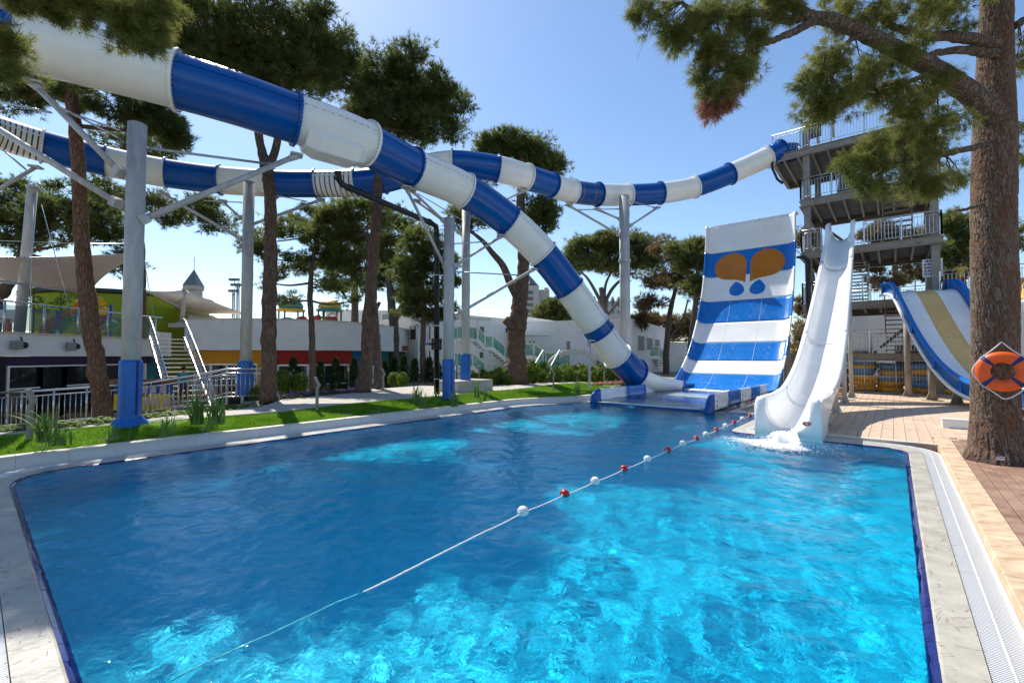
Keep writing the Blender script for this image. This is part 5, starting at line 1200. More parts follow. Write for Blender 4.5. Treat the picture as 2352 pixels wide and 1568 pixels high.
def mast(label, p, q, r, m=None):
    t = thing('sail_mast', label, 'mast', p); mb = MB(); mb.tube([p, Vector(p).lerp(q, .5), q], [r*1.05, r, r*.92], 18); mb.build('pole', m or M['pole_white'], t)
    mb = MB(); mb.lathe([(r*.5, .03), (r*1.2, .03), (r*1.2, -.03), (r*.5, -.03)], q, 14); mb.lathe([(r, 0), (r*2, 0), (r*2, .04), (r, .04)], p, 14); mb.build('cap', M['galv'], t)
    mb = MB(); d = Vector(q); mb.tube([d, d+Vector((.10, 0, -.08)), d+Vector((.15, 0, -.3))], .02, 6); mb.build('shackle', M['galv'], t); return t
mast('tall leaning pale mast of the rosy sail at left', P(44, 768, 17.6), P(75, 430, 16.6), .16, M['galv'])
mast('short grey mast holding the peak of the cream sail', P(418, 742, 27.3), P(424, 664, 27.3), .12)
def cable(label, p, q, r=.015):
    mb = MB(); p, q = Vector(p), Vector(q); mb.tube([p, p.lerp(q, .5)-Vector((0, 0, .05)), q], r, 5); o = mb.build('stay_cable', M['galv_thin'], None, org=p); return tag(o, label, 'cable', 'stay cables of the shade sails')
cable('stay cable from the pale mast top to the nearer parapet floodlight', P(78, 440, 16.6), P(68, 765, 15.8)); cable('stay cable leaning from the pale mast towards the second floodlight', P(95, 470, 16.6), P(178, 770, 17.6))
cable('level wire across the dark pine behind the rosy sail', P(-20, 552, 15), P(330, 560, 18)); cable('stay cable right of the thick post down to the terrace corner', P(325, 560, 19), P(357, 745, 21.5)); cable('stay cable from behind the thick post to the short grey mast', P(325, 660, 20), P(420, 708, 27))
cable('steel tube edge under the rosy sail', P(-20, 640, 15), P(190, 672, 22), .04)
# ================================================================ play things on the terrace
def playhouse(label, x, y, Y, roof, cap, post):
    base = P(x, y, Y); t = thing('playhouse', label, 'playhouse', base, 'play towers on the roof terrace'); s = .64
    for dx, dy in ((-.9, -.5), (.9, -.5), (-.9, .6), (.9, .6), (-.25, -.7)):
        mb = MB(); mb.tube([base+Vector((dx, dy, -.2))*.64, base+Vector((dx, dy, 1.12))*.64], .05, 10); mb.build('post', post, t)
    mb = MB(); mb.lathe([(0.000, 0.704), (0.781, 0.717), (0.819, 0.768), (0.781, 0.832), (0.576, 0.883), (0.000, 0.909)], base, 32); mb.build('roof_brim', cap, t)
    mb = MB(); mb.lathe([(0.640, 0.858), (0.691, 0.960), (0.672, 1.101), (0.576, 1.248), (0.384, 1.376), (0.160, 1.440), (0.000, 1.453)], base, 32); dm = mb.build('roof_dome', roof, t)
    mb = MB(); mb.lathe([(0.640, 0.992), (0.710, 1.024), (0.640, 1.062)], base, 32); mb.build('dome_band', cap, dm)
    return t, base
t, b = playhouse('play tower with teal dome and yellow brim on the terrace', 668, 742, 27.6, M['p_teal'], M['p_yellow'], M['p_teal'])
mb = MB(); g = [[b+Vector((-.85+1.7*u, -.72, .0))*.64, b+Vector((-.85+1.7*u, -.72, .18+.32*math.sin(u*3.14)**.6))*.64] for u in np.linspace(0, 1, 14)]; mb.sheet(g); mb.build('wave_panel', M['p_teal'], t, solid=.06)
mb = MB(); mb.bbox(b+Vector((-.65, -.74, .12))*.64, (.32, .05, .19)); mb.build('green_panel', M['p_green'], t)
t, b = playhouse('play tower with yellow dome and teal brim on the terrace', 757, 741, 28.6, M['p_yellow'], M['p_teal'], M['rust'])
for k in range(14):
    mb = MB(); mb.tube([b+Vector((-.1+k*.075, -.74, -.1))*.64, b+Vector((-.1+k*.075, -.74, .55))*.64], .022, 6); mb.build('red_slat', M['p_red'], t)
mb = MB(); mb.tube([b+Vector((.55+.48*math.cos(a), -.72,   .35+.5*math.sin(a)))*.64 for a in np.linspace(0, math.pi, 14)], .045, 8); mb.build('yellow_arch', M['p_yellow'], t)
mb = MB(); mb.bbox(b+Vector((-.5, -.72, .45))*.64, (.45, .04, .16)); mb.build('green_panel', M['p_green'], t)
mb = MB(); pts = [(-.6, .45), (-1.0, .35), (-1.4, .05), (-1.9, .10), (-2.3, .30), (-2.9, .05)]; mb.tube(catmull([b+Vector((x, -.8, z))*.64 for x, z in pts], 6), .19, 14); mb.build('red_tube_slide', M['p_red'], t)
# orange/green slide and balls on the left terrace
t = thing('play_slide', 'orange and green plastic play slide behind the glass balustrade at left', 'slide', P(150, 768, 19))
sl0, sl1 = P(108, 768, 18.2), P(193, 705, 20.5)
for k, (off, c) in enumerate(((0, 'p_orange'), (.45, 'p_green'))):
    g = []
    for f in np.linspace(0, 1, 14):
        q = sl0.lerp(sl1, f)+Vector((0, -.1, .12*math.sin(f*3.1*2))); g.append([q+Vector((.02*off, off-.22, .20)), q+Vector((0, off-.2, 0)), q+Vector((0, off+.2, 0)), q+Vector((0, off+.22, .20))])
    mb = MB(); mb.sheet(g, smooth=False); mb.build('chute', M[c], t, solid=.05)
mb = MB(); mb.tube([P(180, 693, 20.6), P(190, 688, 20.6), P(228, 688, 20.8), P(236, 698, 20.8)], .14, 12); mb.build('top_arch', M['p_yellow'], t)
for k, (x, y, c) in enumerate(((205, 740, 'p_green'), (225, 752, 'p_orange'), (243, 735, 'p_red'), (255, 748, 'p_green'), (240, 720, 'p_yellow'))):
    mb = MB(); q = P(x, y, 20.6); mb.lathe([(0, -.3), (.22, -.2), (.3, 0), (.22, .2), (0, .3)], q, 14); mb.build('panel_disc', M[c], t)
mb = MB(); mb.tube([P(205, 775, 20.6), P(205, 700, 20.6)], .06, 8); mb.tube([P(255, 775, 20.6), P(255, 700, 20.6)], .06, 8); mb.build('frame', M['p_blue'], t)
t = thing('blue_post', 'blue and white play post behind the left glass balustrade', 'post', P(132, 766, 18.5)); mb = MB(); mb.tube([P(132, 766, 18.5), P(132, 712, 18.5)], .06, 10); mb.build('shaft', M['p_blue'], t); mb = MB(); mb.tube([P(132, 770, 18.5), P(132, 757, 18.5)], .065, 10); mb.build('foot', M['white_paint'], t)
t = thing('hoop_stand', 'low basketball hoop stand at the far left of the terrace', 'hoop', P(12, 766, 19)); mb = MB(); mb.bbox(P(12, 726, 19), (.9, .05, .55)); mb.build('backboard', M['white_paint'], t); mb = MB(); mb.tube([P(20, 768, 19), P(20, 735, 19)], .1, 8); mb.build('stand', M['p_orange'], t); mb = MB(); c = P(12, 733, 18.6); mb.tube([c+Vector((.2*math.cos(a), .2*math.sin(a), 0)) for a in np.linspace(0, 6.28, 16)], .012, 5); mb.build('hoop', M['p_red'], t)
# ================================================================ far tower, floodlight masts
t = thing('clock_tower', 'square stone tower with steep grey pyramid roof beyond the sails', 'tower', P(444, 760, 95))
cx_, Yt = P(444, 700, 95).x, 95; zz = lambda y: P(444, y, 95).z; wd = 2.55
M['far_stone'] = mat('far_stone', (.42, .35, .30), rough=.9, var=.08); M['slate'] = mat('grey_slate', (.12, .135, .14), rough=.6, var=.15)
mb = MB(); mb.box((cx_, Yt, (zz(665)-1)/2), (wd*.92, wd*.92, zz(665)+1), rz=.12); bd = mb.build('shaft', M['far_stone'], t)
mb = MB(); mb.box((cx_, Yt, zz(661)), (wd*1.08, wd*1.08, zz(657)-zz(667)), rz=.12); mb.build('cornice', M['far_stone'], t)
mb = MB(); c_, s_ = math.cos(.12), math.sin(.12); q = [(cx_+(x*c_-y*s_)*wd*.56, Yt+(x*s_+y*c_)*wd*.56, zz(657)) for x, y in ((-1, -1), (1, -1), (1, 1), (-1, 1))]+[(cx_, Yt, zz(618))]; mb.add(q, [(0, 1, 4), (1, 2, 4), (2, 3, 4), (3, 0, 4), (3, 2, 1, 0)]); rf = mb.build('roof', M['slate'], t)
mb = MB(); mb.tube([(cx_, Yt, zz(620)), (cx_, Yt, zz(590))], .06, 6); mb.build('finial', M['bolt'], rf)
for row, y, n_, h in (('a', 666, 6, 4), ('b', 683, 5, 12)):
    for k in range(n_):
        u = -.9+1.8*k/(n_-1); mb = MB(); mb.box((cx_+u*c_, Yt-wd*.46-.02+u*s_, zz(y)), (.2, .2, h*95/FPX*.9), rz=.12); mb.build('window', M['window'], bd)
for k, (x, lab) in enumerate(((536, 'left lattice floodlight mast behind the cream sail'), (546, 'right lattice floodlight mast behind the cream sail'))):
    Yq = 62; base = P(x, 735, Yq); base.z = -1; t = thing('floodlight_mast', lab, 'mast', base, 'twin floodlight masts')
    mb = MB(); mb.tube([base, P(x-1, 650 if k else 672, Yq)], .11, 6); mb.tube([base+Vector((.35, 0, 0)), P(x+3, 650 if k else 672, Yq)], .08, 6); mb.build('pole', M['galv'], t)
    for (dx, y) in ((-3, 642), (1, 654), (-4, 668)):
        mb = MB(); mb.bbox(P(x+dx, y, Yq), (.75, .4, .32)); hd = mb.build('lamp_head', M['bolt'], t); mb = MB(); mb.tube([P(x+dx, y, Yq), P(x+dx+6, y+1, Yq), P(x+2, y+10, Yq)], .05, 5); mb.build('arm', M['galv'], hd)
# ================================================================ white houses
def ribs(parent, p, q, z0, z1f, step=.28):
    p, q = Vector(p), Vector(q); d = q-p; n = int(d.length/step); mb = MB(); nn = Vector((d.y, -d.x, 0)).normalized(); nn = nn if nn.y < 0 else -nn
    for k in range(1, n):
        f = k/n; c = p+d*f; z1 = z1f(f); mb.box((c.x+nn.x*.008, c.y+nn.y*.008, (z0+z1)/2), (.03, .03, z1-z0), rz=math.atan2(d.y, d.x))
    o = mb.build('cladding_ribs', M['clad'], parent); o['kind'] = 'stuff'
def house_wall(t, pts_top, z0, depth=6, name='wall'):
    """front wall through px points (x, ytop, Y); returns world ends"""
    (x0, y0, Y0), (x1, y1, Y1) = pts_top; p, q = P(x0, y0, Y0), P(x1, y1, Y1)
    d = Vector((q.x-p.x, q.y-p.y, 0)); nn = Vector((-d.y, d.x, 0)).normalized(); nn = nn if nn.y > 0 else -nn
    pts = [(p.x, p.y, z0), (q.x, q.y, z0), (q.x, q.y, q.z), (p.x, p.y, p.z)]
    mb = MB(); mb.extrude(pts, nn*depth); w_ = mb.build(name, M['clad'], t, recalc=True)
    mb = MB(); mb.beam(p+Vector((0, 0, .03))-nn*.04, q+Vector((0, 0, .03))-nn*.04, .12, .10); mb.build('roof_trim', M['white_paint'], w_)
    ribs(t, (p.x, p.y, 0), (q.x, q.y, 0), z0, lambda f: p.z+(q.z-p.z)*f-.05); return p, q, nn
def hwin(t, p, q, nn, x0, x1, y0, y1, name='window', m=None):
    """opening drawn on the wall p-q between picture columns and rows"""
    def on(x, y):
        d = ray(x, y); # intersect ray with vertical plane through p,q
        e = Vector((q.x-p.x, q.y-p.y, 0)); n_ = Vector((-e.y, e.x, 0)); s = (p-Vector((0, 0, CAM_H))).dot(n_)/d.dot(n_); return Vector((0, 0, CAM_H))+d*s
    a, b, c, d_ = on(x0, y1), on(x1, y1), on(x1, y0), on(x0, y0); e = (b-a); e.z = 0; w_ = e.length; ex = e.normalized(); zc = (a.z+d_.z)/2; h = d_.z-a.z; ctr_ = (a+b)/2; ctr_.z = zc
    mb = MB(); mb.box(ctr_-nn*.015, (w_, h, .05), ax=ex, ay=Vector((0, 0, 1))); o = mb.build(name, m or M['window'], t)
    mb = MB()
    for s in (-1, 1): mb.box(ctr_-nn*.03+ex*(s*(w_/2+.03)), (.08, h+.16, .10), ax=ex, ay=Vector((0, 0, 1)))
    for s in (-1, 1): mb.box(ctr_-nn*.03+Vector((0, 0, s*(h/2+.035))), (w_-.02, .08, .095), ax=ex, ay=Vector((0, 0, 1)))
    mb.build('frame', M['white_paint'], o); return o, ctr_, ex
# house A: left return, then front with stairs
hA = thing('white_house', 'two-storey white clad house behind the slide posts with an outdoor stair', 'house', P(1100, 880, 36))
p, q, nn = house_wall(hA, ((748, 712, 47), (960, 716, 35)), -.3, 7, 'return_wall')
hwin(hA, p, q, nn, 991-40, 960-2, 785, 830) if False else None
p2, q2, nn2 = house_wall(hA, ((960, 716, 35), (1212, 738, 41)), -.3, 6)
for (x0, x1, y0, y1) in ((1101, 1111, 749, 763), (1160, 1169, 753, 765), (1100, 1110, 808, 822), (1162, 1170, 808, 821), (984, 988, 748, 780), (984, 988, 805, 838), (1059, 1063, 745, 762)): hwin(hA, p2, q2, nn2, x0, x1, y0, y1)
for (x0, x1, y0, y1) in ((943, 957, 748, 780), (880, 900, 722, 735), (855, 872, 722, 735)): hwin(hA, p, q, nn, x0, x1, y0, y1)
def glass_stair(label, runs, parts_posts, group='outdoor stairs with green glass'):
    """runs: list of (P0, P1) floor lines, with green glass panels and rails on both sides"""
    t = thing('glass_stair', label, 'stairs', runs[0][0], group)
    for p, q in runs:
        p, q = Vector(p), Vector(q); d = q-p; hd = Vector((d.x, d.y, 0)); wv = Vector((hd.y, -hd.x, 0)).normalized(); wv = wv if wv.y < 0 else -wv; up = Vector((0, 0, 1.0))
        for s in (-.1, 1.0):
            o_ = -wv*s; mb = MB(); mb.beam(p+o_, q+o_, .06, .26); sr = mb.build('stringer', M['white_paint'], t)
            mb = MB(); mb.beam(p+o_+up, q+o_+up, .05, .06); n = max(1, round(d.length/1.5))
            for k in range(n+1): c = p.lerp(q, k/n)+o_; mb.beam(c, c+up, .05, .05)
            mb.build('rail', M['white_paint'], sr)
            for k in range(n):
                a, b = p.lerp(q, (k+.04)/n)+o_, p.lerp(q, (k+.96)/n)+o_; mb = MB(); lo, hi = Vector((0, 0, .14)), Vector((0, 0, .94)); mb.extrude([a+lo, b+lo, b+hi, a+hi], wv*.012); mb.build('glass_panel', M['glass_green'], t)
        if abs(d.z) > .4:
            n = int(abs(d.z)/.19)
            for k in range(n): c = p.lerp(q, (k+.5)/n)-wv*.45; mb = MB(); mb.box(c, (.30, 1.0, .05), rz=math.atan2(hd.y, hd.x)); mb.build('tread', M['rust'], t)
        else:
            mb = MB(); c = (p+q)/2-wv*.45; mb.box(c-Vector((0, 0, .06)), (hd.length, 1.05, .12), rz=math.atan2(hd.y, hd.x)); mb.build('landing', M['white_paint'], t)
    for c in parts_posts:
        mb = MB(); c = Vector(c); mb.beam((c.x, c.y, -.3), c, .10, .10); mb.build('post', M['white_paint'], t)
    return t
Ya = 33.0
glass_stair('white outdoor stair with green glass panels on the larger house', [(P(1050, 780, 33.4), P(1096, 782, 34)), (P(1097, 782, 34), P(1112, 800, 34.2)), (P(1114, 801, 34.2), P(1130, 801, 34.4)), (P(1131, 801, 34.4), P(1186, 848, 35.2))], [P(1097, 783, 34), P(1112, 801, 34.2), P(1130, 801, 34.4), P(1050, 782, 33.4)])
glass_stair('short white stair with green glass by the grey concrete block', [(P(1050, 845, 30), P(1084, 845, 30.3)), (P(1085, 845, 30.3), P(1112, 868, 30.8))], [])
mb = MB(); c = P(1075, 732, 34); mb.box(c, (3.4, 1.6, .12), rz=.2); mb.build('porch_roof', M['white_paint'], hA)
mb = MB(); mb.beam(P(1097, 732, 33.6), P(1097, 785, 33.6), .12, .12); mb.build('porch_post', M['white_paint'], hA)
# house B
hB = thing('white_house', 'lower white clad house right of the pruned pine with green glass landings', 'house', P(1350, 880, 37))
p, q, nn = house_wall(hB, ((1196, 741, 36), (1452, 735, 37.5)), -.3, 8)
for (x0, x1, y0, y1) in ((1214, 1221, 783, 819), (1222, 1229, 783, 819), (1300, 1309, 783, 812), (1214, 1221, 846, 868), (1222, 1229, 846, 868), (1304, 1309, 846, 862)): hwin(hB, p, q, nn, x0, x1, y0, y1)
p3, q3, nn3 = house_wall(hB, ((1452, 735, 37.5), (1528, 756, 48)), -.3, 5, 'end_wall')
for (x0, x1, y0, y1) in ((1463, 1479, 770, 805), (1484, 1498, 775, 803), (1503, 1514, 779, 802)): hwin(hB, p3, q3, nn3, x0, x1, y0, y1, 'shutter_bay', mat('shutter', (.22, .215, .20), rough=.7) if x0 == 1463 else bpy.data.materials['shutter'])
mb = MB(); c = P(1220, 769, 35); mb.box(c, (2.8, 1.5, .10)); mb.build('porch_roof', M['white_paint'], hB)
hC = thing('white_house', 'flat white house wall set back above the lower house roof', 'house', P(1250, 760, 44)); house_wall(hC, ((1200, 728, 43), (1289, 741, 46)), -.3, 4)
glass_stair('white stair with dark green glass in front of the lower house', [(P(1205, 820, 33.5), P(1224, 820, 33.6)), (P(1226, 820, 33.6), P(1252, 840, 34)), (P(1253, 840, 34), P(1310, 840, 34.4))], [P(1224, 822, 33.6), P(1252, 842, 34), P(1280, 842, 34.2), P(1308, 842, 34.4)])
glass_stair('white gate stair with slanting rail beside the beige arch', [(P(1262, 880, 26), P(1282, 842, 27))], [])
glass_stair('raised landing with green glass at the far end of the lower house', [(P(1458, 822, 42), P(1512, 820, 43)), (P(1513, 821, 43), P(1528, 842, 44))], [P(1460, 824, 42), P(1485, 824, 42.5), P(1512, 823, 43)])
# beige arch with iron gate leaves
ar = thing('garden_arch', 'beige rounded garden arch with open black iron gates by the path', 'arch', P(1320, 875, 27))
cA = P(1321, 880, 27); ro_, ri_ = 1.70, 1.30; prof = []
for a in np.linspace(0, math.pi, 25): prof.append((math.cos(a), math.sin(a)))
outer = [(cA.x+ro_*c, cA.y, .95+ro_*s*.72) for c, s in prof]; inner = [(cA.x+ri_*c, cA.y, .95+ri_*s*.72) for c, s in prof]
poly = [(cA.x+ro_, cA.y, -.2)]+outer+[(cA.x-ro_, cA.y, -.2), (cA.x-ri_, cA.y, -.2)]+inner[::-1]+[(cA.x+ri_, cA.y, -.2)]
mb = MB(); 
for k in range(24): mb.extrude([outer[k], outer[k+1], inner[k+1], inner[k]], (0, .45, 0))
for s in (-1, 1): mb.box((cA.x+s*(ro_+ri_)/2, cA.y+.225, .37), (ro_-ri_, .45, 1.16))
mb.build('arch_ring', M['cap_stone'], ar)
for s in (-1, 1):
    mb = MB(); h0 = Vector((cA.x+s*ri_, cA.y, 0)); dirv = Vector((-s*.55, -.83, 0)) if s < 0 else Vector((.3, -.6, 0))
    for k in range(9): c = h0+dirv*(k*.11); mb.tube([(c.x, c.y, .1), (c.x, c.y, 1.5-.03*k)], .014, 5)
    mb.tube([h0+Vector((0, 0, 1.52)), h0+dirv*.9+Vector((0, 0, 1.25))], .02, 6); mb.tube([h0+Vector((0, 0, .15)), h0+dirv*.9+Vector((0, 0, .15))], .02, 6); mb.build('gate_leaf', M['black_pipe'], ar)
# garden fence in front of the houses: thin dark posts and wires
t = thing('wire_fence', 'thin black post and wire fence along the houses', 'fence', P(1100, 880, 29))
for x in (950, 985, 1049, 1108, 1180, 1248, 1380): mb = MB(); mb.tube([P(x, 885, 29), P(x, 838, 29)], .035, 6); mb.build('post', M['black_pipe'], t)
for y in (840, 852, 864): mb = MB(); mb.tube([P(930, y, 29), P(1400, y, 29)], .008, 4); mb.build('wire', M['black_pipe'], t)
t = thing('garden_wall', 'low beige garden wall under the wire fence', 'wall', P(1000, 880, 30)); mb = MB(); p_, q_ = P(930, 866, 30), P(1420, 872, 30); mb.box(((p_.x+q_.x)/2, 30, (p_.z-.4)/2+.0), (q_.x-p_.x, .2, p_.z+.4)); mb.build('wall_body', M['cap_stone'], t)
t = thing('white_wall', 'plain white garden wall between the mottled pines beside the half pipe', 'wall', P(1565, 850, 44)); p_, q_ = P(1528, 850, 44), P(1640, 788, 44); mb = MB(); mb.box(((p_.x+q_.x)/2, 44, q_.z/2-.2), (q_.x-p_.x, .3, q_.z+.4)); mb.build('wall_body', M['white_wall'], t); mb = MB(); mb.box(((p_.x+q_.x)/2, 44, q_.z+.03), (q_.x-p_.x, .4, .08)); mb.build('coping', M['cap_stone'], t)
# far hotel blocks
M['hotel'] = mat('hotel_render', (.44, .43, .41), rough=.9, var=.06); M['hotel_glass'] = mat('hotel_glass', (.10, .15, .18), rough=.2)
t = thing('hotel_block', 'grey hotel block with balconies and turret beyond the houses', 'hotel', P(1250, 760, 130)); Yh = 130
def hbox(x0, x1, y0, y1, Y, dpt, m, name, parent):
    p_, q_ = P(x0, y1, Y), P(x1, y0, Y); mb = MB(); mb.box(((p_.x+q_.x)/2, Y+dpt/2, (p_.z+q_.z)/2), (q_.x-p_.x, dpt, q_.z-p_.z)); return mb.build(name, m, parent)
bd = hbox(1208, 1238, 655, 836, Yh, 8, M['hotel'], 'main_wall', t); hbox(1238, 1262, 665, 836, Yh+3, 8, M['hotel'], 'side_wall', t); hbox(1262, 1300, 682, 836, Yh+2, 9, M['hotel'], 'wing', t)
for k in range(6): hbox(1208, 1224, 668+k*14, 675+k*14, Yh-.2, .3, M['window'], 'balcony', bd)
for k in range(5): hbox(1264, 1284, 690+k*13, 696+k*13, Yh+1.8, .3, M['hotel_glass'], 'window', bd)
mb = MB(); c = P(1216, 655, Yh+2); mb.lathe([(2.6, 0), (0, 3.0)], c, 8, smooth=False); mb.build('turret_roof', M['slate'], t)
mb = MB(); c = P(1255, 668, Yh+2); mb.box(c+Vector((0, 0, .3)), (1.2, 1, 1.2)); mb.build('chimney', M['hotel'], t)
t = thing('hotel_block', 'far grey hotel wing with a row of dark gabled dormers', 'hotel', P(1410, 760, 140))
bd = hbox(1360, 1446, 692, 836, 140, 8, M['hotel'], 'main_wall', t)
for k in range(6):
    x = 1366+k*14; p_, q_ = P(x-5.5, 694, 139.6), P(x+5.5, 680, 139.6); mb = MB(); mb.add([(p_.x, 139.6, p_.z), (q_.x, 139.6, p_.z), ((p_.x+q_.x)/2, 139.6, q_.z), (p_.x, 142, p_.z), (q_.x, 142, p_.z), ((p_.x+q_.x)/2, 142, q_.z)], [(0, 1, 2), (3, 5, 4), (0, 2, 5, 3), (1, 4, 5, 2)]); mb.build('gable', M['slate'], t)
    hbox(x-3, x+3, 695, 704, 139.8, .3, M['window'], 'dormer_window', bd); hbox(x-2.5, x+2.5, 712, 720, 139.8, .3, M['hotel_glass'], 'window', bd)
# ================================================================ pines
def needle_tufts(pos, dirs, K, L, W, spread, rg, droop=0.0):
    n = len(pos); N = n*K
    p = np.repeat(pos, K, 0); d = np.repeat(dirs, K, 0)
    v = d+rg.normal(0, spread, (N, 3)); v[:, 2] -= droop*rg.uniform(0, 1, N); v /= np.linalg.norm(v, axis=1)[:, None]+1e-9
    l = L*rg.uniform(.65, 1.15, N)[:, None]; s = np.cross(v, rg.normal(0, 1, (N, 3))); s /= np.linalg.norm(s, axis=1)[:, None]+1e-9
    base = p+v*l*.05+rg.normal(0, L*.10, (N, 3)); w = W*rg.uniform(.7, 1.3, N)[:, None]
    out = np.zeros((N, 3, 3)); out[:, 0] = base-s*w*.5; out[:, 1] = base+s*w*.5; out[:, 2] = base+v*l; return out
def pine(label, trunk, blobs, leaf='pine', bark='bark', L=.20, W=.022, K=9, tufts=70, rc=.5, seed=1, extra=(), group='pine trees of the park', droop=.15, squash=.62, stubs=(), dry=None, nsides=14, twig=.012, fill=1.0):
    """trunk: (px, py, depth, radius); blobs: (px, py, depth, rx_px, ry_px, clumps)"""
    rg = np.random.default_rng(seed); rr = random.Random(seed)
    pts = [P(x, y, Y) for x, y, Y, r in trunk]; base = pts[0]
    if base.z > .7: pts = [Vector((base.x, base.y, -1.1))]+pts; trunk = [(0, 0, 0, trunk[0][3]*1.1)]+list(trunk); base = pts[0]      # rooted below the line of sight
    t = thing('pine_tree', label, 'tree', base, group)
    C = catmull(pts, 6); rad = np.interp(np.linspace(0, len(trunk)-1, len(C)), range(len(trunk)), [q[3] for q in trunk])
    wob = rg.normal(0, .02, C.shape)*rad[:, None]*3; C = C+wob; rad = rad*(1+rg.normal(0, .035, len(rad))); rad[0] *= 1.12
    mb = MB(); mb.tube(C, list(rad), nsides)
    for (x, y, Y, r, dx) in stubs:
        c = P(x, y, Y); mb.tube([c, c+Vector((dx*.6, -.15, .25)), c+Vector((dx, -.2, .4))], [r*1.3, r, r*.95], 12)
    tk = mb.build('trunk', M[bark], t)
    lm = MB(); limb_pts = [(Vector(C[i]), rad[i]) for i in range(len(C))]
    for ex in extra:
        q = catmull([P(x, y, Y) for x, y, Y, r in ex], 6); rd = np.interp(np.linspace(0, len(ex)-1, len(q)), range(len(ex)), [e[3] for e in ex]); lm.tube(q, list(rd), 9); limb_pts += [(Vector(a), b) for a, b in zip(q, rd)]
    T, D = [], []; TD, DD = [], []
    for bi, (x, y, Y, rx, ry, nc) in enumerate(blobs):
        c = P(x, y, Y); sx, sz = rx*Y/FPX, ry*Y/FPX; sy = max(sx*.75, sz*.7)
        # a limb from the trunk towards the blob
        best = min(limb_pts, key=lambda q: (q[0]-c).length+max(0, q[0].z-c.z)*2.0)
        mid = best[0].lerp(c, .5)+Vector((rr.uniform(-.1, .1), rr.uniform(-.1, .1), -.12*(c-best[0]).length*rr.uniform(.2, 1))); end = c+Vector((0, 0, -.25*sz)); Ld = (c-best[0]).length
        r0 = min(best[1]*.55, .02+.022*Ld); lq = catmull([best[0], mid, end], 6); lr = np.linspace(r0, r0*.45, len(lq)); lm.tube(lq, list(lr), 7, cap=False)
        bl = [(Vector(a), b) for a, b in zip(lq, lr)]
        for k in range(max(1, int(nc*fill*1.7))):
            u = rg.normal(0, 1, 3); u /= np.linalg.norm(u); u *= rg.uniform(.25, 1)**.5; cc = np.array(c)+u*np.array((sx, sy, sz)); r_ = rc*.74*rg.uniform(.5, 1.35); an = rg.uniform(.7, 1.35, 3)
            a = min(bl, key=lambda q: (q[0]-Vector(cc)).length); m_ = a[0].lerp(Vector(cc), .55)+Vector(rg.normal(0, .06, 3)*rc); lm.tube([a[0], m_, Vector(cc)], [min(a[1]*.7, twig*2.2), twig*1.4, twig*.7], 5, cap=False)
            for _ in range(3):
                e_ = Vector(cc)+Vector(rg.normal(0, .45, 3)*r_); lm.tube([m_.lerp(Vector(cc), .6), e_], [twig, twig*.4], 4, cap=False)
            n = int(tufts*.58*rg.uniform(.55, 1.35)); v = rg.normal(0, 1, (n, 3)); v /= np.linalg.norm(v, axis=1)[:, None]; f = rg.uniform(.15, 1, n)**.45
            low = v[:, 2] < -.25; f[low] *= rg.uniform(.35, .9, low.sum())
            f = f*np.where(rg.uniform(0, 1, n) < .16, 1.55, 1.0); pos = cc+v*f[:, None]*np.array((r_, r_, r_*squash))*an; dr = v*np.array((1, 1, .7))+np.array((0, 0, .45))+rg.normal(0, .25, (n, 3)); dr /= np.linalg.norm(dr, axis=1)[:, None]
            if dry and (bi in dry): TD.append(pos); DD.append(dr*np.array((1, 1, -.6)))
            else: T.append(pos); D.append(dr)
    lm.build('limbs', M[bark], t)
    if T: tri = needle_tufts(np.concatenate(T), np.concatenate(D), K, L, W, .55, rg, droop); tri_mesh('crown', tri, M[leaf], t)
    if TD: tri = needle_tufts(np.concatenate(TD), np.concatenate(DD), K, L, W, .5, rg, .6); tri_mesh('dry_foliage', tri, M['dry'], t)
    return t
# --- left front pine
pine('reddish leaning pine trunk just left of the thickest slide post', [(240, 975, 11.4, .215), (230, 890, 11.4, .19), (215, 790, 11.4, .178), (201, 680, 11.5, .178), (190, 580, 11.5, .158), (184, 480, 11.6, .155), (180, 380, 11.6, .145), (170, 270, 11.7, .14), (160, 180, 11.7, .15), (150, 60, 11.8, .13), (170, -80, 12, .09)],
     [(270, 245, 12.2, 120, 45, 13), (120, 205, 12.6, 80, 35, 9), (375, 295, 12.6, 55, 38, 10), (40, 215, 12.4, 60, 40, 6), (300, 170, 12.8, 90, 40, 9), (330, 20, 12.6, 130, 60, 20), (120, -70, 11.8, 200, 90, 26), (330, -110, 12.6, 150, 80, 18), (430, 60, 13, 60, 70, 10)], 'pine_dark', 'bark_red', L=.2, W=.02, K=10, tufts=85, rc=.42, seed=1, droop=.25)
# --- second pine, forked under the near tube
pine('tall forked pine with big dark crown between the tube bends', [(617, 925, 14.3, .25), (618, 830, 14.3, .215), (618, 730, 14.3, .215), (621, 620, 14.4, .20), (622, 520, 14.4, .18), (620, 440, 14.4, .175), (612, 390, 14.5, .175), (598, 330, 14.5, .13), (580, 220, 14.6, .11), (560, 100, 14.6, .09)],
     [(470, 70, 14.8, 80, 80, 18), (590, 60, 14.6, 110, 80, 26), (720, 80, 15.2, 85, 75, 22), (540, 150, 14.8, 110, 45, 18), (690, 165, 15.2, 95, 38, 16), (770, 130, 15.6, 50, 55, 10), (470, 150, 16.6, 80, 55, 13), (600, 120, 17.5, 100, 60, 17), (715, 175, 17.5, 75, 50, 15), (800, 185, 16.6, 45, 60, 11), (620, 200, 14.8, 70, 25, 8)], 'pine_dark', 'bark', L=.22, W=.024, K=9, tufts=85, rc=.55, seed=2, extra=[[(612, 390, 14.5, .14), (634, 340, 14.6, .12), (648, 230, 14.7, .10), (645, 90, 14.8, .07)]])
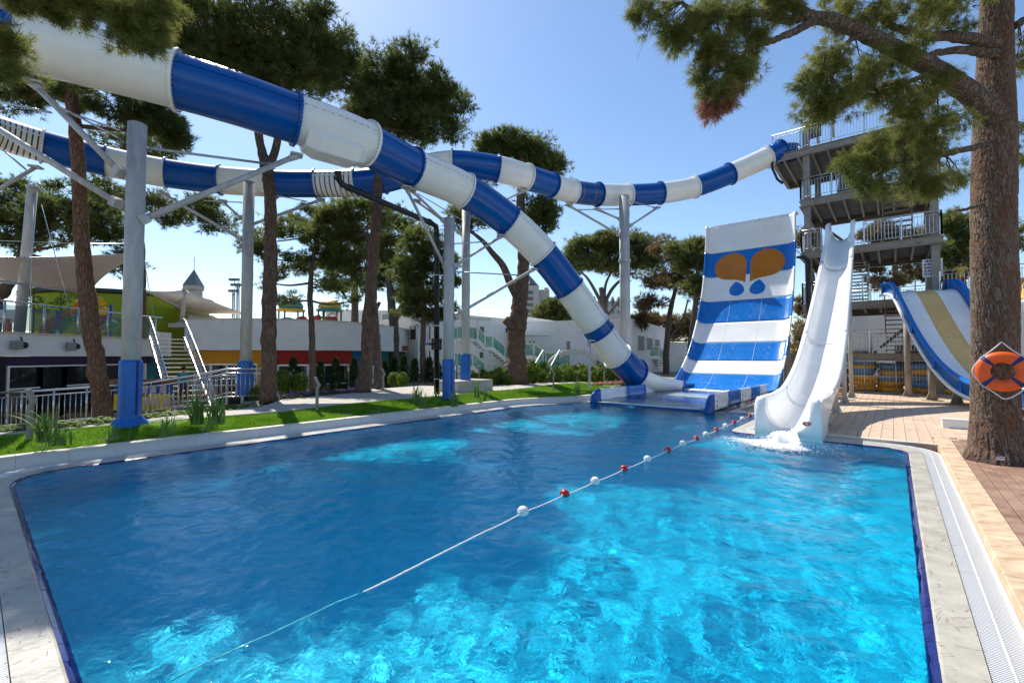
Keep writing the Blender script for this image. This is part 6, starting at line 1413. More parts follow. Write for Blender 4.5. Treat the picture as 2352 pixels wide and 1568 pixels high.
# --- third pine
pine('pine with broad crown rising behind the near tube above the black pipe', [(832, 905, 17.2, .30), (842, 820, 17.3, .24), (848, 740, 17.4, .26), (854, 650, 17.5, .21), (861, 560, 17.6, .19), (866, 470, 17.7, .17), (870, 400, 17.8, .17), (880, 310, 17.9, .15), (895, 210, 18, .11)],
     [(870, 170, 18.2, 60, 60, 18), (930, 150, 18.2, 65, 45, 14), (985, 215, 18.6, 75, 55, 22), (1030, 245, 18.8, 50, 50, 12), (990, 295, 18.4, 75, 32, 14), (890, 270, 18.2, 85, 45, 18), (840, 240, 18.4, 50, 70, 12), (940, 250, 18.4, 70, 50, 16)], 'pine_dark', 'bark', L=.24, W=.028, K=8, tufts=80, rc=.62, seed=3, stubs=[(860, 720, 17.3, .07, .25)])
pine('slimmer pine trunk leaning behind the pine above the black pipe', [(872, 890, 18.9, .19), (866, 800, 18.9, .16), (860, 720, 18.9, .15), (852, 620, 19, .13), (846, 540, 19.2, .10)],
     [(800, 540, 19.8, 45, 45, 10), (770, 590, 19.8, 40, 40, 8), (820, 610, 19.6, 35, 35, 7), (845, 500, 19.6, 40, 40, 9), (790, 480, 20, 40, 30, 7), (760, 500, 20, 40, 25, 6)], 'pine', 'bark_grey', L=.24, W=.03, K=8, tufts=70, rc=.6, seed=4)
pine('slender pine in front of the red band with loose light crown', [(719, 892, 19.4, .15), (717, 800, 19.4, .125), (716, 740, 19.5, .12), (712, 680, 19.5, .115), (716, 620, 19.6, .09), (724, 560, 19.7, .07), (720, 510, 19.8, .05)],
     [(655, 530, 20, 55, 32, 10), (600, 580, 20, 45, 26, 7), (735, 540, 20, 55, 35, 11), (680, 600, 20, 55, 28, 9), (620, 645, 20, 35, 20, 4), (755, 655, 20, 40, 20, 4), (800, 690, 20, 25, 14, 2), (570, 550, 20.4, 30, 30, 5), (660, 690, 20, 30, 14, 3)], 'pine', 'bark_grey', L=.22, W=.028, K=8, tufts=62, rc=.5, seed=5, droop=.3)
# --- pruned pine in the middle
pine('thick pruned pine with sawn limb stubs in front of the white houses', [(1187, 885, 22.4, .52), (1187, 820, 22.4, .44), (1186, 770, 22.4, .43), (1190, 735, 22.4, .46), (1194, 690, 22.5, .37), (1201, 630, 22.6, .32), (1203, 580, 22.6, .27), (1198, 520, 22.7, .25), (1196, 460, 22.8, .22), (1205, 400, 22.9, .18), (1195, 345, 23, .12)],
     [(1180, 330, 23.2, 50, 24, 14), (1135, 345, 23.2, 55, 22, 12), (1225, 355, 23.2, 40, 28, 11), (1262, 385, 23.4, 35, 30, 10), (1235, 480, 23.4, 45, 25, 10), (1250, 510, 23.4, 35, 25, 8), (1085, 510, 23.4, 45, 22, 7), (1060, 490, 23.6, 35, 18, 5), (1120, 395, 23.6, 50, 22, 8), (1200, 400, 23.6, 50, 25, 8)], 'pine', 'bark', L=.30, W=.04, K=8, tufts=70, rc=.72, seed=6, nsides=20,
     extra=[[(1192, 690, 22.4, .22), (1172, 650, 22.3, .20), (1155, 610, 22.3, .17), (1130, 580, 22.4, .14), (1110, 555, 22.6, .11), (1080, 530, 22.9, .07)], [(1203, 560, 22.6, .14), (1225, 530, 22.9, .1), (1240, 505, 23.2, .07)]], stubs=[(1180, 752, 22.2, .22, -.42), (1196, 712, 21.95, .20, .05)])
# --- trees behind the club
pine('narrow pine with stacked foliage pads left of the black pipe', [(973, 875, 26.5, .19), (971, 800, 26.5, .16), (973, 730, 26.6, .16), (968, 660, 26.7, .13), (965, 580, 26.8, .10)], [(965, 560, 27, 45, 35, 14), (940, 620, 27, 38, 32, 11), (1000, 600, 27, 45, 40, 14), (975, 670, 27, 50, 28, 13), (1000, 720, 27, 45, 20, 8), (945, 710, 27, 35, 20, 6), (1045, 640, 27.4, 28, 14, 4)], 'pine', 'bark_grey', L=.32, W=.042, K=8, tufts=70, rc=.75, seed=7)
pine('forked pine behind the curved club roof', [(905, 760, 33, .34), (902, 720, 33, .32), (896, 670, 33.2, .27), (885, 610, 33.4, .2)], [(870, 560, 34, 50, 42, 15), (905, 620, 34, 45, 38, 12), (850, 640, 34, 40, 35, 10), (925, 540, 34, 45, 35, 11), (880, 500, 34, 45, 30, 9), (935, 670, 34, 40, 25, 7)], 'pine', 'bark_grey', L=.36, W=.05, K=8, tufts=66, rc=.85, seed=8, extra=[[(905, 740, 33, .25), (922, 705, 33, .2), (940, 685, 33.2, .15), (955, 672, 33.4, .1)]])
pine('dense dark pine left of the black pipe top', [(815, 760, 36, .3), (815, 680, 36, .26), (812, 600, 36, .2)], [(790, 520, 36, 45, 35, 12), (830, 560, 36, 40, 40, 12), (775, 640, 36, 40, 35, 9), (715, 505, 36, 45, 30, 9), (745, 585, 36, 35, 30, 7)], 'pine_dark', 'bark_grey', L=.38, W=.055, K=8, tufts=66, rc=.9, seed=9)
# --- umbrella pine and mottled pines beside the half pipe
pine('umbrella pine with open spreading limbs left of the collared post', [(1394, 800, 42, .34), (1390, 740, 42, .30), (1387, 700, 42, .27), (1380, 660, 42, .2)], [(1325, 600, 42, 35, 28, 12), (1350, 570, 42, 40, 26, 14), (1405, 560, 42, 45, 28, 16), (1465, 560, 42.5, 42, 28, 15), (1490, 595, 42.5, 30, 30, 10), (1440, 610, 42, 50, 24, 14), (1380, 605, 42, 45, 24, 13)], 'pine_far', 'bark_grey', L=.42, W=.06, K=8, tufts=70, rc=1.0, seed=10, extra=[[(1387, 700, 42, .2), (1405, 665, 42, .16), (1430, 640, 42, .12), (1460, 625, 42, .08)], [(1388, 710, 42, .2), (1368, 670, 42, .16), (1350, 640, 42, .12), (1335, 625, 42, .08)], [(1390, 730, 42, .15), (1425, 690, 42, .1), (1438, 690, 42, .06)], [(1387, 690, 42, .16), (1392, 650, 42, .12), (1410, 615, 42, .08)]])
pine('rusty brown pine with thin limbs left of the half pipe', [(1530, 830, 38, .26), (1533, 770, 38, .22), (1540, 710, 38, .2), (1552, 660, 38, .15), (1556, 600, 38, .1)], [(1515, 650, 38, 45, 28, 10), (1495, 695, 38, 35, 22, 7), (1550, 600, 38.5, 35, 30, 11), (1525, 570, 38.5, 25, 22, 6), (1570, 640, 38.5, 30, 30, 8), (1480, 735, 38, 25, 18, 4)], 'pine_brown', 'bark_grey', L=.40, W=.05, K=8, tufts=60, rc=.85, seed=11, extra=[[(1533, 780, 38, .12), (1565, 740, 38, .1), (1580, 690, 38, .06)]])
pine('green and brown pine touching the left edge of the half pipe', [(1583, 850, 34, .26), (1588, 780, 34, .23), (1596, 710, 34, .2), (1602, 640, 34, .14), (1600, 580, 34, .08)], [(1600, 580, 34.5, 35, 28, 13), (1575, 600, 34.5, 30, 30, 10), (1620, 620, 34.5, 30, 40, 12), (1590, 665, 34.5, 35, 25, 9), (1622, 690, 34.5, 25, 28, 7), (1560, 570, 35, 25, 20, 6)], 'pine_far', 'bark_grey', L=.36, W=.046, K=8, tufts=64, rc=.78, seed=12)
pine('low round pine in front of the grey hotel', [(1268, 760, 62, .4), (1266, 735, 62, .35)], [(1250, 720, 62, 20, 14, 9), (1275, 705, 62, 25, 16, 12), (1295, 725, 62, 18, 14, 8), (1265, 735, 62, 30, 12, 10)], 'pine_far', 'bark_grey', L=.6, W=.09, K=8, tufts=66, rc=1.2, seed=13)
pine('bushy green trees low behind the mottled pines', [(1490, 800, 50, .3), (1490, 770, 50, .25)], [(1475, 735, 54, 30, 16, 9), (1510, 740, 54, 30, 24, 11), (1550, 755, 52, 30, 32, 12), (1595, 750, 52, 28, 40, 13), (1630, 760, 52, 20, 40, 8), (1840, 800, 52, 25, 60, 10)], 'pine_brown', 'bark_grey', L=.5, W=.07, K=8, tufts=64, rc=1.05, seed=14)
# --- left background
pine('dark spreading pine behind the rosy sail at the left edge', [(-12, 705, 27, .33), (8, 670, 27, .3), (28, 630, 27, .26), (45, 580, 27, .2)], [(40, 490, 28, 85, 50, 26), (150, 500, 28, 75, 50, 26), (235, 510, 29, 55, 55, 20), (60, 555, 28, 70, 18, 9), (190, 450, 29, 70, 30, 10), (50, 440, 29, 60, 30, 8), (280, 590, 29, 30, 35, 7)], 'pine_dark', 'bark', L=.32, W=.045, K=8, tufts=72, rc=.85, seed=15)
pine('pine behind the thickest post with branches reaching right under the far tube', [(322, 760, 23.5, .26), (323, 690, 23.5, .23), (322, 600, 23.5, .22), (318, 520, 23.5, .2), (312, 430, 23.6, .16)], [(350, 470, 23.6, 50, 28, 9), (455, 480, 23, 50, 26, 9), (500, 510, 23, 30, 22, 5), (400, 500, 23.4, 35, 20, 5), (300, 330, 24, 70, 45, 11), (390, 330, 24, 40, 35, 8), (240, 440, 24, 50, 35, 8)], 'pine_dark', 'bark_red', L=.28, W=.036, K=8, tufts=66, rc=.68, seed=16, droop=.3, extra=[[(318, 450, 23.5, .1), (360, 468, 23.4, .08), (420, 478, 23.2, .06), (480, 500, 23, .03)]])
# --- right background
pine('thin bare-stemmed pine between the half pipe and the tower', [(1848, 900, 33, .2), (1853, 800, 33, .17), (1858, 720, 33, .16), (1868, 650, 33.2, .14), (1858, 590, 33.4, .1)], [(1852, 545, 33.6, 18, 22, 7), (1856, 580, 33.6, 22, 20, 6), (1846, 700, 34, 14, 40, 5), (1850, 790, 34, 14, 40, 6)], 'pine_brown', 'bark_red', L=.36, W=.045, K=8, tufts=60, rc=.7, seed=17)
pine('grey green pine crown right of the tower', [(2200, 800, 36, .35), (2200, 650, 36, .3), (2205, 560, 36, .2)], [(2195, 510, 36, 45, 24, 12), (2215, 560, 36, 42, 34, 14), (2200, 620, 36, 45, 34, 13), (2330, 540, 36, 40, 45, 8), (2170, 585, 36, 28, 30, 8)], 'pine_far', 'bark_grey', L=.42, W=.056, K=8, tufts=70, rc=.95, seed=18)
pine('mottled pine showing through the middle of the tower', [(2060, 800, 44, .35), (2060, 690, 44, .3), (2055, 600, 44, .2)], [(2010, 535, 44, 32, 18, 9), (2050, 560, 44, 40, 26, 10), (2100, 560, 44, 38, 32, 11), (2120, 610, 44, 40, 30, 10), (2035, 640, 44, 45, 30, 9), (1995, 600, 44, 30, 30, 7)], 'pine_brown', 'bark_grey', L=.46, W=.065, K=8, tufts=66, rc=1.05, seed=19)
# --- branch hanging in from the upper left, close to the camera
pine('near pine bough hanging across the upper left corner', [(-560, 1500, 5.2, .28), (-540, 900, 5.3, .26), (-500, 500, 5.4, .24), (-430, 200, 5.6, .2), (-380, -60, 5.7, .17), (-330, -300, 5.8, .13)],
     [(60, 5, 6.2, 60, 24, 7), (150, 15, 6.2, 70, 28, 9), (240, 35, 6.2, 70, 32, 11), (325, 50, 6.3, 55, 34, 10), (350, 100, 6.3, 34, 22, 5), (270, 90, 6.3, 60, 16, 4), (15, 90, 6.1, 26, 50, 6), (20, 160, 6.1, 26, 35, 4), (200, -40, 6.2, 200, 40, 18), (360, 15, 6.3, 45, 30, 7), (-60, 100, 6.0, 60, 90, 9)], 'pine_near', 'bark', L=.135, W=.0075, K=18, tufts=34, rc=.20, seed=20, droop=.55, twig=.006,
     extra=[[(-400, 60, 5.7, .11), (-250, -30, 5.9, .09), (-80, -60, 6.0, .07), (100, -30, 6.1, .05), (240, -5, 6.2, .03), (330, 30, 6.3, .015)], [(-400, 100, 5.7, .07), (-200, 60, 5.9, .05), (-40, 70, 6.0, .03), (30, 110, 6.1, .015)]])
# ================================================================ the big right-hand pine, modelled bark plates
def big_trunk():
    t = thing('pine_tree', 'massive near pine with plated bark carrying the orange lifebuoy', 'tree', (TRC.x, TRC.y, .1), 'pine trees of the park')
    rg = np.random.default_rng(31); nth, nz = 320, 760; zz = np.linspace(.02, 9.5, nz); th = np.linspace(0, 2*np.pi, nth+1)
    TH, ZZ = np.meshgrid(th, zz)
    rad = np.interp(ZZ, [0, .25, .8, 2, 4, 5.2, 6.0, 7.5, 9.5], [.45, .335, .285, .27, .25, .245, .21, .185, .16])
    rad = rad*(1+.04*np.sin(2*TH+ZZ*.6)+.025*np.sin(3*TH-ZZ*1.1+1)+.02*np.sin(5*TH+ZZ*2.3))
    # plates: cells in the unrolled bark
    def cells(cs, vst, rg, wamp):
        nu = int(round(2*np.pi*.30/cs)); per = nu*cs; u = TH/(2*np.pi)*per; v = ZZ*vst; nv = int(9.8*vst/cs)+3
        ju, jv, hh = rg.uniform(.05, .95, (nu, nv)), rg.uniform(.05, .95, (nu, nv)), rg.uniform(.2, 1, (nu, nv)); wu, wv_ = u.copy(), v.copy()
        for k in range(7):
            n_ = int(rg.integers(2, 22)); q = rg.uniform(4, 45); wu = wu+wamp*cs*.30*np.sin(n_*TH+q*v+rg.uniform(0, 6)); wv_ = wv_+wamp*cs*.30*np.sin(int(rg.integers(2, 30))*TH+rg.uniform(3, 40)*v+rg.uniform(0, 6))
        iu = np.floor(wu/cs).astype(int); iv = np.floor(wv_/cs).astype(int); F1 = np.full(u.shape, 9.); F2 = np.full(u.shape, 9.); H = np.zeros(u.shape)
        for du in (-1, 0, 1):
            for dv in (-1, 0, 1):
                cu = iu+du; cv = np.clip(iv+dv, 0, nv-1); cm = cu % nu; d = np.hypot(wu-(cu+ju[cm, cv])*cs, wv_-(cv+jv[cm, cv])*cs)
                nw = d < F1; F2 = np.where(nw, F1, np.minimum(F2, d)); H = np.where(nw, hh[cm, cv], H); F1 = np.where(nw, d, F1)
        return F2-F1, H
    e1, H1 = cells(.085, .42, rg, 1.0); e2, H2 = cells(.034, .40, rg, 1.2)
    g1 = np.clip(e1/.014, 0, 1); g1 = g1*g1*(3-2*g1); g2 = np.clip(e2/.006, 0, 1); g2 = g2*g2*(3-2*g2)
    H = .55*H1+.45*H2; edge = g1*(.62+.38*g2)
    fine = .002*np.sin(TH*90+ZZ*23)*np.sin(ZZ*120+TH*31)+.0015*np.sin(ZZ*260+TH*12)
    rad = rad+g1*(.010+.010*H1)+g2*(.002+.007*H2)-.014+fine
    cx = np.interp(ZZ, [0, 2, 4, 6, 7.5, 9.5], [TRC.x, TRC.x+.02, TRC.x+.07, TRC.x+.17, TRC.x+.24, TRC.x+.30]); cy = TRC.y+0*ZZ
    X = cx+rad*np.cos(TH); Y = cy+rad*np.sin(TH); Vv = np.stack([X[:, :-1], Y[:, :-1], ZZ[:, :-1]+.06], 2).reshape(-1, 3)-np.array((TRC.x, TRC.y, .1))
    idx = np.arange(nz*nth).reshape(nz, nth); a = idx[:-1]; b = np.roll(idx, -1, 1)[:-1]; c = np.roll(idx, -1, 1)[1:]; d = idx[1:]; F = np.stack([a, b, c, d], 2).reshape(-1, 4)
    me = bpy.data.meshes.new('trunk'); me.vertices.add(len(Vv)); me.vertices.foreach_set('co', Vv.astype(np.float32).ravel()); me.loops.add(F.size); me.loops.foreach_set('vertex_index', F.ravel().astype(np.int32)); me.polygons.add(len(F)); me.polygons.foreach_set('loop_start', np.arange(0, F.size, 4, dtype=np.int32)); me.polygons.foreach_set('loop_total', np.full(len(F), 4, np.int32)); me.polygons.foreach_set('use_smooth', [True]*len(F)); me.update()
    at_ = me.color_attributes.new('plate', 'FLOAT_COLOR', 'POINT'); pc = np.stack([H[:, :-1].ravel(), edge[:, :-1].ravel(), rg.uniform(0, 1, H[:, :-1].size), np.ones(H[:, :-1].size)], 1); at_.data.foreach_set('color', pc.astype(np.float32).ravel())
    # plate colour: grey-brown scales, reddish where freshly flaked, dark fissures between plates
    m = bpy.data.materials.new('plated_bark'); N, L, bb = nodes(m); ca = N.new('ShaderNodeVertexColor'); ca.layer_name = 'plate'; sp = N.new('ShaderNodeSeparateColor'); L.new(ca.outputs[0], sp.inputs[0])
    cr = N.new('ShaderNodeValToRGB'); L.new(sp.outputs[0], cr.inputs[0]); e = cr.color_ramp.elements; e[0].position = .3; e[0].color = (.27, .125, .06, 1); e[1].position = 1; e[1].color = (.25, .185, .14, 1); k = e.new(.52); k.color = (.20, .125, .085, 1); k = e.new(.78); k.color = (.29, .215, .165, 1)
    tc = N.new('ShaderNodeTexCoord'); nz_ = N.new('ShaderNodeTexNoise'); nz_.inputs['Scale'].default_value = 26; nz_.inputs['Detail'].default_value = 9; L.new(tc.outputs['Object'], nz_.inputs['Vector'])
    ml = N.new('ShaderNodeMix'); ml.data_type = 'RGBA'; ml.blend_type = 'MULTIPLY'; ml.inputs[0].default_value = .55; L.new(cr.outputs[0], ml.inputs[6]); L.new(nz_.outputs['Color'], ml.inputs[7])
    m2 = N.new('ShaderNodeMix'); m2.data_type = 'RGBA'; L.new(sp.outputs[1], m2.inputs[0]); m2.inputs[6].default_value = (.085, .056, .042, 1); L.new(ml.outputs[2], m2.inputs[7]); L.new(m2.outputs[2], bb.inputs['Base Color']); bb.inputs['Roughness'].default_value = .9; bb.inputs['Specular IOR Level'].default_value = .2
    bp = N.new('ShaderNodeBump'); bp.inputs['Strength'].default_value = .5; bp.inputs['Distance'].default_value = .012; L.new(nz_.outputs['Fac'], bp.inputs['Height']); L.new(bp.outputs[0], bb.inputs['Normal'])
    o = link_mesh('trunk', me, t, m); return t
bt = big_trunk()
# its limbs and needles
rg = np.random.default_rng(77); lm = MB(); Yb = 7.1
main = [(2295, 275, 7.1, .17), (2240, 225, 6.95, .155), (2175, 178, 6.8, .14), (2100, 135, 6.65, .122), (2020, 95, 6.5, .106), (1960, 66, 6.4, .098), (1905, 46, 6.35, .09), (1855, 36, 6.3, .075), (1810, 10, 6.25, .065), (1740, -10, 6.2, .05)]
subs = [[(1860, 38, 6.3, .07), (1800, 45, 6.25, .06), (1730, 30, 6.2, .05), (1660, 35, 6.15, .045), (1600, 28, 6.1, .035), (1565, 5, 6.1, .025)], [(1870, 48, 6.3, .06), (1820, 75, 6.2, .05), (1770, 95, 6.15, .04), (1720, 115, 6.1, .03), (1690, 150, 6.1, .02)],
        [(2290, 100, 7.0, .09), (2200, 85, 6.9, .08), (2120, 80, 6.85, .06), (2050, 60, 6.8, .04), (2000, 20, 6.8, .03)], [(2290, 125, 7.05, .08), (2210, 115, 7.0, .06), (2140, 125, 7.0, .045), (2090, 150, 7.0, .03)], [(2270, 330, 7.0, .05), (2180, 352, 6.8, .045), (2110, 368, 6.7, .035), (2040, 372, 6.6, .02)],
        [(2330, 60, 7.0, .06), (2400, 20, 7.0, .05), (2480, -20, 7, .03)], [(2150, 165, 6.75, .04), (2080, 190, 6.6, .03), (2020, 215, 6.5, .018)], [(1980, 78, 6.4, .04), (1930, 110, 6.3, .03), (1900, 160, 6.25, .015)], [(2290, -20, 7.0, .1), (2200, -80, 6.8, .08), (2050, -120, 6.6, .06), (1900, -130, 6.4, .04)], [(2260, 470, 6.95, .03), (2220, 480, 6.85, .022), (2195, 484, 6.8, .015)]]
lp = []
for q in [main]+subs:
    c = catmull([P(x, y, Y) for x, y, Y, r in q], 8); rd = np.interp(np.linspace(0, len(q)-1, len(c)), range(len(q)), [e[3] for e in q]); c = c+rg.normal(0, .006, c.shape); lm.tube(c, list(rd), 16 if q is main else 9); lp += [(Vector(a), b) for a, b in zip(c, rd)]
bl = [(1500, 20, 6.1, 55, 30, 10), (1560, 60, 6.1, 60, 35, 13), (1620, 30, 6.1, 60, 35, 12), (1640, 110, 6.1, 55, 35, 13), (1690, 165, 6.1, 55, 35, 13), (1660, 210, 6.1, 45, 28, 9), (1620, 150, 6.1, 35, 40, 8), (1730, 100, 6.15, 40, 45, 9), (1700, 40, 6.15, 60, 35, 11), (1800, 20, 6.2, 55, 30, 10),
      (1870, 190, 6.3, 45, 45, 12), (1900, 130, 6.3, 45, 35, 9), (1935, 230, 6.35, 60, 40, 14), (1880, 245, 6.3, 45, 28, 8), (1990, 180, 6.4, 55, 45, 14), (2050, 130, 6.5, 60, 40, 12), (2060, 230, 6.5, 60, 45, 15), (2120, 260, 6.6, 45, 45, 11), (1960, 30, 6.5, 80, 35, 13), (2080, 40, 6.7, 80, 40, 15), (2180, 40, 6.9, 60, 45, 11), (2200, -10, 6.9, 90, 30, 10),
      (1990, 350, 6.5, 55, 35, 9), (2050, 330, 6.6, 60, 40, 10), (2110, 380, 6.6, 55, 40, 10), (2000, 410, 6.5, 45, 30, 6), (2060, 400, 6.6, 50, 35, 7), (2130, 435, 6.65, 45, 22, 8), (2140, 330, 6.7, 40, 40, 8), (1960, 370, 6.5, 30, 25, 5), (2200, 270, 6.9, 28, 25, 4), (2150, 200, 6.8, 50, 40, 9), (2345, 330, 7.2, 25, 50, 5), (2350, 130, 7.2, 25, 70, 6), (2190, 420, 6.8, 25, 40, 4),
      (1700, -60, 6.2, 200, 40, 14), (2000, -80, 6.5, 200, 50, 16), (2300, -90, 7, 150, 60, 10)]
T, D, TD, DD = [], [], [], []
for bi, (x, y, Y, rx, ry, nc) in enumerate(bl+[(1650, 245, 6.08, 42, 14, 8)]):
    isdry = bi >= len(bl); c = P(x, y, Y); sx, sz = rx*Y/FPX, ry*Y/FPX; sy = max(.16, sx*.8)
    for k in range(nc):
        u = rg.normal(0, 1, 3); u /= np.linalg.norm(u); u *= rg.uniform(.1, 1)**.5; cc = np.array(c)+u*np.array((sx, sy, sz)); r_ = .15*rg.uniform(.5, 1.45)
        a = min(lp, key=lambda q: (q[0]-Vector(cc)).length+max(0, cc[2]-q[0].z)*.4); m_ = a[0].lerp(Vector(cc), .5)+Vector(rg.normal(0, .03, 3)); lm.tube([a[0], m_, Vector(cc)], [min(a[1]*.6, .012), .006, .003], 4, cap=False)
        for _ in range(4):
            e_ = Vector(cc)+Vector(rg.normal(0, .5, 3)*r_)+Vector((0, 0, -.05)); lm.tube([m_.lerp(Vector(cc), .5), e_], [.004, .002], 3, cap=False)
        n = int(24*rg.uniform(.6, 1.3)); v = rg.normal(0, 1, (n, 3)); v /= np.linalg.norm(v, axis=1)[:, None]; f = rg.uniform(.1, 1, n)**.5; pos = cc+v*f[:, None]*np.array((r_, r_, r_*.85)); dr = v*.7+np.array((-.15, 0, -.25))+rg.normal(0, .3, (n, 3)); dr /= np.linalg.norm(dr, axis=1)[:, None]
        (TD if isdry else T).append(pos); (DD if isdry else D).append(dr)
lm.build('limbs', M['bark_grey'], bt)
tri_mesh('crown', needle_tufts(np.concatenate(T), np.concatenate(D), 18, .125, .0068, .55, rg, .5), M['pine_near'], bt)
tri_mesh('dry_foliage', needle_tufts(np.concatenate(TD), np.concatenate(DD), 18, .12, .007, .4, rg, .9), M['dry'], bt)
mb = MB(); q = P(2298, 1052, 6.75); mb.box(q, (.085, .05, .01), ax=Vector((.7, -.7, .05)).normalized(), ay=Vector((.1, .1, 1)).normalized()); nl = mb.build('tree_label', M['white_plastic'], bt)
mb = MB(); mb.box(q+Vector((-.006, -.006, .008)), (.075, .012, .004), ax=Vector((.7, -.7, .05)).normalized(), ay=Vector((.1, .1, 1)).normalized()); mb.build('label_band', M['red_plastic'], nl)
# ================================================================ lane rope with floats
fl_px = [(1201, 1176, 'w'), (1297, 1136, 'r'), (1367, 1106, 'w'), (1433, 1078, 'r'), (1487, 1055, 'w'), (1534, 1034, 'r'), (1568, 1019, 'w'), (1599, 1008, 'r'), (1621, 998, 'w'), (1645, 988, 'r'), (1666, 978, 'w'), (1685, 970, 'r'), (1705, 962, 'w'), (1722, 955, 'r')]
fpos = [Gz(x, y, .012) for x, y, c in fl_px]
rp = [Gz(395, 1572, -.07), Gz(480, 1528, -.06), Gz(620, 1462, -.042), Gz(760, 1395, -.022), Gz(900, 1328, .002), Gz(1000, 1277, .018), Gz(1110, 1222, .016)]+fpos
full = []
for i in range(len(rp)-1):
    a, b = rp[i], rp[i+1]
    for k in range(10):
        f = k/10; q = a.lerp(b, f); q.z -= (.010 if i > 5 else .0)*math.sin(f*math.pi); full.append(q)
full.append(rp[-1]); full.append(AB(14.5, 3.35, .05))
mb = MB(); rope_r = .0075
mb.tube(full, rope_r, 8)
rope = thing('lane_rope', 'white rope floating across the pool from the near corner to the paved spur', 'rope', fpos[0]); mb.build('core', M['rope'], rope)
mb = MB(); strand = []; acc = 0
for i in range(len(full)-1):
    a, b = full[i], full[i+1]; d = b-a; n = max(1, int(d.length/.012)); x, y, _ = orient(d)
    for k in range(n):
        acc += .42; strand.append(a.lerp(b, k/n)+(x*math.cos(acc)+y*math.sin(acc))*rope_r*.75)
mb.tube(strand[:4200], rope_r*.55, 4); mb.build('twist_strand', M['rope'], rope)
def float_proto(m):
    mb = MB(); r = .062
    prof = [(.012, -.050), (.020, -.056), (.032, -.052), (.048, -.042), (.058, -.026), (.0625, -.006), (.060, -.002), (.060, .002), (.0625, .006), (.058, .026), (.048, .042), (.032, .052), (.020, .056), (.012, .050), (.012, -.050)]
    mb.lathe(prof, (0, 0, 0), 24, axis=(1, 0, 0)); return mb
for i, ((x, y, c), p) in enumerate(zip(fl_px, fpos)):
    nx = fpos[min(i+1, len(fpos)-1)]-fpos[max(i-1, 0)]; ang = math.atan2(nx.y, nx.x)
    cn = 'white' if c == 'w' else 'red'; nth = ['first', 'second', 'third', 'fourth', 'fifth', 'sixth', 'seventh'][i//2]
    t = thing('rope_float', f'{cn} round float on the lane rope, {nth} {cn} one from the camera', 'float', (p.x, p.y, p.z+.008), 'floats on the lane rope')
    mb = float_proto(None); me = bpy.data.meshes.new('float_body'); me.from_pydata([tuple(v) for v in mb.v], [], mb.f); me.polygons.foreach_set('use_smooth', [True]*len(mb.f)); o = link_mesh('float_body', me, t, M['white_plastic'] if c == 'w' else M['red_plastic'])
    mb = MB(); mb.lathe([(.006, -.075), (.014, -.075), (.016, -.055), (.006, -.055)], (0, 0, 0), 10, axis=(1, 0, 0)); me = bpy.data.meshes.new('knot'); me.from_pydata([tuple(v) for v in mb.v], [], mb.f); link_mesh('knot', me, t, M['rope'])
    t.rotation_euler = (random.uniform(-.3, .3), random.uniform(-.1, .1), ang)
# ================================================================ splash and foam at the speed slide
M['foam'] = mat('foam', (.84, .87, .88), rough=.6, var=.04, vs=20, spec=.3)
rg = np.random.default_rng(9)
sp = thing('splash', 'white gush of water and foam where the speed slide meets the pool', 'splash', AB(10.4, 1.92, 0))
g = []
for i, tt in enumerate(np.linspace(0, 1, 22)):
    a = 10.98-.85*tt; zc = .19-.19*tt**2.2; w = .11+.22*tt+.015*math.sin(i*2.1); g.append([AB(a+.03*rg.normal()*tt, 1.92-u*w, zc+.03*(1-u*u)*(1-tt*.3)+.010*rg.normal()*(.3+tt)) for u in np.linspace(-1, 1, 19)])
mb = MB(); mb.sheet(g); mb.build('gush', M['foam'], sp)
n = 9500; rr_ = np.abs(rg.normal(0, 1, n)); th = rg.uniform(0, 2*np.pi, n); ce = np.array((10.15, 2.0)); da = rr_*np.cos(th)*.50-.30*np.abs(rr_)**1.3; db = rr_*np.sin(th)*.55+.22*np.abs(rr_)
V = []
def fleck(c, r, n=7):
    a = np.sort(rg.uniform(0, 2*np.pi, n)); k = r*rg.uniform(.45, 1.2, n); return [(c[0]+np.cos(x)*q*1.5, c[1]+np.sin(x)*q) for x, q in zip(a, k)]
mb = MB()
for i in range(n):
    a, b = ce[0]+da[i], ce[1]+db[i]
    if a > 10.78 or b < .15: continue
    d = math.hypot(da[i], db[i]); r = rg.uniform(.004, .026)*max(.18, 1.15-d*.75); z = float(waves(np.array([a]), np.array([b]))[0])+.004
    pts = fleck((a, b), r); q = [AB(x, y, z+.003*rg.uniform()) for x, y in pts]; c = AB(a, b, z+r*.35); mb.add(q+[c], [(k, (k+1) % len(q), len(q)) for k in range(len(q))], True)
o = mb.build('foam_flecks', M['foam'], sp); o['kind'] = 'stuff'
tri = []
for i in range(3600):
    d = rg.exponential(.30); th_ = rg.uniform(0, 6.28); c = np.array(AB(10.25+d*math.cos(th_)*.6-.1, 1.95+d*math.sin(th_), max(.01, rg.normal(.07, .08)*math.exp(-d*1.3)))); r = rg.uniform(.002, .008)
    vs_ = c+r*np.array([(1, 0, 0), (-1, 0, 0), (0, 1, 0), (0, -1, 0), (0, 0, 1), (0, 0, -1)])
    for f in ((0, 2, 4), (2, 1, 4), (1, 3, 4), (3, 0, 4), (2, 0, 5), (1, 2, 5), (3, 1, 5), (0, 3, 5)): tri.append(vs_[list(f)])
o = tri_mesh('droplets', np.array(tri), M['foam'], sp); o['kind'] = 'stuff'
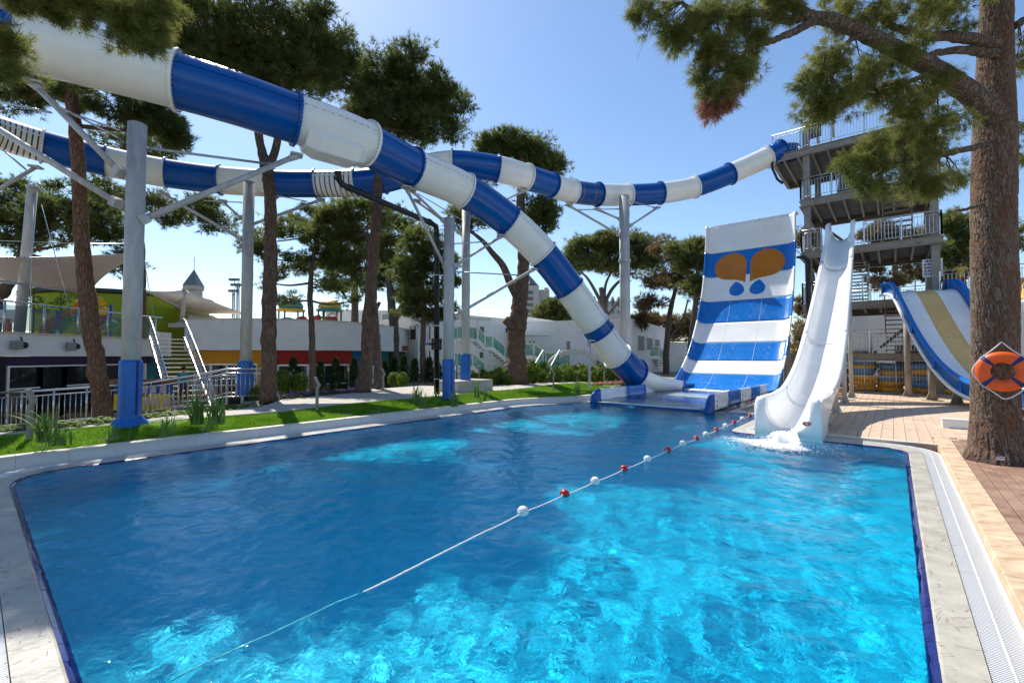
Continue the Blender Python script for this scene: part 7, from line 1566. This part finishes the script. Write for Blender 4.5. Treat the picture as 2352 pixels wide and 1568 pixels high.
# foam line where the half pipe's water reaches the basin
sp2 = thing('foam_line', 'line of white foam across the foot of the half pipe', 'foam', AB(22.6, 6.9, .1)); mb = MB()
for i in range(900):
    b = rg.uniform(5.0, 8.6); a = 22.3+.25*math.sin(b*1.7)+rg.normal(0, .22); r = rg.uniform(.02, .07); q = [AB(x, y, .135) for x, y in fleck((a, b), r)]; mb.add(q+[AB(a, b, .135+r*.4)], [(k, (k+1) % len(q), len(q)) for k in range(len(q))], True)
o = mb.build('foam_flecks', M['foam'], sp2); o['kind'] = 'stuff'
# ================================================================ zig-zag bollard lamps
bol = [(68, 1001, .38, 'left of the thickest post on the lawn'), (728, 937, .40, 'on the path edge before the red band'), (668, 902, .1, 'among the shrubs beside the forked pine'), (880, 894, .1, 'behind the two leaning trunks'), (1271, 893, .42, 'in the border right of the pruned pine'), (1388, 882, .44, 'near the lower end of the tube slide'), (1100, 884, .35, 'in the border beside the grey concrete block')]
for k, (x, y, z, lab) in enumerate(bol):
    c = Gz(x, y, z) if k not in (2, 3) else P(x, y, 17.5); t = thing('bollard_lamp', 'bent grey zig-zag bollard lamp '+lab, 'lamp', c, 'zig-zag bollard lamps'); hh = 1.0
    pr = [(-.03, -.05), (.03, -.05), (.03, .50), (.085, .58), (.075, .60), (-.02, .80), (-.085, .80), (.01, .585), (-.03, .52)]; mb = MB(); mb.extrude([c+Vector((u, -.035, v*hh)) for u, v in pr], (0, .07, 0)); mb.build('stem', M['bollard'], t, bevel=.004)
    mb = MB(); mb.extrude([c+Vector((u, -.028, v*hh)) for u, v in ((.012, .575), (.045, .565), (.028, .535), (.0, .545))], (0, .056, 0)); mb.build('lens', M['white_plastic'], t)
# ================================================================ reeds, shrubs, flowers
def reed(label, x, y, z, hpx, n=60, seed=0, lean=.45, m='reed', group='ornamental reed clumps on the lawn', spread=.10):
    rg = np.random.default_rng(seed); c = Gz(x, y, z); H = hpx*c.y/FPX; T = []
    n = int(n*.75)
    for i in range(n):
        th = rg.uniform(0, 6.28); h = H*rg.uniform(.45, 1.08); ln = rg.uniform(.05, 1)**1.3*lean*h; b0 = np.array(c)+np.array((rg.normal(0, spread*.55), rg.normal(0, spread*.55), -.02)); d = np.array((math.cos(th), math.sin(th), 0)); w = rg.uniform(.008, .018)*max(.8, H/.6); s = np.array((-d[1], d[0], 0))
        pr = None
        for k in range(7):
            f = k/6.; p = b0+d*ln*f*f*1.1+np.array((0, 0, h*(f-.22*f**3*(ln/h)*2))); ww = w*(1-f**2.2)
            if pr is not None:
                T += [[pr[0]-s*pr[1], pr[0]+s*pr[1], p+s*ww], [pr[0]-s*pr[1], p+s*ww, p-s*ww]]
            pr = (p, ww)
    t = thing('reed_clump', label, 'reeds', c, group); tri_mesh('blades', np.array(T), M[m], t)
    return t
reeds = [(105, 1012, 95, 70, 'largest reed clump at the left end of the lawn beside the bollard'), (140, 1020, 55, 40, 'lower reed tuft in front of the largest clump at left'), (268, 1006, 50, 22, 'thin sparse reed at the foot of the crumpled blue padding'), (383, 1000, 62, 42, 'reed clump just right of the thickest post'), (452, 972, 95, 60, 'tall reed clump before the ramp railing'), (500, 972, 85, 45, 'reed clump leaning right beside the tall one at the ramp'), (478, 985, 45, 26, 'small reed tuft between the two ramp clumps'), (955, 922, 55, 40, 'leftmost reed clump before the black pipe'), (972, 932, 52, 30, 'reed with pale stem in front of the black pipe'), (1003, 921, 40, 28, 'small reed touching the blue padded post from the left'), (1044, 932, 52, 42, 'reed clump right of the blue padded post'), (1095, 912, 50, 40, 'dark upright reed clump at the grey concrete block'), (1112, 920, 40, 26, 'thin reed right of the dark upright clump'), (1328, 904, 45, 44, 'single reed clump on the lawn under the tube slide')]
for k, (x, y, h, n, lab) in enumerate(reeds): reed(lab, x, y, .38, h, n, 100+k, .35 if k in (11, 12) else .85)
def leaf_bush(rg, c, r, h, n, lw=.05):
    v = rg.normal(0, 1, (n, 3)); v /= np.linalg.norm(v, axis=1)[:, None]; f = rg.uniform(.3, 1, n)**.5; p = np.array(c)+v*f[:, None]*np.array((r, r, h/2))+np.array((0, 0, h/2)); a = rg.normal(0, 1, (n, 3)); a /= np.linalg.norm(a, axis=1)[:, None]; b = np.cross(a, v); b /= np.linalg.norm(b, axis=1)[:, None]+1e-9
    l = lw*rg.uniform(.6, 1.4, n)[:, None]; T = np.zeros((n*2, 3, 3)); T[0::2, 0] = p-a*l; T[0::2, 1] = p+b*l*.45; T[0::2, 2] = p+a*l; T[1::2, 0] = p-a*l; T[1::2, 1] = p+a*l; T[1::2, 2] = p-b*l*.45; return T
def flowers(rg, c, r, h, n, s):
    v = rg.normal(0, 1, (n, 3)); v[:, 2] = np.abs(v[:, 2]); v /= np.linalg.norm(v, axis=1)[:, None]; p = np.array(c)+v*np.array((r, r, h/2))+np.array((0, 0, h/2)); T = []
    for q in p:
        for k in range(5): a = k*1.256+rg.uniform(0, .4); b = a+.9; T.append([q, q+np.array((math.cos(a)*s, math.sin(a)*s, s*.5)), q+np.array((math.cos(b)*s, math.sin(b)*s, s*.5))])
    return np.array(T)
for k, c in (('fl_yellow', (.75, .45, .02)), ('fl_red', (.55, .05, .02)), ('fl_purple', (.16, .03, .30)), ('fl_pink', (.60, .10, .16))): M[k] = mat(k, c, rough=.6)
# border plants behind the path: four kinds, many plants
protos = []; rg = np.random.default_rng(21)
for k in range(4):
    t = thing('border_plant', 'leafy yellow green plant in the border behind the path', 'plant', (0, 0, -30), 'leafy plants of the border'); c = (0, 0, -30)
    tri_mesh('leaves', leaf_bush(rg, c, .34, .62+.1*k, 620, .075), M['shrub'], t)
    if k != 1: tri_mesh('blossoms', flowers(rg, c, .34, .72, 14, .05), M['fl_yellow'] if k != 2 else M['fl_red'], t)
    protos.append(t)
spots = []
for i in range(46):
    f = i/45.; x = 1125+f*300; jit = rg.uniform(-1, 1); y = 884-8*f+rg.uniform(-9, 3); spots.append((x+rg.uniform(-6, 6), y, .33))
spots += [(905, 888, .2), (925, 890, .2), (1085, 876, .33), (1110, 878, .33), (1440, 872, .4), (1460, 870, .4)]
for i, (x, y, z) in enumerate(spots):
    pr = protos[i % 4]; c = Gz(x, y, z)
    if i < 4: pr.location = c; pr.scale = (1, 1, 1); pr.rotation_euler = (0, 0, rg.uniform(0, 6)); continue
    copy_tree(pr, c, None, rg.uniform(0, 6), rg.uniform(.75, 1.35))
# taller grassy plants in the same border
for i in range(26):
    f = i/25.; x = 1130+f*320; c = (x, 882-9*f+rg.uniform(-8, 3)); 
    if i == 0: r0_ = reed('tufted grass plant among the border leaves behind the path', c[0], c[1], .36, 42, 46, 300, .5, 'shrub', 'grass tufts of the border', .12); r0_['category'] = 'plant'; r0_.name = 'border_grass'; KIDS['border_grass'] = list(r0_.children); ORG['border_grass'] = Vector(r0_.location)
    else: copy_tree(r0_, Gz(c[0], c[1], .36), None, rg.uniform(0, 6), rg.uniform(.7, 1.25))
# flowering shrubs by the forked pine
for k, (x, y, Y, r, h, lab) in enumerate(((648, 905, 17.2, .34, .95, 'yellow green shrub with red blossoms just right of the forked pine'), (688, 905, 17.6, .34, .85, 'yellow green shrub left of the slender pine'), (590, 925, 15.8, .26, .6, 'small shrub at the foot of the forked pine on its left'))):
    t = thing('flowering_shrub', lab, 'shrub', P(x, y, Y)); c = P(x, y, Y); tri_mesh('leaves', leaf_bush(rg, c, r, h, 900, .06), M['shrub'], t); tri_mesh('blossoms', flowers(rg, c, r, h, 16 if k != 1 else 8, .04), M['fl_red'] if k == 0 else M['fl_yellow'], t)
# dark conifers along the club windows and the house wall
con = [(672, 905, 24.5, 1.9), (735, 903, 24.8, 1.7), (770, 898, 25.2, 1.8), (812, 893, 25.6, 1.7), (883, 893, 27, 1.6), (905, 888, 28, 1.7), (927, 882, 26, 1.6), (952, 882, 26, 1.4), (986, 882, 26.5, 1.5), (1005, 885, 27, 1.3)]
for k, (x, y, Y, h) in enumerate(con):
    c = P(x, y, Y); rgk = np.random.default_rng(400+k); n = 900; f = rgk.uniform(0, 1, n)**.8; rad = .30*(1-f)**.6*rgk.uniform(.3, 1.15, n)*(1+.35*np.sin(f*23+k))+.02; th = rgk.uniform(0, 6.28, n); p = np.array(c)+np.stack([rad*np.cos(th), rad*np.sin(th), f*h], 1); d = np.stack([np.cos(th)*.6, np.sin(th)*.6, np.full(n, .7)], 1)
    t = thing('small_conifer', ['dark young conifer below the red band, leftmost of the row', 'second dark conifer below the red band', 'third dark conifer below the red band', 'fourth dark conifer, nearest the leaning trunks', 'dark conifer before the blue band', 'dark conifer at the teal corner of the club', 'dark conifer by the white house return wall, left one', 'dark conifer by the white house return wall, middle one', 'dark conifer beside the narrow pine foot', 'dark conifer behind the black pipe'][k], 'conifer', c, 'young conifers along the walls')
    tri_mesh('foliage', needle_tufts(p, d, 3, .16, .03, .5, rgk), M['conifer'], t); mb = MB(); mb.tube([c-Vector((0, 0, .1)), c+Vector((0, 0, h*.5))], .03, 6); mb.build('stem', M['bark_grey'], t)
# flower beds and ground cover
def bed(name, label, path_pts, wid, n, fm, sz, h):
    pts = catmull([Gz(*q) for q in path_pts], 10); T = []; idx = rg.integers(0, len(pts), n); p = pts[idx]+np.stack([rg.normal(0, wid, n), rg.normal(0, wid, n), rg.uniform(.01, h, n)], 1)
    for q in p:
        for k in range(4): a = k*1.57+rg.uniform(0, .6); b = a+1.1; T.append([q, q+np.array((math.cos(a)*sz, math.sin(a)*sz, sz*.4)), q+np.array((math.cos(b)*sz, math.sin(b)*sz, sz*.4))])
    o = tri_mesh(name, np.array(T), fm); tag(o, label, 'flowers', kind='stuff')
bed('purple_flowers', 'strip of small purple flowers along the path', [(640, 915, .41), (690, 910, .41), (740, 906, .41), (790, 902, .41), (832, 897, .41)], .14, 1000, M['fl_purple'], .035, .12)
bed('purple_flower_leaves', 'low green leaves under the purple flowers', [(640, 915, .40), (740, 906, .40), (832, 897, .40)], .18, 1600, M['shrub'], .045, .08)
bed('pink_flowers', 'strip of small pink flowers beyond the lawn at the tube end', [(1370, 886, .46), (1400, 884, .46), (1440, 881, .46)], .16, 700, M['fl_pink'], .035, .14)
bed('pink_flower_leaves', 'low green leaves under the pink flowers', [(1365, 886, .45), (1405, 884, .45), (1440, 881, .45)], .2, 900, M['shrub'], .05, .1)
bed('ground_cover', 'dark low ground cover along the railing left of the path', [(-20, 995, .36), (150, 985, .36), (260, 972, .36), (400, 958, .34), (480, 948, .34), (570, 938, .36)], .16, 800, M['shrub'], .055, .13)
# two young trees on the terrace
for k, (x, lab) in enumerate(((75, 'left young tree behind the left terrace glass'), (137, 'right young tree behind the left terrace glass'))):
    c = P(x, 750, 24); c.z = 2.45; t = thing('young_tree', lab, 'tree', c, 'young trees on the terrace'); mb = MB(); mb.tube([c, c+Vector((.05, 0, 1.2)), c+Vector((0, 0, 3.0))], [.05, .04, .02], 6); mb.build('trunk', M['bark_grey'], t)
    tri_mesh('crown', np.concatenate([leaf_bush(rg, (c.x+rg.normal(0, .2), c.y+rg.normal(0, .2), c.z+1.5+.28*j), .38, .5, 70, .08) for j in range(5)]), M['shrub'], t)
# ================================================================ people
def skin_mesh(name, J, E, parent, m, org, sub=2):
    me = bpy.data.meshes.new(name); keys = list(J); me.from_pydata([tuple(Vector(J[k][0])-org) for k in keys], [], [(keys.index(a), keys.index(b)) for a, b in E]); me.materials.append(m)
    o = bpy.data.objects.new(name, me); col.objects.link(o); o.parent = parent
    md = o.modifiers.new('skin', 'SKIN'); md.use_smooth_shade = True
    for i, k in enumerate(keys): r = J[k][1]; me.skin_vertices[0].data[i].radius = r if hasattr(r, '__len__') else (r, r)
    me.skin_vertices[0].data[0].use_root = True
    s = o.modifiers.new('sub', 'SUBSURF'); s.levels = sub; s.render_levels = sub; return o
def person(label, base, face, H, shirt, pants, hair, stride=.0, arms=(.05, .05), shorts=False, shoe=None, lift=0.0):
    base = Vector(base); t = thing('person', label, 'person', base); fw = Vector((math.cos(face), math.sin(face), 0)); sd = Vector((fw.y, -fw.x, 0)); up = Vector((0, 0, 1)); s = H/1.7
    def V(r, f, u): return base+(sd*r+fw*f+up*u)*s
    J = {'pelvis': (V(0, 0, .92), (.125*s, .10*s)), 'waist': (V(0, .01, 1.08), (.115*s, .085*s)), 'chest': (V(0, .0, 1.28), (.135*s, .10*s)), 'neckb': (V(0, -.01, 1.43), .06*s), 'neck': (V(0, 0, 1.50), .048*s), 'head': (V(0, .02, 1.57), (.070*s, .078*s)), 'crown': (V(0, .01, 1.66), (.062*s, .07*s))}
    E = [('pelvis', 'waist'), ('waist', 'chest'), ('chest', 'neckb'), ('neckb', 'neck'), ('neck', 'head'), ('head', 'crown')]
    for k, sg in (('l', -1), ('r', 1)):
        st = stride*sg; am = arms[0 if sg < 0 else 1]; lf = lift if sg > 0 else 0
        J.update({'hip'+k: (V(sg*.09, .02*st, .86), .085*s), 'knee'+k: (V(sg*.10, .22*st+.06*abs(st)+lf*.5, .48+lf*.55), .055*s), 'ankle'+k: (V(sg*.10, .36*st-.04*abs(st)+lf*.55, .08+lf), .038*s), 'toe'+k: (V(sg*.11, .36*st+.15+lf*.55, .035+lf), (.035*s, .028*s)),
                  'sh'+k: (V(sg*.17, 0, 1.40), .052*s), 'elb'+k: (V(sg*(.22+am*.3), -.03+am*.3, 1.12), .04*s), 'wr'+k: (V(sg*(.20+am*.1), .06+am*1.2, .92+am*.9), .028*s), 'palm'+k: (V(sg*(.20+am*.1), .09+am*1.4, .84+am*1.0), (.034*s, .018*s))})
        E += [('pelvis', 'hip'+k), ('hip'+k, 'knee'+k), ('knee'+k, 'ankle'+k), ('ankle'+k, 'toe'+k), ('chest', 'sh'+k), ('sh'+k, 'elb'+k), ('elb'+k, 'wr'+k), ('wr'+k, 'palm'+k)]
        pc = J['palm'+k][0]
        for fi, (dr, ln, cu) in enumerate(((.024, .06, .02), (.009, .072, .018), (-.007, .067, .02), (-.022, .052, .024))):
            J[f'f{fi}{k}'] = (pc+(fw*dr-up*ln*.6+fw*cu*.5)*s, .0085*s); J[f't{fi}{k}'] = (pc+(fw*dr-up*ln+fw*cu*1.6)*s, .007*s); E += [('palm'+k, f'f{fi}{k}'), (f'f{fi}{k}', f't{fi}{k}')]
        J['th'+k] = (pc+(fw*.045+up*.01)*s, .010*s); J['tt'+k] = (pc+(fw*.06-up*.025)*s, .008*s); E += [('wr'+k, 'th'+k), ('th'+k, 'tt'+k)]
    body = skin_mesh('body', J, E, t, M['skin'], base)
    SJ = {k: (J[k][0], tuple(x*1.17 for x in J[k][1]) if hasattr(J[k][1], '__len__') else J[k][1]*1.22) for k in ('waist', 'chest', 'neckb', 'pelvis', 'shl', 'shr')}
    for k in 'lr': SJ['sl'+k] = (J['sh'+k][0].lerp(J['elb'+k][0], .62), .056*s)
    skin_mesh('shirt', SJ, [('waist', 'chest'), ('chest', 'neckb'), ('waist', 'pelvis'), ('chest', 'shl'), ('chest', 'shr'), ('shl', 'sll'), ('shr', 'slr')], t, shirt, base)
    PJ = {'pelvis': (J['pelvis'][0]-up*.03, (.142*s, .118*s))}; PE = []
    for k in 'lr':
        PJ['hip'+k] = (J['hip'+k][0], .102*s); PJ['knee'+k] = (J['knee'+k][0] if not shorts else J['hip'+k][0].lerp(J['knee'+k][0], .8), .075*s if not shorts else .088*s); PE += [('pelvis', 'hip'+k), ('hip'+k, 'knee'+k)]
        if not shorts: PJ['ank'+k] = (J['knee'+k][0].lerp(J['ankle'+k][0], .93), .055*s); PE.append(('knee'+k, 'ank'+k))
    skin_mesh('shorts' if shorts else 'trousers', PJ, PE, t, pants, base)
    mb = MB(); hc = V(0, -.012, 1.635); g = []
    for i in range(11):
        ph = math.pi*i/10*.72; g.append([hc+(sd*math.cos(a)*.088+fw*math.sin(a)*.102*(1 if math.sin(a) < 0 else .86))*s*math.sin(ph)+up*(.095*math.cos(ph)+(.03 if math.sin(a) > .3 and ph > 1.1 else 0)-(.05 if hair == 'long' and math.sin(a) < 0 and ph > 1.8 else 0))*s for a in np.linspace(0, 2*math.pi, 25)])
    if hair == 'bun':
        q = V(0, -.10, 1.68)
    mb.sheet(g); mb.build('hair', M['hair'], t)
    if hair == 'bun': mb = MB(); mb.lathe([(0, -.045*s), (.03*s, -.03*s), (.042*s, 0), (.03*s, .03*s), (0, .045*s)], V(0, -.105, 1.66), 12); mb.build('hair_bun', M['hair'], t)
    mb = MB(); mb.lathe([(0, -.012), (.010, -.004), (.0, .014)], V(0, .098, 1.58), 8); mb.build('nose', M['skin'], t)
    mb = MB()
    for r in (-.028, .028): mb.lathe([(0, -.006), (.008, 0), (0, .006)], V(r, .088, 1.605), 8)
    o = mb.build('eyes', M['hair'], t); o['kind'] = 'stuff'
    for r in (-1, 1): mb = MB(); mb.lathe([(0, -.03), (.014, -.01), (.016, .012), (0, .03)], V(r*.076, .01, 1.595), 8); mb.build('ear', M['skin'], t)
    mb = MB(); mb.tube([V(-.02, .090, 1.545), V(0, .095, 1.543), V(.02, .090, 1.545)], .004, 5); mb.build('mouth', M['p_red'], t)
    return t
M['cloth_teal'] = mat('teal_shirt', (.03, .26, .26), rough=.85, var=.1); M['cloth_plum'] = mat('plum_trousers', (.11, .03, .045), rough=.85); M['cloth_yellow'] = mat('yellow_shirt', (.72, .48, .015), rough=.8); M['cloth_red'] = mat('red_shorts', (.45, .018, .018), rough=.8); M['cloth_sky'] = mat('pale_blue_shirt', (.36, .45, .58), rough=.85); M['cloth_pale'] = mat('pale_trousers', (.50, .48, .44), rough=.85)
person('woman in a teal shirt and plum trousers walking up the club stairs', P(420, 930, 17.6), R(110), P(420, 842, 17.6).z-P(420, 930, 17.6).z, M['cloth_teal'], M['cloth_plum'], 'bun', stride=.4, lift=.14)
lg = Gz(2208, 686, 4.30) if False else P(2208, 690, 20.2); lg.z = 4.30
person('lifeguard in a yellow shirt and red shorts standing on the tower platform', lg, R(60), 1.72, M['cloth_yellow'], M['cloth_red'], 'short', shorts=True, arms=(.25, .05))
mn = P(1166, 884, 29); mn.z = P(1166, 888, 29).z
person('man in a pale blue shirt standing behind the border under the outdoor stair', mn, R(100), 1.72, M['cloth_sky'], M['cloth_pale'], 'short', arms=(.05, .18))

# ================================================================ fallen pine needles on the deck and paving
def litter_pts(n, a0, a1, b0, b1, z, cl):
    a = rg.uniform(a0, a1, n); b = rg.uniform(b0, b1, n); k = rg.integers(0, cl, n); ca, cb = rg.uniform(a0, a1, cl), rg.uniform(b0, b1, cl); m_ = rg.uniform(0, 1, n) < .6; a = np.where(m_, ca[k]+rg.normal(0, .22, n), a); b = np.where(m_, cb[k]+rg.normal(0, .22, n), b); return np.clip(a, a0, a1), np.clip(b, b0, b1), np.full(n, z)
T = []
for (n, a0, a1, b0, b1, z) in ((900, 3, 12.2, -3.0, -.68, .114), (700, 11.6, 18, -4, 2.4, .086), (120, 2, 12, -.64, -.46, .127), (160, 0, 10.9, -.2, -.03, .030), (160, -.2, -.03, 0, 10, .030)):
    a, b, z_ = litter_pts(n, a0, a1, b0, b1, z, 14)
    for i in range(n):
        p = np.array(AB(a[i], b[i], z_[i])); th = rg.uniform(0, 6.28); L_ = rg.uniform(.05, .12); d = np.array((math.cos(th), math.sin(th), rg.uniform(-.02, .03))); s_ = np.array((-d[1], d[0], 0))*.0022; T.append([p-d*L_/2-s_, p-d*L_/2+s_, p+d*L_/2])
o = tri_mesh('fallen_needles', np.array(T), M['dry']); tag(o, 'scattered dry brown pine needles on the deck and paving', 'needles', kind='stuff')
# things that stand in the water also receive the refracted sun
for o in bpy.data.objects:
    if o.type == 'MESH' and o.name.split('.')[0] in ('core', 'twist_strand', 'float_body', 'knot', 'edge_tile', 'front_apron', 'side_cheek', 'front_sill', 'waterline_edge'): o.cycles.is_caustics_receiver = True
